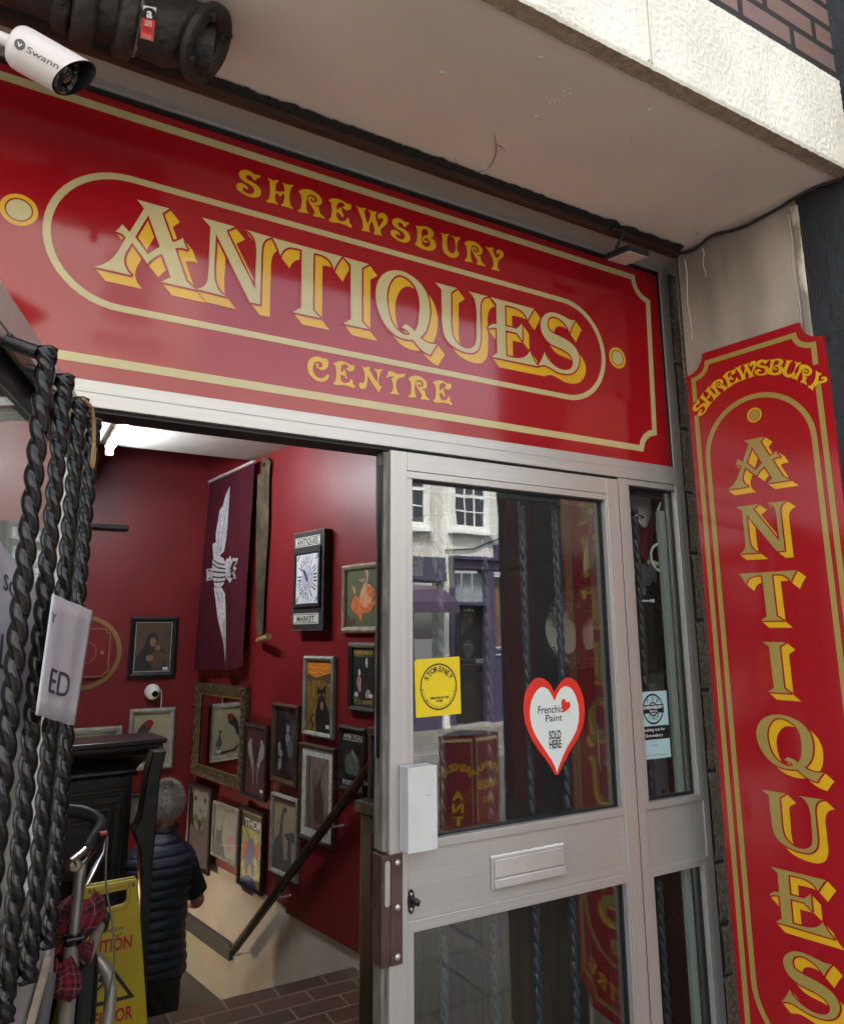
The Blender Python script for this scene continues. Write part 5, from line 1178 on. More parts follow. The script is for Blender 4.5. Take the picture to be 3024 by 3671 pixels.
for h, s in zip(range(1, 13), 'I II III IV V VI VII VIII IX X XI XII'.split()):
    a = 2 * math.pi * h / 12; n_ = len(s)
    for j in range(n_):
        o = (j - (n_ - 1) / 2) * 0.055
        u0, v0 = CU + 0.20 * math.sin(a), CVv + 0.145 * math.cos(a); u1, v1 = CU + 0.315 * math.sin(a), CVv + 0.222 * math.cos(a)
        px_, py_ = math.cos(a) * o, -math.sin(a) * o * 0.62
        sl = 0.02 if s[j] in 'XV' else 0
        mb.flat(*stroke([(u0 + px_ - sl, v0 + py_), (u1 + px_ + sl, v1 + py_)], 0.016), cf, 0.0584)
        if sl: mb.flat(*stroke([(u0 + px_ + sl, v0 + py_), (u1 + px_ - sl, v1 + py_)], 0.010), cf, 0.0586)
for (cx, cz) in ((0.19, 0.73), (0.81, 0.73), (0.19, 0.305), (0.81, 0.305)):
    for k_ in range(5):
        q = [(cx + (0.012 + 0.008 * k_) * math.cos(t + k_) * 1.2, cz + (0.010 + 0.006 * k_) * math.sin(t + k_ * 1.3)) for t in [i * 0.5 for i in range(8)]]
        mb.flat(*stroke(q, 0.007), cf, 0.0584 + 0.0001 * k_)
mb.build('numerals', flatm('dial_ink', (0.06, 0.06, 0.07)), face, inv=False)
MB().prism([(CU + 0.185 * math.cos(t), CVv + 0.135 * math.sin(t)) for t in [2 * math.pi * i / 32 for i in range(32)]], cf, 0.0588, 0.0592).build('dial_centre', flatm('dial_lilac', (0.48, 0.46, 0.58)), face, inv=False)
mb = MB()
mb.flat(*stroke([(0.52, 0.488), (0.40, 0.60)], 0.035), cf, 0.0612); mb.flat(*stroke([(0.52, 0.488), (0.27, 0.672)], 0.018), cf, 0.0606); mb.prism([(0.505 + 0.022 * math.cos(t), 0.505 + 0.016 * math.sin(t)) for t in [2 * math.pi * i / 16 for i in range(16)]], cf, 0.0614, 0.0625)
mb.build('hands', M_ink, face, inv=False)
for (b0, b1, s) in ((0.845, 0.945, 'ANTIQUES'), (0.06, 0.165, 'MARKET')):
    pl_ = MB().prism(ringq(0.07, 0.90, b0, b1), cf, 0.0555, 0.060).build('name_plate', M_enam, cr_, bevel=0.0015)
    mb = MB(); put_text(mb, s, cf, 0.485, b0 + 0.024, 0.70 if len(s) > 6 else 0.58, 0.056, 0.0604, bold=0.03)
    mb.flat(*stroke(ringq(0.10, 0.87, b0 + 0.012, b1 - 0.012), 0.007, True), cf, 0.0604); mb.build('lettering', M_ink, pl_, inv=False)

# flag on its pole (hangs just off the wall) with winged parachute and crown emblem
FQ = ((-3.8355, 2.7128), (-3.1359, 2.7404), (-3.1797, 1.3888), (-3.9047, 1.3422))
flg = thing('wall_flag', 'maroon cloth flag with a white winged parachute and crown hanging beside the long saw', 'flag', fr_side(FQ[0][0], FQ[3][1], 0.05))
def fr_flag(u, v, d):
    a = (lerp(FQ[3][0], FQ[2][0], u), lerp(FQ[3][1], FQ[2][1], u)); c = (lerp(FQ[0][0], FQ[1][0], u), lerp(FQ[0][1], FQ[1][1], u))
    w = (1 - v)
    dd = 0.055 + d + 0.016 * math.sin(u * 8.5 + 0.8) * (0.15 + w) + 0.008 * math.sin(u * 19 + v * 3) * w
    return fr_side(lerp(a[0], c[0], v), lerp(a[1], c[1], v) + 0.012 * math.sin(u * 7) * w ** 4, dd)
mb = MB(); vs = []; fsx = []
for j in range(41):
    for i in range(25): vs.append(fr_flag(i / 24, j / 40, 0))
for j in range(40):
    for i in range(24): fsx.append((j * 25 + i, j * 25 + i + 1, (j + 1) * 25 + i + 1, (j + 1) * 25 + i))
mb.add(vs, fsx); fo = mb.build('cloth', pbr('maroon_cloth', (0.062, 0.009, 0.017), 0.9, spec=0.1, var=0.15, vscale=8, bump=0.2, bscale=200), flg, smooth='all')
mb = MB(); mb.tube([fr_side(FQ[0][0] - 0.01, FQ[0][1] + 0.006, 0.06), fr_side(FQ[1][0] + 0.01, FQ[1][1] + 0.006, 0.06)], 0.011, 10); mb.build('pole', pbr('pale_pole', (0.42, 0.37, 0.34), 0.6), flg, smooth=True)
FEM = {'wing_up': ((0.4862, 0.9325), (0.4902, 0.8762), (0.4792, 0.8031), (0.475, 0.7205), (0.4561, 0.6488), (0.4319, 0.5959), (0.3763, 0.5815), (0.2366, 0.5727), (0.1913, 0.6502), (0.2647, 0.6541), (0.2554, 0.7106), (0.2799, 0.7647), (0.2961, 0.8195), (0.3591, 0.8419), (0.4047, 0.8938)), 'chute': ((0.2185, 0.5647), (0.2763, 0.5774), (0.3572, 0.5783), (0.4306, 0.5596), (0.4789, 0.5292), (0.4974, 0.492), (0.492, 0.4565), (0.4616, 0.427), (0.407, 0.4121), (0.3041, 0.4222), (0.2748, 0.4511), (0.234, 0.4901), (0.2221, 0.5276)), 'box': ((0.1065, 0.5238), (0.2202, 0.5203), (0.2476, 0.46), (0.1277, 0.4595)), 'wing_dn': ((0.2849, 0.4187), (0.427, 0.411), (0.4958, 0.3761), (0.523, 0.3217), (0.5534, 0.2414), (0.5971, 0.1531), (0.6238, 0.0837), (0.6257, 0.0368), (0.5837, 0.0676), (0.5284, 0.1293), (0.4603, 0.1924), (0.3918, 0.2655), (0.3498, 0.3388)), 'crown': ((0.4682, 0.5389), (0.5029, 0.5547), (0.5627, 0.5488), (0.5861, 0.5615), (0.6266, 0.5534), (0.6542, 0.5354), (0.6973, 0.5431), (0.7996, 0.5343), (0.7728, 0.5098), (0.7387, 0.4989), (0.7796, 0.4831), (0.7381, 0.4726), (0.7846, 0.4348), (0.706, 0.4394), (0.6764, 0.4245), (0.6239, 0.424), (0.5813, 0.4406), (0.5256, 0.4474), (0.4907, 0.4611)), 'line1': ((0.2396, 0.5633), (0.3493, 0.5377), (0.4722, 0.5251)), 'line2': ((0.226, 0.5411), (0.3563, 0.5145), (0.4908, 0.5014)), 'line3': ((0.2337, 0.5039), (0.3633, 0.4913), (0.5, 0.4829)), 'line4': ((0.2426, 0.4758), (0.3717, 0.4636), (0.4986, 0.4606)), 'line5': ((0.268, 0.4469), (0.3786, 0.4407), (0.4814, 0.4393)), 'line6': ((0.4642, 0.8973), (0.4355, 0.7885), (0.4331, 0.6597)), 'line7': ((0.4519, 0.8426), (0.396, 0.7178), (0.3707, 0.6002)), 'line8': ((0.3315, 0.7976), (0.3244, 0.6866), (0.3144, 0.5858)), 'line9': ((0.3533, 0.3925), (0.4851, 0.2793), (0.6051, 0.0841)), 'linea': ((0.4338, 0.3882), (0.5163, 0.278), (0.592, 0.1446)), 'lineb': ((0.5068, 0.5409), (0.6282, 0.5194), (0.5749, 0.505), (0.6751, 0.4853), (0.5824, 0.4778), (0.6644, 0.4551), (0.5314, 0.4542)), 'linec': ((0.681, 0.5336), (0.7119, 0.4874), (0.7149, 0.4477)), 'lined': ((0.1439, 0.5122), (0.2028, 0.5104), (0.2162, 0.4682), (0.158, 0.4688))}
mb = MB(); ml = MB()
for key in FEM:
    pts = FEM[key]
    if key.startswith('line'): continue
    mb.prism([tuple(q) for q in pts], fr_flag, 0.0035, 0.0042)
em = mb.build('emblem', flatm('emblem_white', (0.50, 0.48, 0.49), 0.8), flg)
for key in FEM:
    if key.startswith('line'):
        ml.flat(*stroke([tuple(q) for q in FEM[key]], 0.008), fr_flag, 0.0058)
ml.build('emblem_line', flatm('emblem_line', (0.03, 0.02, 0.03)), em, inv=False)

# long two-man saw
swt = thing('hand_saw', 'long rusty two-handed saw hanging upright on the red wall', 'saw', fr_side(-3.01402, 1.55586, 0.03))
SO = ((-3.0702, 2.7631), (-2.9961, 2.7492), (-2.9507, 2.7167), (-2.961, 2.5929), (-2.9456, 2.2739), (-2.9683, 1.877), (-2.9701, 1.5888), (-3.0354, 1.5889), (-3.0596, 1.6558), (-3.0822, 1.9397), (-3.1127, 2.2926), (-3.119, 2.6553), (-3.0743, 2.6539), (-3.0795, 2.7219))
loop = []
for i in range(len(SO)):
    p_, q_ = SO[i], SO[(i + 1) % len(SO)]
    loop.append(p_)
    if 8 <= i <= 10:
        n_ = 28
        for j in range(1, n_): loop.append((lerp(p_[0], q_[0], j / n_) - (0.006 if j % 2 else 0), lerp(p_[1], q_[1], j / n_)))
MB().prism(loop, fr_side, 0.032, 0.036).build('blade', pbr('rusty_steel', (0.085, 0.062, 0.035), 0.6, metal=0.3, var=0.5, vscale=10, bump=0.2), swt)
mb = MB(); H0, H1 = (-3.0144, 1.5614), (-2.7689, 1.5865)
mb.tube([fr_side(*H0, 0.04), fr_side(*H1, 0.10)], [0.017, 0.019], 12); mb.build('handle', pbr('worn_handle_wood', (0.30, 0.20, 0.09), 0.6, var=0.3, vscale=25), swt, smooth=True)
mb = MB(); mb.lathe([(0.016, 0), (0.016, 0.006), (0.008, 0.008), (0.001, 0.008)], fr_side(*(-3.0342, 2.7077), 0.036), -S_N.normalized() if False else (-B_N), 14); mb.build('rivet', M_black_iron, swt)

# handrail down the stairs
hr = thing('handrail', 'dark wooden handrail running down the stairs on white brackets', 'handrail', (1.4301, 3.0552, -0.2414))
HA, HB = Vector((1.6558, 1.7175, 0.9518)), Vector((1.4236, 3.0343, -0.229))
mb = MB(); dv = (HA - HB); pts = [HB + dv * (i / 20 * 1.35) for i in range(21)]
mb.tube(pts, 0.026, 14, prof=lambda a: 1.0 if math.sin(a) > -0.3 else 0.86); mb.build('rail', pbr('dark_stained_rail', (0.045, 0.022, 0.012), 0.32, var=0.5, vscale=9, bump=0.1), hr, smooth=True)
for t_ in (0.04, 0.40, 0.78, 0.985):
    c_ = HB + dv * t_; w_ = c_ + B_N * (0.088 if t_ > .3 else 0.10)
    mb = MB(); mb.tube([c_ + Vector((0, 0, -0.022)), c_ + Vector((0, 0, -0.05)), w_ + Vector((0, 0, -0.055))], 0.006, 8); mb.lathe([(0.026, 0), (0.026, 0.006), (0.012, 0.010), (0.001, 0.011)], w_ + Vector((0, 0, -0.055)) - B_N * 0.001, -B_N, 16)
    mb.build('bracket', pbr('white_bracket', (0.62, 0.61, 0.58), 0.4, var=0.3, vscale=40), hr, smooth=True)

# wall camera, fluorescent tube, shield sign, black bar
dc = (1.0381, 1.2084)
cm = thing('dome_camera', 'small white dome camera on the red back wall below the icon picture', 'camera', (dc[0], WALL_Y, dc[1]))
mb = MB(); mb.lathe([(0.052, 0), (0.054, 0.012), (0.053, 0.02), (0.047, 0.045), (0.034, 0.065), (0.015, 0.076), (0.001, 0.078)], (dc[0], WALL_Y, dc[1]), (0.06, -1, -0.06), 28); mb.build('body', M_white, cm, smooth='all')
mb = MB(); mb.lathe([(0.021, 0), (0.022, 0.01), (0.018, 0.014), (0.001, 0.015)], (dc[0] + 0.008, WALL_Y - 0.066, dc[1] - 0.010), (0.12, -1, -0.15), 20); mb.build('lens', pbr('black_lens', (0.006, 0.006, 0.008), 0.08), cm, smooth=True)
mb = MB(); mb.tube([(dc[0] + 0.045, WALL_Y - 0.012, dc[1] + 0.02), (dc[0] + 0.062, WALL_Y - 0.008, dc[1] + 0.005), (dc[0] + 0.068, WALL_Y - 0.006, dc[1] - 0.05), (dc[0] + 0.067, WALL_Y - 0.006, dc[1] - 0.13)], 0.0035, 8); mb.build('cable', M_white, cm, smooth=True)
ft = thing('fluorescent_light', 'bare fluorescent strip light on the ceiling just inside the door', 'light', (0.54, 2.5, 2.785))
MB().box(0.515, 0.575, 1.93, 3.16, 2.745, 2.784).box(0.522, 0.568, 3.122, 3.15, 2.695, 2.7445).box(0.522, 0.568, 1.94, 1.968, 2.695, 2.7445).build('housing', M_white, ft, bevel=0.004)  # far end block made large to hold the tube's light off the back wall
mb = MB(); mb.tube([(0.545, 1.97, 2.722), (0.545, 3.12, 2.722)], 0.013, 14); mb.build('tube', emit('tube_glow', (0.88, 0.94, 1.0), 42.0), ft, smooth=True)
shd = thing('shield_sign', 'dark red panel with gold outline over a gold ring on the back wall', 'sign', (0.5635, 3.923, 1.48))
q0 = ((0.4236, 1.6533), (0.7461, 1.6338), (0.7577, 1.3149), (0.4531, 1.3011))
x0, x1, zt, zb = q0[0][0], q0[1][0], q0[0][1], q0[2][1]
rcorner = lambda x0, x1, zb, zt, r: arc(x0, zt, r, -90, 0, 5) + arc(x1, zt, r, 180, 270, 5) + arc(x1, zb, r, 90, 180, 5) + arc(x0, zb, r, 0, 90, 5)
MB().prism(rcorner(x0, x1, zb, zt, 0.03), fr_back, 0.006, 0.016).build('panel', pbr('crest_red', (0.17, 0.008, 0.014), 0.4), shd)
v, f = stroke(rcorner(x0 + 0.01, x1 - 0.01, zb + 0.01, zt - 0.01, 0.03), 0.008, True); MB().flat(v, f, fr_back, 0.017).build('gold_line', pbr('dull_gold', (0.25, 0.16, 0.05), 0.45, metal=0.3), shd)
cxm, czm = lerp(x0, x1, 0.48), lerp(zb, zt, 0.5)
v, f = stroke(disc(cxm, czm, 0.075, 40), 0.006, True); MB().flat(v, f, fr_back, 0.017).build('gold_line', MATS['dull_gold'], shd)
MB().flat(disc(lerp(x0, x1, 0.83), czm, 0.014), [tuple(range(32))], fr_back, 0.0175).build('gold_dot', MATS['dull_gold'], shd)
v, f = stroke(disc(cxm - 0.01, czm, 0.235, 64), 0.03, True); MB().flat(v, f, fr_back, 0.004).build('gold_ring', MATS['dull_gold'], shd)
bb = ((0.5412, 2.3556), (0.7992, 2.3486))
tag(MB().box(bb[0][0] - 0.3, bb[1][0], WALL_Y - 0.05, WALL_Y - 0.001, bb[1][1] - 0.012, bb[1][1] + 0.018).build('wall_batten', pbr('dark_batten', (0.012, 0.010, 0.012), 0.6), None, bevel=0.006), 'dark horizontal batten high on the dim back wall', 'batten')

# ---------------------------------------------------------------- wooden cabinet by the door, with a blue box on it
CP = Vector((1.19, 0.80, 0))
def fr_cab(a, d, z): p = CP + B_U * a + B_N * d; return (p.x, p.y, z)
M_oak = pbr('dark_oak', (0.060, 0.036, 0.018), 0.42, var=0.5, vscale=10, stretch=(4, 4, 0.4), bump=0.1)
cb = thing('sideboard', 'dark carved wooden cupboard just inside the door, at the door edge', 'cupboard', fr_cab(0.3, 0.2, 0))
b = MB(); b.box(0.0, 0.66, 0.015, 0.40, 0.0, 0.985, fr_cab); b.build('carcass', M_oak, cb, bevel=0.004)
b = MB(); b.box(-0.02, 0.68, -0.02, 0.42, 0.99, 1.03, fr_cab); b.build('top', M_oak, cb, bevel=0.008)
b = MB()
b.box(0.0, 0.06, -0.004, 0.014, 0.02, 0.985, fr_cab).box(0.0605, 0.60, -0.004, 0.014, 0.70, 0.735, fr_cab).box(0.0605, 0.60, -0.004, 0.014, 0.93, 0.985, fr_cab).box(0.60, 0.66, -0.004, 0.014, 0.02, 0.985, fr_cab)
b.build('face_frame', M_oak, cb, bevel=0.004)
for (a0, a1) in ((0.085, 0.325), (0.345, 0.585)):
    b = MB(); b.box(a0, a1, -0.002, 0.013, 0.755, 0.91, fr_cab)
    cx, cz = (a0 + a1) / 2, 0.832
    for rr_ in (0.065, 0.042, 0.02):
        b.tube([fr_cab(cx + rr_ * 1.3 * math.cos(t), -0.004, cz + rr_ * math.sin(t)) for t in [2 * math.pi * i / 24 for i in range(25)]], 0.008, 8)
    b.build('carved_panel', M_oak, cb, smooth=True)
b = MB(); b.box(0.09, 0.32, 0.0, 0.013, 0.08, 0.66, fr_cab).box(0.13, 0.28, -0.006, 0.0, 0.13, 0.61, fr_cab); b.build('cupboard_door', M_oak, cb, bevel=0.006)
MB().lathe([(0.012, 0), (0.010, 0.012), (0.014, 0.02), (0.001, 0.026)], fr_cab(0.30, 0.0, 0.40), -B_N, 14).build('knob', pbr('old_brass', (0.25, 0.17, 0.06), 0.35, metal=0.9), bpy.data.objects['cupboard_door'], smooth=True, inv=False)
vx = thing('wooden_box', 'tall dark blue box with a wooden rim standing on the cupboard beside the door edge', 'box', fr_cab(0.05, 0.03, 1.031))
b = MB(); b.box(0.02, 0.30, 0.03, 0.16, 1.032, 1.245, fr_cab); b.build('blue_body', pbr('navy_lacquer', (0.010, 0.018, 0.045), 0.3), vx, bevel=0.004)
b = MB(); b.box(0.005, 0.315, 0.015, 0.175, 1.246, 1.272, fr_cab).box(0.005, 0.019, 0.02, 0.17, 1.032, 1.245, fr_cab); b.build('wood_rim', F_brown, vx, bevel=0.004)
cu_ = thing('ornament', 'small cream ornament on the cupboard in front of the blue box', 'ornament', fr_cab(0.03, -0.0, 1.031))
MB().lathe([(0.018, 0), (0.024, 0.01), (0.012, 0.03), (0.022, 0.055), (0.024, 0.075), (0.012, 0.09), (0.001, 0.092)], fr_cab(0.16, 0.0, 1.031), 'Z', 18).build('body', pbr('cream_china', (0.6, 0.58, 0.48), 0.25), cu_, smooth=True)

# ---------------------------------------------------------------- black fire surround at the left
fp = thing('mantelpiece', 'black carved fire surround with a moulded shelf at the left inside the door', 'fireplace', (0.3, 1.9, 0))
M_bk = pbr('black_wood', (0.011, 0.011, 0.012), 0.38, var=0.4, vscale=14, stretch=(0.5, 2, 2), bump=0.08, bscale=30)
tq = R(5)
def fm_(x, y, z):       # slight turn about the right end
    dx, dy = x - 0.74, y - 1.9
    return (0.74 + dx * math.cos(tq) - dy * math.sin(tq), 1.9 + dx * math.sin(tq) + dy * math.cos(tq), z)
b = MB(); b.box(-0.75, 0.735, 1.86, 2.12, 1.128, 1.150, fm_).box(-0.75, 0.722, 1.872, 2.12, 1.112, 1.1275, fm_); b.build('shelf', pbr('dark_shelf', (0.022, 0.014, 0.014), 0.28, var=0.3), fp, bevel=0.005)
# cornice with a return at the right end, swept round
prof = [(0.0, 1.112), (-0.002, 1.09), (-0.020, 1.075), (-0.045, 1.055), (-0.066, 1.025), (-0.070, 1.015), (-0.064, 1.005), (-0.070, 0.995), (-0.078, 0.992)]
b = MB(); vs = []; fs = []
for o, z in prof:
    vs += [fm_(-0.75, 1.875 - o, z), fm_(0.70 + o, 1.875 - o, z), fm_(0.70 + o, 2.1, z)]
for i in range(len(prof) - 1):
    for j in range(2): fs.append((i * 3 + j, i * 3 + j + 1, (i + 1) * 3 + j + 1, (i + 1) * 3 + j))
b.add(vs, fs).build('cornice', M_bk, fp, smooth=True, angle=60)
b = MB()
for i in range(46):
    x = -0.72 + i * 0.03; c_ = fm_(x, 1.940, 0.999)
    b.lathe([(0.001, -0.007), (0.008, -0.004), (0.010, 0), (0.008, 0.004), (0.001, 0.007)], c_, 'X', 8)
b.build('bead_moulding', M_bk, fp, smooth=True)
tag(bpy.data.objects['bead_moulding'], kind='stuff')
b = MB(); b.box(-0.75, 0.620, 1.953, 2.10, 0.60, 0.99, fm_); b.box(-0.75, 0.620, 1.953, 2.10, 0.0, 0.0005, fm_)
b.build('frieze', M_bk, fp)
b = MB()
for i, (rx, zt, yy) in enumerate(((0.612, 0.945, 1.943), (0.575, 0.915, 1.936), (0.555, 0.895, 1.945), (0.53, 0.872, 1.938), (0.50, 0.845, 1.947), (0.475, 0.825, 1.940))):
    w_ = 0.016 if i != 1 else 0.028
    b.box(-0.75, rx, yy, 1.953, zt - w_, zt, fm_); b.box(rx - w_, rx, yy, 1.953, 0.0, zt - w_ - 0.0005, fm_)
b.build('nested_moulding', M_bk, fp, bevel=0.003)
b = MB(); b.box(0.50, 0.620, 1.9535, 2.10, 0.0, 0.599, fm_); b.build('jamb', M_bk, fp)
b = MB(); b.box(-0.75, 0.499, 2.05, 2.10, 0.0, 0.6, fm_); b.build('back_board', pbr('sooty_black', (0.005, 0.005, 0.005), 0.8), fp)
cl_ = [(0.717, 1.110), (0.714, 1.095), (0.703, 1.04), (0.695, 0.983), (0.692, 0.798), (0.688, 0.617), (0.690, 0.35), (0.699, 0.004), (0.640, 0.004), (0.652, 0.35), (0.652, 0.55), (0.634, 0.72), (0.607, 0.785), (0.602, 0.80), (0.618, 0.822), (0.630, 0.86), (0.638, 0.952), (0.646, 1.04), (0.662, 1.110)]
b = MB(); b.prism(cl_, lambda a, z, d: (a, 1.80 - d, z), -0.045, 0.045); b.build('curved_corbel', M_bk, fp, bevel=0.006)
cb_ = bpy.data.objects['curved_corbel']
b = MB(); eg = [(0.6595, 1.111), (0.644, 1.04), (0.636, 0.952), (0.628, 0.86), (0.616, 0.822), (0.600, 0.80)]
vs = []; fs = []
for i, (x, z) in enumerate(eg): vs += [(x - 0.001, 1.756, z), (x - 0.0012, 1.846, z)]
for i in range(len(eg) - 1): fs.append((2 * i, 2 * i + 1, 2 * i + 3, 2 * i + 2))
b.add(vs, fs).build('bare_edge', pbr('bare_brown_wood', (0.14, 0.085, 0.03), 0.6, var=0.3, vscale=20), cb_, inv=False)

# ---------------------------------------------------------------- wet floor sign
wf = thing('caution_sign', 'yellow folding caution wet floor sign in front of the black fire surround', 'sign', (0.5, 1.45, 0))
M_plas = pbr('yellow_plastic', (0.52, 0.40, 0.012), 0.38, var=0.12, vscale=7)
def fr_wf(a, z, d): return (a, 1.5 - 0.10 * (0.69 - z) - d, z)
def fr_wb(a, z, d): return (a, 1.52 + 0.22 * (0.69 - z) + d, z)
hole = [(0.434, 0.655), (0.545, 0.662), (0.545, 0.628), (0.537, 0.616), (0.443, 0.606), (0.434, 0.615)]
out_ = [(0.402, 0.690), (0.575, 0.693), (0.582, 0.686), (0.668, 0.0), (0.600, 0.0), (0.585, 0.06), (0.40, 0.06), (0.385, 0.0), (0.318, 0.0), (0.394, 0.683)]
def plate(loops, fr, d0, d1, mb):
    v, f = tess(loops); n = len(v)
    mb.add([fr(x, z, d1) for x, z in v] + [fr(x, z, d0) for x, z in v], [t for t in f] + [tuple(i + n for i in t[::-1]) for t in f])
    o = 0
    for lp in loops:
        m = len(lp); base = len(mb.v) - 2 * n + o
        mb.f += [(base + i, base + (i + 1) % m, base + n + (i + 1) % m, base + n + i) for i in range(m)]; o += m
b = MB(); plate([out_, hole], fr_wf, 0.0, 0.014, b); b.build('front_leaf', M_plas, wf, bevel=0.004)
b = MB(); plate([out_, [(0.415, 0.655), (0.565, 0.66), (0.575, 0.52), (0.405, 0.52)]], fr_wb, 0.0, 0.012, b); b.build('rear_leaf', M_plas, wf, bevel=0.004)
b = MB()
v, f = stroke([(0.425, 0.668), (0.555, 0.676), (0.557, 0.622), (0.545, 0.600), (0.437, 0.590), (0.425, 0.605)], 0.005, True); b.prism([(0.36, 0.13), (0.625, 0.135), (0.625, 0.1375), (0.36, 0.1325)], fr_wf, 0.0141, 0.0155); b.flat(v, f, fr_wf, 0.0155)
b.build('raised_rib', pbr('yellow_plastic_rib', (0.40, 0.30, 0.01), 0.4), wf)
b = MB()
for x in (0.411, 0.417, 0.426, 0.431, 0.549, 0.555, 0.563, 0.568): b.prism([(x, 0.668), (x + 0.0035, 0.668), (x + 0.0035, 0.682), (x, 0.682)], fr_wf, 0.0142, 0.0150)
b.build('hinge_slot', K_black, wf)
M_rt = pbr('caution_red', (0.42, 0.02, 0.015), 0.45)
b = MB(); put_text(b, 'CAUTION', fr_wf, 0.477, 0.468, 0.19, 0.040, 0.0156, bold=0.03); put_text(b, 'WET FLOOR', fr_wf, 0.470, 0.240, 0.235, 0.042, 0.0156, bold=0.03); b.build('lettering', M_rt, wf)
b = MB()
tri = [(0.482, 0.442), (0.400, 0.306), (0.580, 0.310)]
v, f = stroke(tri, 0.012, True); b.flat(v, f, fr_wf, 0.0156)
b.prism(disc(0.474, 0.385, 0.011, 16), fr_wf, 0.0156, 0.016)
for q in ([(0.478, 0.372), (0.497, 0.350)], [(0.497, 0.350), (0.512, 0.368)], [(0.494, 0.352), (0.520, 0.335)], [(0.520, 0.335), (0.528, 0.322)], [(0.480, 0.37), (0.460, 0.352)], [(0.486, 0.366), (0.492, 0.386)]):
    b.flat(*stroke(q, 0.008), fr_wf, 0.0162)
put_text(b, 'antico', fr_wf, 0.500, 0.530, 0.075, 0.016, 0.0156, slant=0.2)
v, f = stroke([(0.508, 0.518), (0.52, 0.512), (0.535, 0.52)], 0.003); b.flat(v, f, fr_wf, 0.0156)
b.build('black_print', M_ink, wf)

# ---------------------------------------------------------------- walking frame with a tartan scarf
ro = thing('rollator', 'grey metal walking frame with black grips and a brake cable by the open door', 'walking frame', (0.29, 0.7, 0))
M_tube = pbr('grey_beige_tube', (0.36, 0.34, 0.29), 0.35, metal=0.3, var=0.1)
M_st = pbr('worn_steel_tube', (0.42, 0.40, 0.38), 0.32, metal=0.75, var=0.2, vscale=20)
M_rub = pbr('black_grip', (0.015, 0.015, 0.016), 0.55, bump=0.1, bscale=300)
Y0 = 0.7
def P3(l, y=Y0): return [(q[0], q[2] if len(q) > 2 else y, q[1]) for q in l]
b = MB(); b.tube(P3([(0.2845, 0.985), (0.281, 0.79)]), 0.0155, 14); b.build('upper_tube', M_st, ro, smooth=True)
b = MB(); b.tube(P3([(0.281, 0.80), (0.2785, 0.66), (0.277, 0.45), (0.276, 0.02)]), 0.0215, 16); b.build('lower_tube', M_tube, ro, smooth=True)
b = MB(); b.tube(P3([(0.281, 0.806), (0.281, 0.780)]), 0.026, 16); b.tube(P3([(0.262, 0.795, Y0 - 0.02), (0.305, 0.795, Y0 - 0.02)]), 0.008, 10); b.build('clamp', M_black_iron, ro, smooth=True)
b = MB(); b.tube(P3([(0.255, 0.985, Y0 - 0.03), (0.285, 0.995, Y0), (0.305, 1.005, Y0 + 0.03)]), [0.019, 0.021, 0.019], 16); b.lathe([(0.016, 0), (0.016, 0.003), (0.001, 0.0035)], (0.268, Y0 - 0.036, 0.985), (-0.3, -1, 0.0), 18); b.build('handle_joint', M_chrome, ro, smooth=True)
MB().lathe([(0.013, 0), (0.001, 0.0015)], (0.2668, Y0 - 0.040, 0.985), (-0.3, -1, 0), 18).build('end_cap', pbr('cap_sand', (0.42, 0.33, 0.24), 0.4), ro)
b = MB(); b.tube(P3([(0.300, 1.008, Y0 + 0.02), (0.318, 1.026, Y0 + 0.05), (0.338, 1.047, Y0 + 0.08), (0.340, 1.062, Y0 + 0.10), (0.322, 1.074, Y0 + 0.12), (0.29, 1.086, Y0 + 0.14), (0.25, 1.090, Y0 + 0.16), (0.19, 1.085, Y0 + 0.17)]), [0.018, 0.021, 0.020, 0.017, 0.018, 0.019, 0.019, 0.018], 14); b.build('foam_grip', M_rub, ro, smooth=True)
b = MB(); b.tube(P3([(0.346, 1.030, Y0 + 0.02), (0.340, 1.0, Y0), (0.318, 0.965, Y0 - 0.02), (0.300, 0.930, Y0 - 0.03)]), [0.005, 0.006, 0.008, 0.006], 10); b.build('brake_lever', M_chrome, ro, smooth=True)
MB().box(0.328, 0.348, Y0 + 0.0, Y0 + 0.02, 1.044, 1.053).build('brake_button', pbr('red_button', (0.4, 0.02, 0.02), 0.4), ro, bevel=0.002)
b = MB(); b.tube(P3([(0.350, 1.04, Y0 + 0.01), (0.349, 0.985), (0.352, 0.93), (0.362, 0.875), (0.377, 0.82), (0.3885, 0.755), (0.391, 0.70), (0.386, 0.655), (0.378, 0.61), (0.366, 0.55), (0.35, 0.48)]), 0.0028, 8); b.build('brake_cable', pbr('grey_cable', (0.16, 0.16, 0.16), 0.35), ro, smooth=True)
b = MB(); b.tube(P3([(0.316, 0.735, Y0 - 0.01), (0.345, 0.766, Y0 + 0.05), (0.372, 0.785, Y0 + 0.16)]), 0.0165, 14); b.build('cross_tube', M_tube, ro, smooth=True)
b = MB(); b.tube(P3([(0.362, 0.778, Y0 + 0.10), (0.372, 0.784, Y0 + 0.14)]), 0.0225, 16); b.build('tube_collar', M_rub, ro, smooth=True)
b = MB(); b.tube(P3([(0.345, 0.712, Y0 + 0.06), (0.362, 0.702, Y0 + 0.05), (0.382, 0.675, Y0 + 0.04), (0.392, 0.63, Y0 + 0.03), (0.390, 0.58, Y0 + 0.02), (0.380, 0.52), (0.37, 0.44), (0.365, 0.2), (0.364, 0.02)]), 0.0165, 14); b.build('bent_leg', M_tube, ro, smooth=True)
b = MB(); vs = []; fs = []
sp = [(0.322, 0.742), (0.335, 0.745), (0.347, 0.735), (0.352, 0.70), (0.354, 0.62), (0.354, 0.50), (0.35, 0.3)]
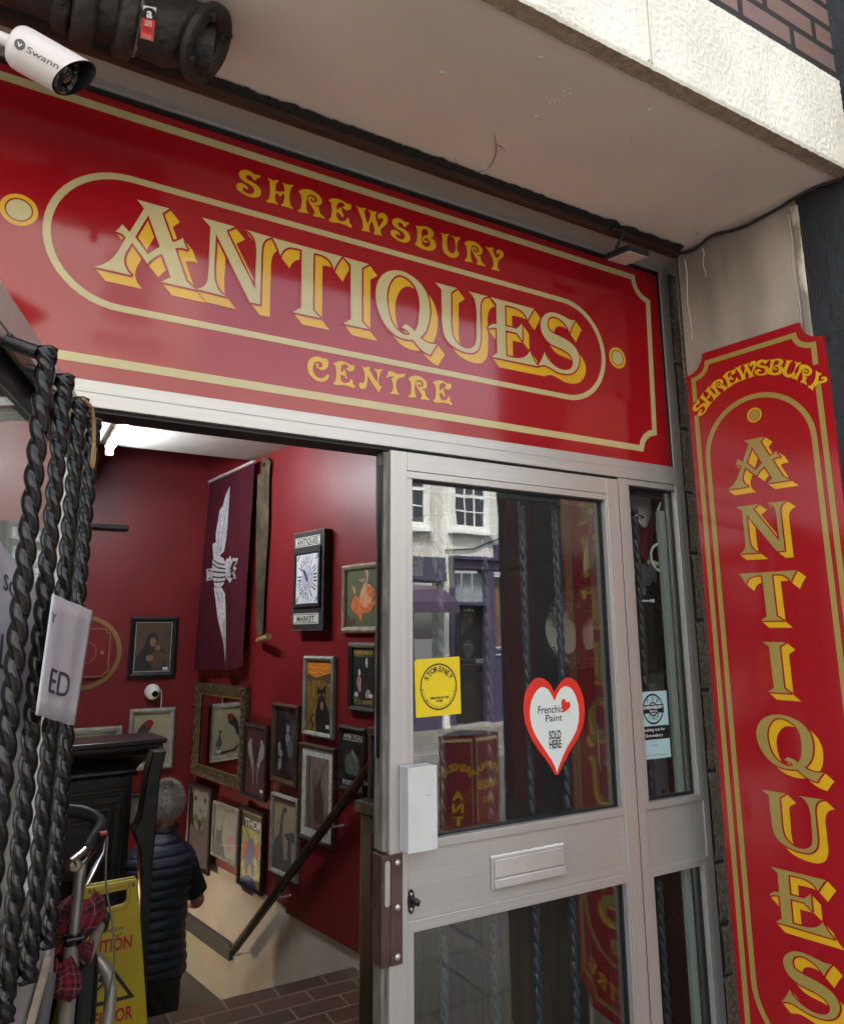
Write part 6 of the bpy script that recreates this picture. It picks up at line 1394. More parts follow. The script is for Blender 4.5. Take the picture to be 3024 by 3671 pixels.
for x, z in sp: vs += [(x, Y0 + 0.005, z), (x - 0.016, Y0 + 0.12, z + 0.004)]
for i in range(len(sp) - 1): fs.append((2 * i, 2 * i + 1, 2 * i + 3, 2 * i + 2))
b.add(vs, fs); o = b.build('seat_strap', pbr('black_webbing', (0.018, 0.019, 0.019), 0.8, bump=0.3, bscale=400), ro, smooth='all'); o.modifiers.new('t', 'SOLIDIFY').thickness = 0.004
MB().box(0.305, 0.345, Y0 + 0.01, Y0 + 0.10, 0.25, 0.735).build('side_pouch', MATS['black_webbing'], ro, bevel=0.012)

def tartan():
    m = bpy.data.materials.new('red_tartan'); m.use_nodes = True; t = m.node_tree; b_ = t.nodes['Principled BSDF']; b_.inputs['Roughness'].default_value = 0.9
    tc = nd(t, 'ShaderNodeTexCoord'); sx = nd(t, 'ShaderNodeSeparateXYZ'); t.links.new(tc.outputs['UV'], sx.inputs[0])
    cols = []
    for ax in ('X', 'Y'):
        mu = nd(t, 'ShaderNodeMath', operation='MULTIPLY'); mu.inputs[1].default_value = 2.3; t.links.new(sx.outputs[ax], mu.inputs[0])
        fr_ = nd(t, 'ShaderNodeMath', operation='FRACT'); t.links.new(mu.outputs[0], fr_.inputs[0])
        cr = nd(t, 'ShaderNodeValToRGB'); cr.color_ramp.interpolation = 'CONSTANT'
        el = [(0, (0.25, 0.010, 0.016)), (0.26, (0.03, 0.008, 0.02)), (0.38, (0.25, 0.010, 0.016)), (0.45, (0.42, 0.36, 0.34)), (0.468, (0.25, 0.010, 0.016)), (0.50, (0.025, 0.008, 0.018)), (0.70, (0.14, 0.008, 0.016)), (0.82, (0.38, 0.33, 0.30)), (0.835, (0.08, 0.008, 0.016))]
        while len(cr.color_ramp.elements) < len(el): cr.color_ramp.elements.new(0.5)
        for e_, (p_, c_) in zip(cr.color_ramp.elements, el): e_.position = p_; e_.color = (*c_, 1)
        t.links.new(fr_.outputs[0], cr.inputs[0]); cols.append(cr)
    mx = nd(t, 'ShaderNodeMix', data_type='RGBA'); mx.inputs['Factor'].default_value = 0.5
    t.links.new(cols[0].outputs[0], mx.inputs['A']); t.links.new(cols[1].outputs[0], mx.inputs['B']); t.links.new(mx.outputs['Result'], b_.inputs['Base Color'])
    return m
def uv_grid(o, nu, nv):
    me = o.data; uv = me.uv_layers.new(name='UVMap')
    for lp in me.loops:
        i = lp.vertex_index; uv.data[lp.index].uv = ((i % nu) / (nu - 1), (i // nu) / (nv - 1))
def sheet(rows, nv_sub=1):
    nu = len(rows[0]); vs = [p for r_ in rows for p in r_]; fs = []
    for j in range(len(rows) - 1):
        for i in range(nu - 1): fs.append((j * nu + i, j * nu + i + 1, (j + 1) * nu + i + 1, (j + 1) * nu + i))
    return MB().add(vs, fs)
M_tart = tartan()
# a scarf draped over the frame: a bunched bundle over the clamp and a knotted tail hanging below
def scarf_sheet(spine, widths, depths, nu=22, seed=0):
    rows = []
    n = len(spine)
    for j in range(n * 4 - 3):
        t = j / 4; i = min(int(t), n - 2); f_ = t - i
        f2_ = f_ * f_ * (3 - 2 * f_)
        c = [lerp(spine[i][k_], spine[i + 1][k_], f2_) for k_ in range(3)]; w = lerp(widths[i], widths[i + 1], f2_); dp = lerp(depths[i], depths[i + 1], f2_)
        row = []
        for a_ in range(nu):
            u = a_ / (nu - 1); an = math.pi * (1.15 * u - 0.075)
            x = c[0] - math.cos(an) * w; y = c[1] - math.sin(an) * dp - 0.004 * math.sin(u * 23 + j * 0.7 + seed) - 0.003 * math.sin(u * 41 + seed); z = c[2] + 0.006 * math.sin(u * 9 + seed + j * 0.2)
            row.append((x, y, z))
        rows.append(row)
    return rows
sc1 = scarf_sheet([(0.306, 0.785, 0.872), (0.304, 0.78, 0.855), (0.300, 0.775, 0.83), (0.292, 0.77, 0.80), (0.275, 0.76, 0.77), (0.255, 0.74, 0.745)], [0.035, 0.062, 0.072, 0.066, 0.045, 0.025], [0.02, 0.05, 0.058, 0.052, 0.04, 0.02])
sf2 = scarf_sheet([(0.262, 0.675, 0.755), (0.265, 0.665, 0.735), (0.270, 0.655, 0.71), (0.268, 0.65, 0.685), (0.266, 0.655, 0.668)], [0.02, 0.03, 0.036, 0.036, 0.030], [0.015, 0.03, 0.035, 0.032, 0.02], seed=2)
sf3 = scarf_sheet([(0.310, 0.668, 0.79), (0.313, 0.662, 0.765), (0.318, 0.66, 0.735)], [0.018, 0.012, 0.003], [0.012, 0.01, 0.003], seed=4)
scf = thing('scarf', 'red tartan scarf tied round the walking frame', 'scarf', (0.28, 0.68, 0.67))
for nm, rows in (('draped_fold', sc1), ('hanging_tail', sf2), ('loose_end', sf3)):
    o = sheet(rows).build(nm, M_tart, scf, smooth='all'); uv_grid(o, len(rows[0]), len(rows)); o.modifiers.new('t', 'SOLIDIFY').thickness = 0.003

# ---------------------------------------------------------------- man going down the stairs, seen from behind
def skin_body():
    J = dict(pel=(0.955, 3.02, -0.13), sp1=(0.960, 3.03, 0.02), sp2=(0.965, 3.03, 0.18), ch=(0.972, 3.02, 0.33), nk=(0.990, 3.05, 0.47), nk2=(1.000, 3.065, 0.53), hd=(1.003, 3.085, 0.61), hd2=(1.005, 3.09, 0.675),
             shr=(1.105, 3.02, 0.345), elr=(1.212, 3.04, 0.075), mr=(1.205, 3.14, 0.055), wrr=(1.15, 3.25, 0.045), hnr=(1.125, 3.315, 0.04),
             shl=(0.835, 3.02, 0.345), ell=(0.735, 3.06, 0.105), wrl=(0.76, 3.27, 0.06), hnl=(0.785, 3.335, 0.05),
             hpr=(1.035, 3.02, -0.16), knr=(1.035, 3.00, -0.57), anr=(1.03, 3.05, -0.95), ftr=(1.035, 3.19, -0.985),
             hpl=(0.875, 3.02, -0.16), knl=(0.875, 3.05, -0.57), anl=(0.88, 3.07, -0.95), ftl=(0.875, 3.21, -0.985))
    rad = dict(pel=.14, sp1=.13, sp2=.13, ch=.115, nk=.05, nk2=.055, hd=.075, hd2=.066, shr=.042, elr=.044, mr=.045, wrr=.027, hnr=.026, shl=.042, ell=.043, wrl=.027, hnl=.026, hpr=.085, knr=.056, anr=.038, ftr=.032, hpl=.085, knl=.056, anl=.038, ftl=.032)
    E = [('pel', 'sp1'), ('sp1', 'sp2'), ('sp2', 'ch'), ('ch', 'nk'), ('nk', 'nk2'), ('nk2', 'hd'), ('hd', 'hd2'), ('ch', 'shr'), ('shr', 'elr'), ('elr', 'mr'), ('mr', 'wrr'), ('wrr', 'hnr'), ('ch', 'shl'), ('shl', 'ell'), ('ell', 'wrl'), ('wrl', 'hnl'), ('pel', 'hpr'), ('hpr', 'knr'), ('knr', 'anr'), ('anr', 'ftr'), ('pel', 'hpl'), ('hpl', 'knl'), ('knl', 'anl'), ('anl', 'ftl')]
    for sd, hx, hy, hz in (('r', 1.125, 3.315, 0.04), ('l', 0.785, 3.335, 0.05)):
        s_ = -1 if sd == 'r' else 1
        for k_, (ox, ln_) in enumerate(((-0.026, .060), (-0.009, .070), (0.009, .066), (0.026, .052))):
            a_, c_ = 'f%s%da' % (sd, k_), 'f%s%db' % (sd, k_); e_ = 'f%s%dc' % (sd, k_)
            J[a_] = (hx + ox, hy + 0.035, hz + 0.004); J[c_] = (hx + ox * 1.1 + s_ * 0.004, hy + 0.035 + ln_ * .55, hz - 0.006); J[e_] = (hx + ox * 1.1 + s_ * 0.008, hy + 0.035 + ln_ * .85, hz - 0.030)
            rad[a_] = .010; rad[c_] = .0088; rad[e_] = .0075
            E += [('hn' + sd, a_), (a_, c_), (c_, e_)]
        J['t' + sd] = (hx + s_ * 0.036, hy + 0.012, hz + 0.006); J['u' + sd] = (hx + s_ * 0.046, hy + 0.045, hz - 0.006); rad['t' + sd] = .011; rad['u' + sd] = .0085
        E += [('hn' + sd, 't' + sd), ('t' + sd, 'u' + sd)]
    names = list(J); idx = {n: i for i, n in enumerate(names)}
    me = bpy.data.meshes.new('body_skeleton'); me.from_pydata([J[n] for n in names], [(idx[a], idx[b_]) for a, b_ in E], [])
    o = bpy.data.objects.new('body_skeleton', me); COL.objects.link(o)
    o.modifiers.new('skin', 'SKIN')
    sv = me.skin_vertices[0].data
    for n in names:
        r_ = rad[n]; sv[idx[n]].radius = (r_, r_); sv[idx[n]].use_root = (n == 'pel')
    ss = o.modifiers.new('sub', 'SUBSURF'); ss.levels = 2; ss.render_levels = 2
    dg = bpy.context.evaluated_depsgraph_get(); dg.update()
    m2 = bpy.data.meshes.new_from_object(o.evaluated_get(dg)); bpy.data.objects.remove(o)
    return m2
man = thing('person', 'grey haired man in a navy padded gilet going down the stairs, seen from behind', 'person', (0.96, 3.03, -1.0))
bme = skin_body()
bm = bmesh.new(); bm.from_mesh(bme)
# face and ears grown on the same mesh: push the front of the head out for brow, nose, chin; ears at the sides
HC_ = Vector((1.005, 3.09, 0.625)); FW = Vector((0.25, 0.96, -0.1)).normalized(); RT = Vector((0.96, -0.25, 0)).normalized()
for v_ in bm.verts:
    r_ = v_.co - HC_
    if r_.length < 0.16 and v_.co.z > 0.51:
        f_ = r_.dot(FW); s_ = r_.dot(RT); h_ = v_.co.z - 0.62
        v_.co = HC_ + r_ * 1.0 + RT * s_ * 0.05 + FW * f_ * 0.22 + Vector((0, 0, 0))
        if f_ > 0.03:
            v_.co += FW * (0.030 * math.exp(-((s_ / 0.014) ** 2) - ((h_ + 0.012) / 0.022) ** 2)) + FW * 0.008 * math.exp(-((h_ - 0.02) / 0.012) ** 2) - FW * 0.010 * (math.exp(-(((s_ - 0.03) / 0.014) ** 2) - ((h_ - 0.004) / 0.010) ** 2) + math.exp(-(((s_ + 0.03) / 0.014) ** 2) - ((h_ - 0.004) / 0.010) ** 2)) - FW * 0.006 * math.exp(-((h_ + 0.052) / 0.005) ** 2 - (s_ / 0.025) ** 2)
bm.to_mesh(bme); bm.free()
body = bpy.data.objects.new('body', bme); COL.objects.link(body); body.parent = man; body.matrix_parent_inverse = Matrix.Translation(-man.location)
bme.materials.append(pbr('skin', (0.40, 0.20, 0.13), 0.5, var=0.15, vscale=20))
for p_ in bme.polygons: p_.use_smooth = True
b = MB()
for s_ in (1, -1):
    c_ = HC_ + RT * 0.090 * s_ + Vector((0, 0, -0.005)) - FW * 0.01
    secs = []
    b.lathe([(0.001, -0.034), (0.012, -0.026), (0.019, -0.005), (0.021, 0.012), (0.014, 0.028), (0.001, 0.033)], c_, (0.05, 0, 1), 12)
ears = b.build('ears', MATS['skin'], body, smooth='all', inv=False)
# gilet, quilted in horizontal channels
M_gil = pbr('navy_quilt', (0.014, 0.021, 0.042), 0.55, var=0.25, vscale=15, bump=0.25, bscale=120)
keys = [(-0.255, 0.985, 3.02, 0.165, 0.125), (-0.20, 0.975, 3.02, 0.175, 0.14), (-0.05, 0.962, 3.02, 0.172, 0.145), (0.08, 0.962, 3.02, 0.172, 0.145), (0.22, 0.968, 3.02, 0.190, 0.15), (0.32, 0.972, 3.02, 0.203, 0.145), (0.37, 0.972, 3.025, 0.195, 0.13), (0.41, 0.975, 3.03, 0.150, 0.11), (0.44, 0.985, 3.04, 0.108, 0.095), (0.465, 0.992, 3.05, 0.082, 0.080), (0.508, 1.002, 3.062, 0.076, 0.074)]
secs = []
NZ = 200
for i in range(NZ + 1):
    z = lerp(-0.255, 0.508, i / NZ)
    j = max(k_ for k_ in range(len(keys) - 1) if keys[k_][0] <= z + 1e-9); k0, k1 = keys[j], keys[j + 1]; t = (z - k0[0]) / (k1[0] - k0[0]); t = t * t * (3 - 2 * t) * 0.5 + t * 0.5
    x, y, rx, ry = (lerp(k0[q], k1[q], t) for q in (1, 2, 3, 4))
    bul = abs(math.sin(math.pi * (z + 0.255) / 0.0525)) ** 0.55 * 0.013 - 0.006
    secs.append((x, y, z, rx + bul, ry + bul))
b = MB(); b.loft(secs, 48, lambda x, y, z, i, a: (x + 0.003 * noise.noise(Vector((x * 20, y * 20, z * 30))), y + 0.004 * noise.noise(Vector((x * 20, z * 30, y * 9))), z + 0.004 * noise.noise(Vector((x * 14, y * 14, z * 14 + 3)))))
b.build('padded_gilet', M_gil, man, smooth='all')
M_tee = pbr('black_tee', (0.008, 0.008, 0.010), 0.85, bump=0.15, bscale=60)
b = MB()
for s_, sh_p, el_p in ((1, (1.075, 3.02, 0.372), (1.198, 3.04, 0.125)), (-1, (0.865, 3.02, 0.372), (0.740, 3.05, 0.125))):
    a_, c_ = Vector(sh_p), Vector(el_p)
    b.tube([a_.lerp(c_, t) for t in [i / 10 for i in range(11)]], [0.060, 0.076, 0.080, 0.079, 0.076, 0.073, 0.071, 0.070, 0.069, 0.068, 0.064], 20)
b.build('tshirt_sleeves', M_tee, man, smooth=True)
M_trs = pbr('dark_grey_trousers', (0.022, 0.023, 0.026), 0.85, var=0.2, vscale=10, bump=0.2, bscale=40)
b = MB()
b.loft([(0.975, 3.02, -0.36, 0.10, 0.10), (0.97, 3.02, -0.28, 0.165, 0.12), (0.965, 3.02, -0.16, 0.166, 0.13), (0.96, 3.02, -0.08, 0.15, 0.12)], 28)
for x0 in (1.037, 0.873):
    b.tube([(x0, 3.02, -0.24), (x0, 3.012, -0.40), (x0, 3.01, -0.57), (x0, 3.03, -0.78), (x0, 3.055, -0.96)], [0.092, 0.088, 0.074, 0.066, 0.064], 20)
b.build('trousers', M_trs, man, smooth=True)
b = MB()
for x0, yy in ((1.035, 3.06), (0.875, 3.08)):
    b.loft([(x0, yy + 0.06, -0.999, 0.046, 0.135), (x0, yy + 0.06, -0.975, 0.048, 0.135), (x0, yy + 0.03, -0.945, 0.044, 0.09), (x0, yy, -0.92, 0.04, 0.05)], 18)
b.build('shoes', pbr('dark_shoe', (0.012, 0.011, 0.010), 0.5), man, smooth=True)
# short grey hair: a cap plus thousands of short strands
rr = random.Random(11)
M_hair = pbr('grey_hair', (0.50, 0.46, 0.41), 0.6, var=0.45, vscale=60, col2=(0.20, 0.175, 0.15))
b = MB(); vs = []; fs = []; NU, NV = 36, 18
def head_pt(th, ph, ex=0.0):
    rx, ry, rz = 0.086 + ex, 0.100 + ex, 0.112 + ex
    d = Vector((math.cos(th) * math.sin(ph) * rx, math.sin(th) * math.sin(ph) * ry, math.cos(ph) * rz))
    q = RT * d.x + Vector((-RT.y, RT.x, 0)) * d.y
    return Vector((1.004, 3.082, 0.628)) + q + Vector((0, 0, d.z))
def ph_lim(th):         # how far down the hair goes: low at the nape, high at the face
    bk = -math.sin(th)
    return R(lerp(62, 120, max(0, min(1, bk * 0.75 + 0.55))))
for j in range(NV + 1):
    for i in range(NU):
        th = 2 * math.pi * i / NU; ph = max(0.001, ph_lim(th) * j / NV)
        p_ = head_pt(th, ph, 0.004 + 0.004 * noise.noise(Vector((th * 3, ph * 6, 1))) - (0.006 if j == NV else 0)); vs.append(p_)
for j in range(NV):
    for i in range(NU): fs.append((j * NU + i, j * NU + (i + 1) % NU, (j + 1) * NU + (i + 1) % NU, (j + 1) * NU + i))
b.add(vs, fs)
for k_ in range(9000):
    th = rr.uniform(0, 2 * math.pi); ph = ph_lim(th) * math.sqrt(rr.random()) * 0.99 + 0.01
    p_ = head_pt(th, ph, 0.003); n_ = (p_ - Vector((1.004, 3.082, 0.60))).normalized()
    down = Vector((0, 0, -1)); tg = (down - n_ * down.dot(n_)); tg = tg.normalized() if tg.length > 0.05 else Vector((rr.uniform(-1, 1), rr.uniform(-1, 1), 0))
    up_f = 1.0 if ph < 0.7 else 0.35
    dr_ = (n_ * up_f * rr.uniform(0.5, 1.2) + tg * rr.uniform(0.1, 0.9) + Vector((rr.uniform(-.5, .5), rr.uniform(-.5, .5), rr.uniform(-.3, .3)))).normalized()
    L_ = rr.uniform(0.016, 0.036); sd = dr_.cross(n_).normalized() * 0.0017
    b.add([p_ - sd, p_ + sd, p_ + dr_ * L_ + tg * 0.004], [(0, 1, 2)])
hr_ = b.build('hair', M_hair, man, smooth='all')
# two small eyes so that the face holds up from the side
b = MB()
for s_ in (0.03, -0.03):
    c_ = HC_ + FW * 0.086 + RT * s_ + Vector((0, 0, 0.0)); b.lathe([(0.001, -0.008), (0.007, -0.004), (0.009, 0), (0.007, 0.004), (0.001, 0.008)], c_, FW, 12)
b.build('eyes', pbr('eye_white', (0.5, 0.48, 0.45), 0.2), body, smooth='all', inv=False)

# warm lamp on the lower landing, hidden behind the fire surround; it throws the warm light on the cream wall
lw2 = thing('wall_lamp', 'warm lamp on the lower landing lighting the cream stair wall', 'lamp', (0.28, 3.86, -0.15))
b = MB(); b.box(0.22, 0.34, 3.895, 3.915, -0.25, -0.05); b.build('backplate', M_white, lw2, bevel=0.004)
b = MB(); b.lathe([(0.001, -0.05), (0.03, -0.04), (0.045, -0.01), (0.045, 0.02), (0.03, 0.045), (0.001, 0.05)], (0.28, 3.83, -0.15), 'Z', 20); b.build('bulb', emit('warm_bulb', (1.0, 0.80, 0.55), 52.0), lw2, smooth='all')

# ---------------------------------------------------------------- display bay behind the door glass
def quad_frame(P00, P10, P11, P01):
    P00, P10, P11, P01 = map(Vector, (P00, P10, P11, P01)); n_ = (P10 - P00).cross(P01 - P00).normalized()
    def fr(u, v, d):
        return P00.lerp(P10, u).lerp(P01.lerp(P11, u), v) + n_ * d
    return fr
fst = quad_frame((1.377, 0.78, 1.759), (1.5013, 0.66, 1.7655), (1.4921, 0.66, 2.0565), (1.3779, 0.78, 2.0319))
fst_w = lambda a, z, d: fst(a * 1.32 - 0.32, z, d)
sg = picture('cream framed picture of blue and yellow swirls hanging behind the door glass', fst_w, (0.0, 1.0, 0.0, 1.0), 0.085, pbr('ivory_frame', (0.80, 0.78, 0.60), 0.5, var=0.1), art('blue_yellow_swirl_print', [(0.03, 0.07, 0.30), (0.10, 0.32, 0.62), (0.75, 0.70, 0.15), (0.05, 0.14, 0.45), (0.20, 0.42, 0.66)], 9, 4.5), 0.03, 0.0, tagpos=None, group='pictures in the display bay', motifs=[
    ('poly', [(0.5, 0.0), (0.48, 0.3), (0.52, 0.62), (0.58, 0.76), (0.63, 0.55), (0.68, 0.25), (0.72, 0.0)], K_black), ('sharp', [(0, 0), (0, 0.16), (0.4, 0.12), (1, 0.14), (1, 0)], flatm('paint_night', (0.012, 0.02, 0.05)))])
cfa, cfb = (1.5843, 1.7141), (1.7252, 1.455)
fcf = lambda a, z, d: (a, 0.80 - d, z)
picture('black print with a white cup and the word coffee behind the door glass', fcf, (cfa[0], cfb[0], cfb[1], cfa[1]), 0.010, F_black, art('black_cup_print', [(0.006, 0.007, 0.006), (0.012, 0.013, 0.011), (0.03, 0.032, 0.022)], 6, 1), 0.02, 0.0, tagpos=(0.82, 0.11), group='pictures in the display bay', motifs=[
    ('text', ('coffee', 0.45, 0.915, 0.40, 0.05), flatm('paint_cream', (0.55, 0.52, 0.38))), ('poly', [(0.22, 0.36), (0.25, 0.22), (0.38, 0.16), (0.5, 0.18), (0.58, 0.26), (0.6, 0.36)], K_grey), ('line', ([(0.22, 0.365), (0.3, 0.375), (0.5, 0.375), (0.6, 0.365)], 0.018), K_white), ('line', ([(0.60, 0.33), (0.70, 0.31), (0.70, 0.22), (0.58, 0.22)], 0.02), K_grey), ('line', ([(0.1, 0.155), (0.4, 0.125), (0.75, 0.15)], 0.02), K_mid), ('text', ('market is wrong', 0.5, 0.045, 0.62, 0.022), K_mid),
    ('poly', [(0.25, 0.86), (0.2, 0.76), (0.12, 0.62), (0.14, 0.55), (0.3, 0.6), (0.5, 0.7), (0.62, 0.74), (0.6, 0.84), (0.45, 0.88)], flatm('paint_tan', (0.08, 0.065, 0.035))), ('disc', (0.48, 0.765, 0.045), K_mid)])
# carved tree plaque
tc_ = Vector((1.835, 0.36, 1.61)); TU = Vector((0.55, -0.835, 0)).normalized(); TN = Vector((-0.835, -0.55, 0)).normalized()
def fr_tree(a, z, d): p = tc_ + TU * a + TN * d; return (p.x, p.y, p.z + z)
tr_ = thing('tree_plaque', 'round dark wooden cut-out plaque of a tree with roots hanging behind the glass', 'plaque', fr_tree(0, -0.135, 0))
b = MB(); rt_ = 0.135
b.prism(smooth_loop([(-0.020, -0.075, False), (-0.012, -0.03, False), (-0.016, 0.02, False), (-0.035, 0.045, False), (0.0, 0.075, False), (0.035, 0.045, False), (0.015, 0.02, False), (0.012, -0.03, False), (0.024, -0.075, False), (0.05, -0.095, False), (0.0, -0.088, False), (-0.05, -0.095, False)]), fr_tree, 0, 0.006)
rr = random.Random(2)
def branch(x, z, ang, L_, w, dep):
    pts = [(x, z)]; a = ang
    for i in range(7):
        a += rr.uniform(-0.35, 0.35) * 0.5 + (0.12 if dep % 2 else -0.12); x += math.cos(a) * L_ / 7; z += math.sin(a) * L_ / 7
        if math.hypot(x, z) > rt_ * 0.97: break
        pts.append((x, z))
    if len(pts) > 2: b.flat(*stroke(pts, w), fr_tree, 0.0062 + 0.0001 * rr.random())
    if dep < 4:
        for s_ in (-1, 1): 
            q = pts[len(pts) // 2 + (1 if s_ > 0 else 0)] if len(pts) > 3 else pts[-1]
            branch(q[0], q[1], a + s_ * rr.uniform(0.35, 0.9), L_ * 0.72, w * 0.72, dep + 1)
for a_ in (25, 48, 70, 90, 112, 135, 158): branch(0, 0.035, R(a_), 0.085, 0.011, 0)
for a_ in (205, 228, 250, 270, 292, 315, 335): branch(0, -0.07, R(a_), 0.06, 0.009, 1)
for k_ in range(90):
    a_ = rr.uniform(R(8), R(172)) if k_ < 64 else rr.uniform(R(215), R(325)); q = rt_ * math.sqrt(rr.uniform(0.3, 0.98)); cx, cz = math.cos(a_) * q, math.sin(a_) * q
    if abs(cx) < 0.014 and cz < 0.05: continue
    b.flat(*stroke([(cx + 0.009 * (1 - t * .7) * math.cos(t * 6 + k_), cz + 0.009 * (1 - t * .7) * math.sin(t * 6 + k_)) for t in [i / 9 for i in range(10)]], 0.0042), fr_tree, 0.0064 + 0.00005 * (k_ % 20))
v, f = stroke(disc(0, 0, rt_, 64), 0.005, True); b.flat(v, f, fr_tree, 0.0065)
b.build('cut_out', pbr('dark_mdf', (0.028, 0.016, 0.016), 0.6, var=0.2), tr_)
b = MB(); b.tube([fr_tree(-0.06, 0.12, 0.004), fr_tree(0.0, 0.235, 0.004), fr_tree(0.06, 0.12, 0.004)], 0.0016, 6); b.build('string', M_black_iron, tr_)
pl_ = thing('plate', 'plain cream round plate behind the cut-out tree', 'plate', fr_tree(0.0, -0.14, -0.03))
MB().lathe([(0.001, 0.0), (0.09, 0.002), (0.128, 0.010), (0.13, 0.012), (0.129, 0.005), (0.09, -0.004), (0.001, -0.005)], fr_tree(0.0, 0.0, -0.03), TN, 40).build('dish', pbr('cream_glaze', (0.50, 0.50, 0.42), 0.35), pl_, smooth=True)
# hanging pale cloth and the clutter in the side window
def cloth(name, label, x0, x1, y, zt, zb, mat, amp=0.012, fq=60, cat='cloth', hemw=0.02, ph=0.0):
    rows = []
    for j in range(25):
        t = j / 24; z = lerp(zt, zb, t); rows.append([(lerp(x0, x1, u) + 0.012 * math.sin(t * 5 + ph) * (1 - u), y + amp * math.sin(u * fq * (x1 - x0) + t * 2 + ph) * (0.4 + t), z + hemw * math.sin(u * 8 + ph) * t * t) for u in [i / 20 for i in range(21)]])
    o = sheet(rows).build(name, mat, None, smooth='all'); o.modifiers.new('t', 'SOLIDIFY').thickness = 0.002
    return tag(o, label, cat)
cloth('curtain', 'cream cloth hanging at the right inside the door glass', 1.75, 1.93, 0.20, 2.04, 1.80, pbr('cream_cloth', (0.48, 0.45, 0.36), 0.9, bump=0.2))
cloth('curtain', 'off white cloth hanging low at the right behind the door glass', 1.775, 1.93, 0.21, 1.49, 1.06, MATS['cream_cloth'], ph=1.3)
cloth('garment', 'white shirt sleeve hanging at the top of the narrow side window', 1.87931, 1.98569, 0.13, 2.08324, 1.97459, pbr('white_cotton', (0.58, 0.54, 0.58), 0.9, bump=0.2), 0.01, 40, 'garment')
cloth('garment', 'red cloth hanging behind the iron bar in the narrow side window', 1.93995, 2.03229, 0.16, 1.99863, 1.84104, pbr('red_cotton', (0.36, 0.02, 0.025), 0.85, bump=0.2), 0.012, 50, 'garment', ph=2)
cloth('garment', 'lilac cloth behind the twisted bar above the black bin in the side window', 1.92165, 2.03091, 0.17, 1.83428, 1.75533, pbr('lilac_cotton', (0.38, 0.33, 0.42), 0.9), 0.006, 30, 'garment', ph=1)
cloth('garment', 'lilac and red cloth at the foot of the side window glass', 1.93071, 2.03963, 0.17, 1.47222, 1.06332, MATS['lilac_cotton'], 0.01, 40, 'garment', ph=2.2)
bn = thing('bin', 'black plastic bin bag holder seen through the narrow side window', 'bin', (1.9672, 0.13, 1.4727))
bx0, bx1, bzt, bzb = 1.89099, 2.07931, 1.75245, 1.47566
b = MB(); b.loft([((bx0 + bx1) / 2, 0.155, bzb, (bx1 - bx0) / 2 - 0.01, 0.045), ((bx0 + bx1) / 2, 0.155, bzb + 0.02, (bx1 - bx0) / 2, 0.05), ((bx0 + bx1) / 2, 0.155, bzt - 0.05, (bx1 - bx0) / 2 + 0.004, 0.052), ((bx0 + bx1) / 2, 0.155, bzt - 0.048, (bx1 - bx0) / 2 + 0.010, 0.058), ((bx0 + bx1) / 2, 0.155, bzt, (bx1 - bx0) / 2 + 0.004, 0.054)], 28); b.build('body', pbr('black_plastic', (0.012, 0.012, 0.013), 0.25, var=0.2), bn, smooth=True)
MB().box(bx0 - 0.03, bx0 + 0.05, 0.10, 0.20, bzb - 0.01, bzt - 0.03).build('dark_case', pbr('dark_case_plum', (0.018, 0.010, 0.014), 0.6), bn, bevel=0.01)
cw = thing('cable_coil', 'white cable coiled and tied at the right of the narrow side window', 'cable', (1.9238, 0.05, 1.8067))
CW = ((1.9647, 0.045, 2.0387), (1.9459, 0.045, 2.0306), (1.9305, 0.045, 2.0037), (1.9218, 0.045, 1.9668), (1.9211, 0.045, 1.9343), (1.9305, 0.045, 1.9026), (1.946, 0.045, 1.8819), (1.9573, 0.045, 1.8682), (1.9594, 0.045, 1.8397), (1.964, 0.045, 1.8114))
b = MB(); b.tube(CW, 0.0034, 8)
cc = Vector((1.927, 0.045, 1.8436)); rx_ = 0.04527; rz_ = 0.04722
pts = []
for i in range(56):
    t = 2 * math.pi * i / 25; k_ = 1.0 if i < 25 else 0.90
    pts.append((cc.x + rx_ * k_ * math.sin(t) * 0.98, cc.y - 0.004 + i * 0.0002, cc.z + rz_ * k_ * math.cos(t)))
b.tube(pts, 0.0034, 8); b.build('coil', pbr('white_pvc', (0.68, 0.70, 0.70), 0.4), cw, smooth=True)
MB().box(*(1.9488, 1.9682), 0.033, 0.05, *(1.8384, 1.8499)).build('cable_clip', MATS['white_pvc'], cw, bevel=0.001)
b = MB(); b.tube([(1.8871, 0.06, 1.829), (1.9659, 0.06, 1.8162)], 0.0085, 12); tag(b.build('white_rod', pbr('ivory_rod', (0.60, 0.58, 0.42), 0.4), None, smooth=True), 'short ivory rod beside the coiled white cable', 'rod')
b = MB(); b.tube([(1.8007, 0.05, 1.9668), (1.806, 0.03, 1.975), (1.8251, 0.025, 1.9768), (1.8561, 0.04, 1.974), (1.8557, 0.055, 1.9714), (1.8218, 0.06, 1.9707)], 0.0028, 8); tag(b.build('ring_clip', M_chrome, None, smooth=True), 'shiny metal ring round the bar in the side window', 'ring')
b = MB(); b.box(*(1.8201, 1.8681), 0.036, 0.040, *(1.6956, 1.701)); b.box(*(1.8623, 1.8739), 0.034, 0.042, *(1.6942, 1.7044)); tag(b.build('cable_tie', MATS['white_pvc'], None), 'white cable tie round the twisted bar in the side window', 'cable tie')

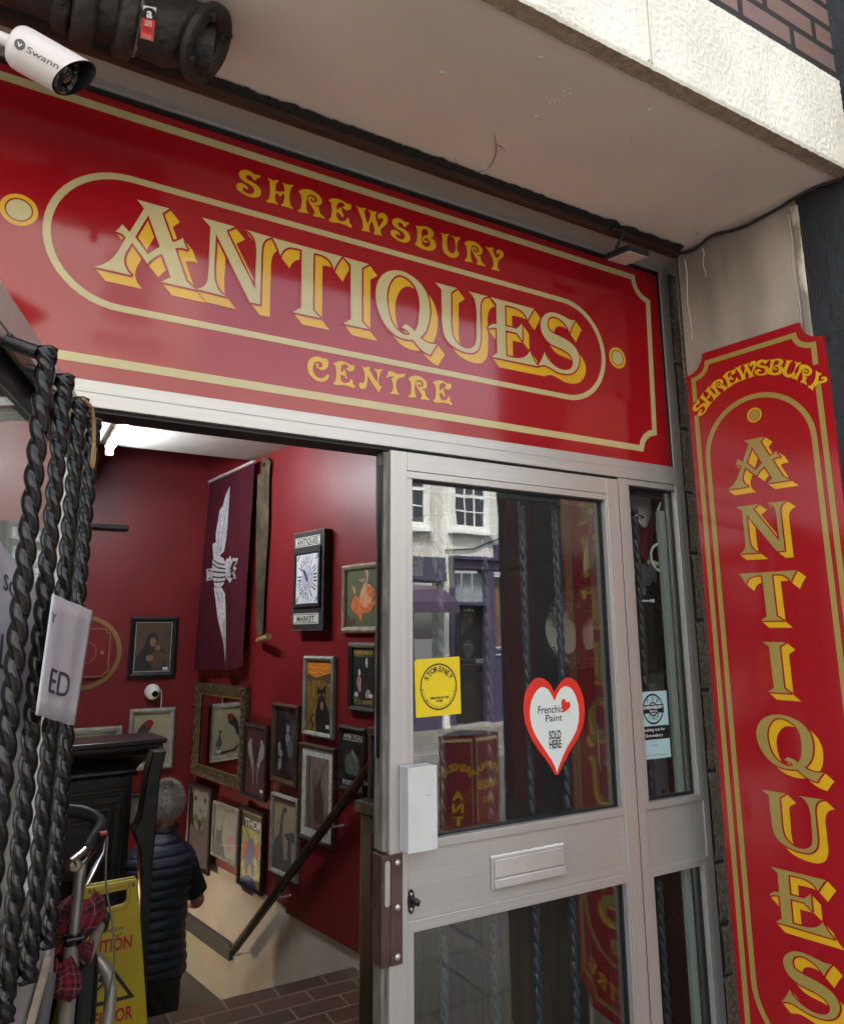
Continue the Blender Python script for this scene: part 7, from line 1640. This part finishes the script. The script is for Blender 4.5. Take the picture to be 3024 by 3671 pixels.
# ---------------------------------------------------------------- outside fittings
def at_seg(a, b_, t): return Vector(a).lerp(Vector(b_), t)
CA, CB = Vector((-0.051, -0.5206, 2.5091)), Vector((0.0272, -0.5375, 2.4746))
ax = (CB - CA).normalized(); LC = (CB - CA).length
cc_ = thing('security_camera', 'white bullet security camera at the top left with a lettered side', 'camera', tuple(CA))
M_cam = pbr('camera_white', (0.70, 0.66, 0.64), 0.35, var=0.06, vscale=15, coat=0.2)
rC = 0.0345
upv = (Vector((0, 0, 1)) - ax * ax.z).normalized(); sdv = ax.cross(upv)
def cyl(ang, h, r_): return CA + ax * h + (upv * math.cos(ang) + sdv * math.sin(ang)) * r_
NU = 40; vs = []; fs = []
secs = [(-0.004, 0.6), (0.0, 0.86), (0.006, 0.97), (0.016, 1.0)]
for h, k_ in secs: vs += [cyl(2 * math.pi * i / NU, h, rC * k_) for i in range(NU)]
hood = [LC - 0.010 + 0.036 * (0.5 + 0.5 * math.cos(2 * math.pi * i / NU)) for i in range(NU)]
vs += [cyl(2 * math.pi * i / NU, hood[i], rC) for i in range(NU)]
vs += [cyl(2 * math.pi * i / NU, hood[i] - 0.0005, rC * 0.93) for i in range(NU)]
vs += [cyl(2 * math.pi * i / NU, LC - 0.03, rC * 0.93) for i in range(NU)]
for j in range(4):
    for i in range(NU): fs.append((j * NU + i, j * NU + (i + 1) % NU, (j + 1) * NU + (i + 1) % NU, (j + 1) * NU + i))
fs.append(tuple(range(NU))[::-1])
MB().add(vs[:5 * NU], fs).build('housing', M_cam, cc_, smooth=True)
MB().add(vs[4 * NU:], [(j * NU + i, j * NU + (i + 1) % NU, (j + 1) * NU + (i + 1) % NU, (j + 1) * NU + i) for j in range(2) for i in range(NU)]).build('hood_lining', pbr('camera_black', (0.010, 0.010, 0.012), 0.25), cc_, smooth=True)
b = MB(); b.lathe([(rC * 0.92, -0.02), (rC * 0.92, 0.004), (rC * 0.75, 0.008), (rC * 0.62, 0.004), (rC * 0.60, -0.004), (0.001, -0.004)], CB - ax * 0.006, ax, 32); b.build('front_ring', pbr('camera_black', (0.010, 0.010, 0.012), 0.25), cc_, smooth=True)
b = MB(); b.lathe([(0.015, 0), (0.0145, 0.006), (0.009, 0.010), (0.001, 0.0115)], CB - ax * 0.009 , ax, 24); b.build('lens', pbr('lens_glass', (0.02, 0.02, 0.03), 0.03, coat=1.0), cc_, smooth=True)
b = MB()
for k_ in range(10): b.lathe([(0.003, 0), (0.002, 0.002), (0.0005, 0.0025)], CB - ax * 0.003 + (upv * math.cos(k_ * .63) + sdv * math.sin(k_ * .63)) * rC * 0.68, ax, 8)
b.build('led', pbr('led_amber', (0.25, 0.18, 0.08), 0.15), cc_)
vw = (Vector((0, -1.7, 1.6)) - (CA + CB) / 2).normalized(); ang0 = math.atan2(vw.dot(sdv), vw.dot(upv))
sg_ = -1 if (upv * math.cos(ang0 + 0.1) + sdv * math.sin(ang0 + 0.1) - upv * math.cos(ang0) - sdv * math.sin(ang0)).dot(ax.cross(vw)) < 0 else 1
def fr_cam(a, v, d): return cyl(ang0 - sg_ * v / rC, a, rC + d)
b = MB(); put_text(b, 'Swann', fr_cam, LC * 0.66, -0.001, 0.050, 0.0095, 0.0004, bold=0.005); b.build('lettering', pbr('camera_print', (0.10, 0.10, 0.11), 0.5), cc_)
b = MB(); b.prism(disc(LC * 0.24, 0.004, 0.0080, 20), fr_cam, 0.0003, 0.0005); v, f = text_mesh('V'); b.build('emblem', MATS['camera_print'], cc_)
b = MB(); put_text(b, 'v', fr_cam, LC * 0.24, 0.0005, 0.008, 0.0085, 0.0008, bold=0.02); b.build('emblem', M_white, cc_)
b = MB(); b.tube([CA - ax * 0.003, CA - ax * 0.03 + Vector((0, 0, -0.002)), CA + Vector((-0.06, 0.10, -0.01)), CA + Vector((-0.10, 0.20, 0.0))], [0.011, 0.012, 0.012, 0.014], 12); b.lathe([(0.03, 0), (0.03, 0.012), (0.02, 0.016)], CA + Vector((-0.085, 0.16, -0.005)), (-0.4, 1, 0), 20); b.build('bracket', M_cam, cc_, smooth=True)

OLD_ = set(bpy.data.objects)
# cast iron waste pipe under the soffit
pipe = thing('waste_pipe', 'rusty dark cast iron waste pipe with collars and an open branch under the soffit', 'pipe', (0.1, -0.25, 2.8))
M_ci = pbr('rusty_cast_iron', (0.030, 0.022, 0.018), 0.55, var=0.6, vscale=14, bump=0.7, bscale=55, col2=(0.012, 0.011, 0.011), rvar=0.1)
PY, PZ = -0.25, 2.868
b = MB(); b.tube([(-1.2, PY, PZ), (0.30, PY, PZ)], 0.056, 28); b.build('barrel', M_ci, pipe, smooth=True)
for x0, x1, r_ in ((-0.005, 0.020, 0.070), (0.030, 0.066, 0.084), (0.112, 0.142, 0.080)):
    b = MB(); b.lathe([(0.05, x0 - 0.008), (r_ * 0.93, x0 - 0.003), (r_, x0 + 0.004), (r_, x1 - 0.004), (r_ * 0.93, x1 + 0.003), (0.05, x1 + 0.008)], (0, PY, PZ), 'X', 32); b.build('collar', M_ci, pipe, smooth='all')
b = MB(); rr = random.Random(6)
b.tube([(0.146 + 0.006 * noise.noise(Vector((t * 3, 0, 0))), PY + 0.060 * math.cos(t), PZ + 0.060 * math.sin(t)) for t in [2 * math.pi * i / 50 for i in range(51)]], [0.005 + 0.004 * rr.random() for _ in range(51)], 7); b.build('joint_packing', pbr('grey_hemp', (0.32, 0.30, 0.24), 0.95, bump=1.0, bscale=250), pipe, smooth='all')
fc_ = Vector((0.287, PY - 0.02, 2.862)); fn_ = Vector((0.78, -0.34, -0.52)).normalized()
b = MB(); b.tube([(0.15, PY, PZ), (0.20, PY, PZ - 0.003), fc_ - fn_ * 0.05, fc_ - fn_ * 0.012], [0.062, 0.066, 0.068, 0.072], 28); b.build('branch', M_ci, pipe, smooth=True)
b = MB(); b.lathe([(0.055, -0.016), (0.080, -0.010), (0.086, -0.002), (0.085, 0.010), (0.078, 0.014), (0.056, 0.012), (0.046, 0.002), (0.042, -0.03), (0.001, -0.04)], fc_, fn_, 36); fo_ = b.build('flange', M_ci, pipe, smooth=True)
b = MB(); u_ = fn_.orthogonal().normalized(); w_ = fn_.cross(u_)
for k_ in range(4):
    q = fc_ + (u_ * math.cos(k_ * math.pi / 2 + 0.5) + w_ * math.sin(k_ * math.pi / 2 + 0.5)) * 0.067 + fn_ * 0.012
    b.lathe([(0.009, 0), (0.009, 0.007), (0.001, 0.008)], q, fn_, 6)
b.build('flange_bolt', M_ci, fo_, inv=False)
b = MB(); b.tube([(0.22, PY + 0.03, PZ + 0.02), (0.275, PY + 0.05, PZ + 0.055), (0.305, PY + 0.06, PZ + 0.10)], [0.055, 0.05, 0.048], 24); b.build('riser', M_ci, pipe, smooth=True)
b = MB(); b.tube([(-0.045, PY - 0.03, PZ + 0.05), (-0.045, PY - 0.06, PZ - 0.02), (-0.045, PY - 0.055, PZ - 0.065)], [0.012, 0.013, 0.012], 12); b.build('hanger', M_ci, pipe, smooth=True)
fas = quad_frame((0.1493, -0.322, 2.7732), (0.1743, -0.322, 2.7762), (0.1757, -0.318, 2.8594), (0.1505, -0.318, 2.853))
ast = thing('sticker', 'small black white and red warning label stuck on the iron pipe', 'sticker', (0.1624, -0.322, 2.7791))
MB().prism([(0, 0), (1, 0), (1, 1), (0, 1)], fas, 0, 0.0015).build('white_sheet', pbr('label_white', (0.72, 0.72, 0.70), 0.4), ast)
MB().prism([(0, 0.0), (1, 0.0), (1, 0.60), (0, 0.60)], fas, 0.0017, 0.002).build('red_field', pbr('label_red', (0.55, 0.03, 0.025), 0.4), ast)
MB().prism([(0.0, 0.605), (1, 0.605), (1, 0.80)] + [(0.5 + 0.5 * math.cos(t), 0.80 + 0.15 * math.sin(t)) for t in [math.pi * i / 12 for i in range(1, 12)]] + [(0, 0.80)], fas, 0.0017, 0.002).build('black_field', M_ink, ast)
b = MB(); put_text(b, 'a', fas, 0.52, 0.64, 0.44, 0.30, 0.0026, bold=0.03)
for i, s in enumerate(('WARNING', 'CONTAINS', 'ASBESTOS')): put_text(b, s, fas, 0.5, 0.51 - i * 0.062, 0.56, 0.038, 0.0026, bold=0.02)
put_text(b, 'Follow safety', fas, 0.5, 0.09, 0.66, 0.04, 0.0026); put_text(b, 'instructions', fas, 0.5, 0.03, 0.6, 0.04, 0.0026)
b.build('white_print', M_wink, ast)
b = MB()
for i, s in enumerate(('Breathing asbestos', 'dust is dangerous', 'to health')): put_text(b, s, fas, 0.5, 0.32 - i * 0.055, 0.7, 0.032, 0.0026, bold=0.01)
b.build('black_print', M_ink, ast)

# flat floodlight over the sign's right end
fl_ = thing('floodlight', 'small black flat floodlight over the right end of the long sign', 'light', (1.7755, -0.0424, 2.855))
q = ((1.7231, -0.0013, 2.855), (1.8032, -0.0043, 2.855), (1.8279, -0.0835, 2.855), (1.7429, -0.0816, 2.855))
fq_ = lambda u, v, d: Vector(q[0]).lerp(Vector(q[1]), u).lerp(Vector(q[3]).lerp(Vector(q[2]), u), v) + Vector((0, 0, -d))
b = MB(); b.prism([(-0.05, -0.04), (1.05, -0.04), (1.05, 1.04), (-0.05, 1.04)], fq_, -0.024, -0.001); b.build('housing', pbr('floodlight_black', (0.012, 0.012, 0.013), 0.4), fl_, bevel=0.003)
MB().prism([(0.0, 0.0), (1, 0.0), (1, 1), (0, 1)], fq_, 0.0, 0.002).build('diffuser', pbr('unlit_diffuser', (0.55, 0.50, 0.46), 0.35), fl_)
b = MB(); b.tube([fq_(0.1, 0.3, -0.03), fq_(0.1, 0.5, -0.05), fq_(0.15, 0.7, -0.085), (q[3][0] - 0.03, -0.038, 2.95)], 0.006, 8); b.build('bracket', MATS['floodlight_black'], fl_, smooth=True)

for o_ in set(bpy.data.objects) - OLD_:
    if o_.type == 'MESH': overhang(o_)
    elif o_.type == 'EMPTY':
        o_.location = OV @ o_.location
        for c_ in o_.children: c_.matrix_parent_inverse = Matrix.Translation(-o_.location)
# black cable along the soffit edge on the pier
CBL = ((0.0229, 2.9552), (0.0614, 2.9443), (0.091, 2.9418), (0.115, 2.9474), (0.1391, 2.9585), (0.1624, 2.9634), (0.1957, 2.9589), (0.2306, 2.9495), (0.2651, 2.9446), (0.2965, 2.9431), (0.4067, 2.9538), (0.4395, 2.9555), (0.4815, 2.9593), (0.5159, 2.961), (0.549, 2.9578), (0.5927, 2.9504))
b = MB(); b.tube([fr_pier(a, min(z, 2.964), 0.004 if a < 0.43 else 0.012) for a, z in CBL], 0.0052, 8); tag(b.build('cable', pbr('black_cable', (0.010, 0.010, 0.011), 0.5), None, smooth=True), 'black cable running along the top of the concrete pier', 'cable')
pp_ = [fr_pier(0.585, z, 0.05) for z in (3.30, 6.0)]
b = MB(); b.tube([(2.24, -0.66, 3.30), (2.24, -0.66, 6.4)], 0.05, 18); overhang_pipe = b.build('drainpipe', pbr('blue_grey_pipe', (0.085, 0.11, 0.135), 0.5), None, smooth=True); overhang(overhang_pipe); tag((lambda *a, **k_: overhang_pipe)('drainpipe', pbr('blue_grey_pipe', (0.085, 0.11, 0.135), 0.5), None, smooth=True), 'blue grey drainpipe beside the brown brick wall at the top right', 'drainpipe')

# ================================================================ across the street (seen mirrored in the glass and the gloss of the signs)
OY = -9.45
def sash(parent, x0, x1, z0, z1, rows=4, cols=3, frame_w=0.06):
    y = OY
    b = MB(); ring(b, x0 - 0.11, x1 + 0.11, z0 - 0.09, z1 + 0.09, 0.06, y - 0.02, y + 0.07); ring(b, x0 - 0.045, x1 + 0.045, z0 - 0.03, z1 + 0.03, 0.045, y - 0.02, y + 0.045)
    b.box(x0 - 0.15, x1 + 0.15, y - 0.02, y + 0.13, z0 - 0.15, z0 - 0.0905)
    for i in range(1, cols): x = lerp(x0, x1, i / cols); b.box(x - 0.012, x + 0.012, y + 0.0125, y + 0.03, z0, z1)
    for j in range(1, rows): z = lerp(z0, z1, j / rows); w_ = 0.03 if j == rows // 2 else 0.012; b.box(x0, x1, y + 0.0125, y + 0.0305, z - w_, z + w_)
    wf_ = b.build('window', MATS['white_paint'], parent)
    MB().box(x0, x1, y + 0.002, y + 0.012, z0, z1).build('pane', pbr('dark_pane', (0.03, 0.035, 0.04), 0.05, coat=0.5), wf_, inv=False)
ob = thing('shop_building', 'white painted brick building with purple shopfront across the street, mirrored in the door glass', 'building', (8.0, OY, 0))
M_wb = brick_mat('white_painted_brick', (0.76, 0.75, 0.68), (0.70, 0.69, 0.63), (0.62, 0.61, 0.57), 0.225, 0.075, 0.008, bump=0.6, var=0.25)
MB().box(6.86, 9.26, OY - 0.4, OY, 2.93, 5.35).build('wall', M_wb, ob)
MB().box(6.86, 6.98, OY - 0.4, OY, 0.0, 2.93).build('pilaster', M_wb, ob)
for x0 in (7.13, 8.48): sash(ob, x0, x0 + 0.62, 3.50, 4.62)
M_pur = pbr('purple_paint', (0.060, 0.046, 0.095), 0.5, var=0.15, vscale=4)
b = MB(); b.box(6.985, 9.22, OY - 0.3, OY + 0.08, 2.72, 2.92).box(6.985, 9.22, OY - 0.3, OY + 0.16, 2.88, 2.95).box(7.95, 9.22, OY - 0.3, OY + 0.10, 2.951, 3.20).box(6.985, 7.09, OY - 0.3, OY + 0.04, 0, 2.72).box(7.80, 7.93, OY - 0.3, OY + 0.06, 0, 2.72).box(8.62, 8.74, OY - 0.3, OY + 0.06, 0, 2.72).box(9.10, 9.22, OY - 0.3, OY + 0.08, 0, 2.72).box(7.93, 8.62, OY - 0.3, OY + 0.03, 0, 1.30).box(7.09, 7.80, OY - 0.3, OY + 0.0, 2.08, 2.14).box(8.74, 9.10, OY - 0.3, OY + 0.0, 2.2, 2.72)
b.build('shopfront', M_pur, ob, bevel=0.01)
b = MB()
for z in (2.66, 2.60, 1.34, 1.20): b.box(7.90, 8.62, OY + 0.031, OY + 0.07, z, z + 0.02)
b.build('pale_moulding', pbr('pale_moulding_paint', (0.5, 0.48, 0.55), 0.4), ob)
MB().box(7.96, 8.60, OY - 0.10, OY - 0.06, 1.36, 2.62).build('shop_window', pbr('shop_interior_print', (0.24, 0.15, 0.06), 0.15, var=0.6, vscale=4, col2=(0.10, 0.06, 0.07), coat=0.6), ob)
MB().box(8.32, 8.60, OY - 0.055, OY - 0.05, 0.9, 2.05).build('white_notice', pbr('notice_pale', (0.55, 0.60, 0.60), 0.5, var=0.15), ob)
MB().box(7.09, 7.80, OY - 0.25, OY - 0.20, 0.06, 2.08).build('dark_doorway', pbr('doorway_dark', (0.015, 0.014, 0.014), 0.3), ob)
b = MB()
for x0 in (7.10, 7.34, 7.58): b.box(x0, x0 + 0.20, OY - 0.12, OY - 0.1, 2.15, 2.66)
b.build('fanlight', pbr('fanlight_glass', (0.30, 0.34, 0.37), 0.1, var=0.2), ob)
MB().box(8.745, 9.095, OY - 0.15, OY - 0.1, 0.05, 2.18).build('side_door', pbr('side_door_dark', (0.03, 0.025, 0.03), 0.3), ob)
MB().box(6.98, 9.25, OY - 0.1, OY + 0.12, 0.0, 0.05).build('step', pbr('step_stone', (0.30, 0.28, 0.25), 0.8), ob)
b = MB(); b.tube([(8.19, OY + 0.07, 3.35), (8.19, OY + 0.07, 5.3)], 0.06, 14); b.box(8.07, 8.31, OY + 0.01, OY + 0.19, 4.05, 4.32); b.build('downpipe', pbr('black_downpipe', (0.02, 0.02, 0.024), 0.4), ob, smooth=True)
b = MB(); b.tube([(6.9, OY + 0.03, 3.05), (7.5, OY + 0.03, 3.10), (8.1, OY + 0.03, 3.32)], 0.014, 6); b.build('wall_cable', MATS['black_downpipe'], ob)
MB().box(6.80, 9.262, OY - 3.2, OY + 0.14, 5.352, 5.46).build('roof', pbr('slate', (0.06, 0.06, 0.065), 0.7), ob)
lb_ = thing('shop_building', 'long pale rendered building with grey shopfronts across the street, left of the purple shop', 'building', (0, OY, 0))
MB().box(-12, 2.4, OY - 0.5, OY, 2.9, 9.6).box(2.4, 6.86, OY - 0.5, OY, 2.9, 5.5).build('wall', pbr('cream_render', (0.62, 0.59, 0.53), 0.8, var=0.12, vscale=1.2), lb_)
b = MB(); b.box(-12, 6.855, OY - 0.5, OY + 0.12, 2.5, 2.9)
for x in range(-12, 7, 2): b.box(x, x + 0.25, OY - 0.5, OY + 0.05, 0, 2.5)
b.build('shopfront', pbr('slate_blue_paint', (0.06, 0.055, 0.09), 0.5), lb_)
for x in range(-12, 6, 2): MB().box(x + 0.25, x + 2.0, OY - 0.2, OY - 0.1, 0.4, 2.5).build('shop_window', pbr('dim_shop_glass', (0.07, 0.07, 0.075), 0.06, coat=0.6, var=0.5, vscale=2), lb_)
MB().box(-12, 6.855, OY - 0.2, OY - 0.05, 0, 0.4).build('stall_riser', M_pur, lb_)
for x0 in (-11, -8.6, -6.2, -3.8, -1.4, 1.0, 3.4, 5.75): sash(lb_, x0, x0 + 0.70, 3.50, 4.72); (sash(lb_, x0, x0 + 0.70, 6.1, 7.3) if x0 < 1.5 else None)
b = MB(); vs = [(5.2, OY + 0.05, 2.42), (6.75, OY + 0.05, 2.42), (6.75, OY + 0.7, 2.1), (5.2, OY + 0.7, 2.1), (5.2, OY + 0.7, 1.92), (6.75, OY + 0.7, 1.92)]
b.add(vs, [(0, 1, 2, 3), (3, 2, 5, 4), (0, 3, 4), (1, 5, 2)]); b.build('awning', pbr('plum_awning', (0.06, 0.04, 0.075), 0.6), lb_)
rb = thing('shop_building', 'dark painted building across the street to the right of the purple shop', 'building', (12, OY, 0))
MB().box(9.262, 20, OY - 0.5, OY + 0.06, 0, 9.8).build('wall', pbr('charcoal_paint', (0.022, 0.022, 0.027), 0.6, var=0.2), rb)
for x0 in (10.2, 12.2, 14.2): sash(rb, x0, x0 + 0.7, 3.5, 4.7)
# folding board that stands on the pavement behind the photographer, seen only as a reflection
fa = thing('pavement_sign', 'red A-board with gold lettering standing on the pavement, mirrored in the door glass', 'sign', (1.95, -3.2, 0))

fb1 = quad_frame((2.675, -2.28, 0.04), (2.47, -2.36, 0.04), (2.47, -2.36, 0.975), (2.675, -2.28, 0.975))
fb2 = quad_frame((2.905, -2.35, 0.04), (2.68, -2.28, 0.04), (2.68, -2.28, 0.975), (2.905, -2.35, 0.975))
M_bred = pbr('board_red', (0.22, 0.012, 0.014), 0.4, var=0.2, vscale=5)
for i, f_ in enumerate((fb1, fb2)):
    sgn = 1 if f_(0.5, 0.5, 1)[1] > f_(0.5, 0.5, 0)[1] else -1
    g_ = (lambda F_, s_: (lambda u, v, d: F_(u, v, d * s_)))(f_, sgn)
    MB().prism([(0, 0), (1, 0), (1, 1), (0, 1)], g_, -0.02, 0.0).build('board', M_bred, fa)
    b = MB(); arc_text(b, 'SHREWSBURY', lambda u, v, d: g_(u, 0.70 + (v - 0.5) * 0.215, d), 0.5, 0.5, 0.40, 0.2, 90, 125, 0.002, bold=0.02, sx=0.75)
    if i == 0:
        for k_, ch in enumerate('ANTIQUES'): put_text(b, ch, g_, 0.5, 0.60 - k_ * 0.075, 0.30, 0.055, 0.002, bold=0.03)
    else:
        put_text(b, 'ANTIQUES', g_, 0.5, 0.66, 0.80, 0.05, 0.002, bold=0.03); put_text(b, 'CENTRE', g_, 0.5, 0.57, 0.45, 0.035, 0.002, bold=0.02); put_text(b, 'OPEN', g_, 0.5, 0.28, 0.8, 0.13, 0.002, bold=0.03)
    b.build('lettering', M_yel, fa)
    b = MB(); v, f = stroke([(0.07, 0.03), (0.93, 0.03), (0.93, 0.97), (0.07, 0.97)], 0.02, True); b.flat(v, f, g_, 0.001); b.build('border_line', M_gold, fa)
b = MB(); b.add([(2.47, -2.36, 0.976), (2.675, -2.28, 0.976), (2.905, -2.35, 0.976), (2.69, -2.48, 0.99), (2.47, -2.36, 0.05), (2.69, -2.48, 0.05), (2.905, -2.35, 0.05)], [(0, 1, 2, 3), (0, 3, 5, 4), (3, 2, 6, 5)]); b.build('back', pbr('board_back', (0.05, 0.05, 0.055), 0.6), fa)
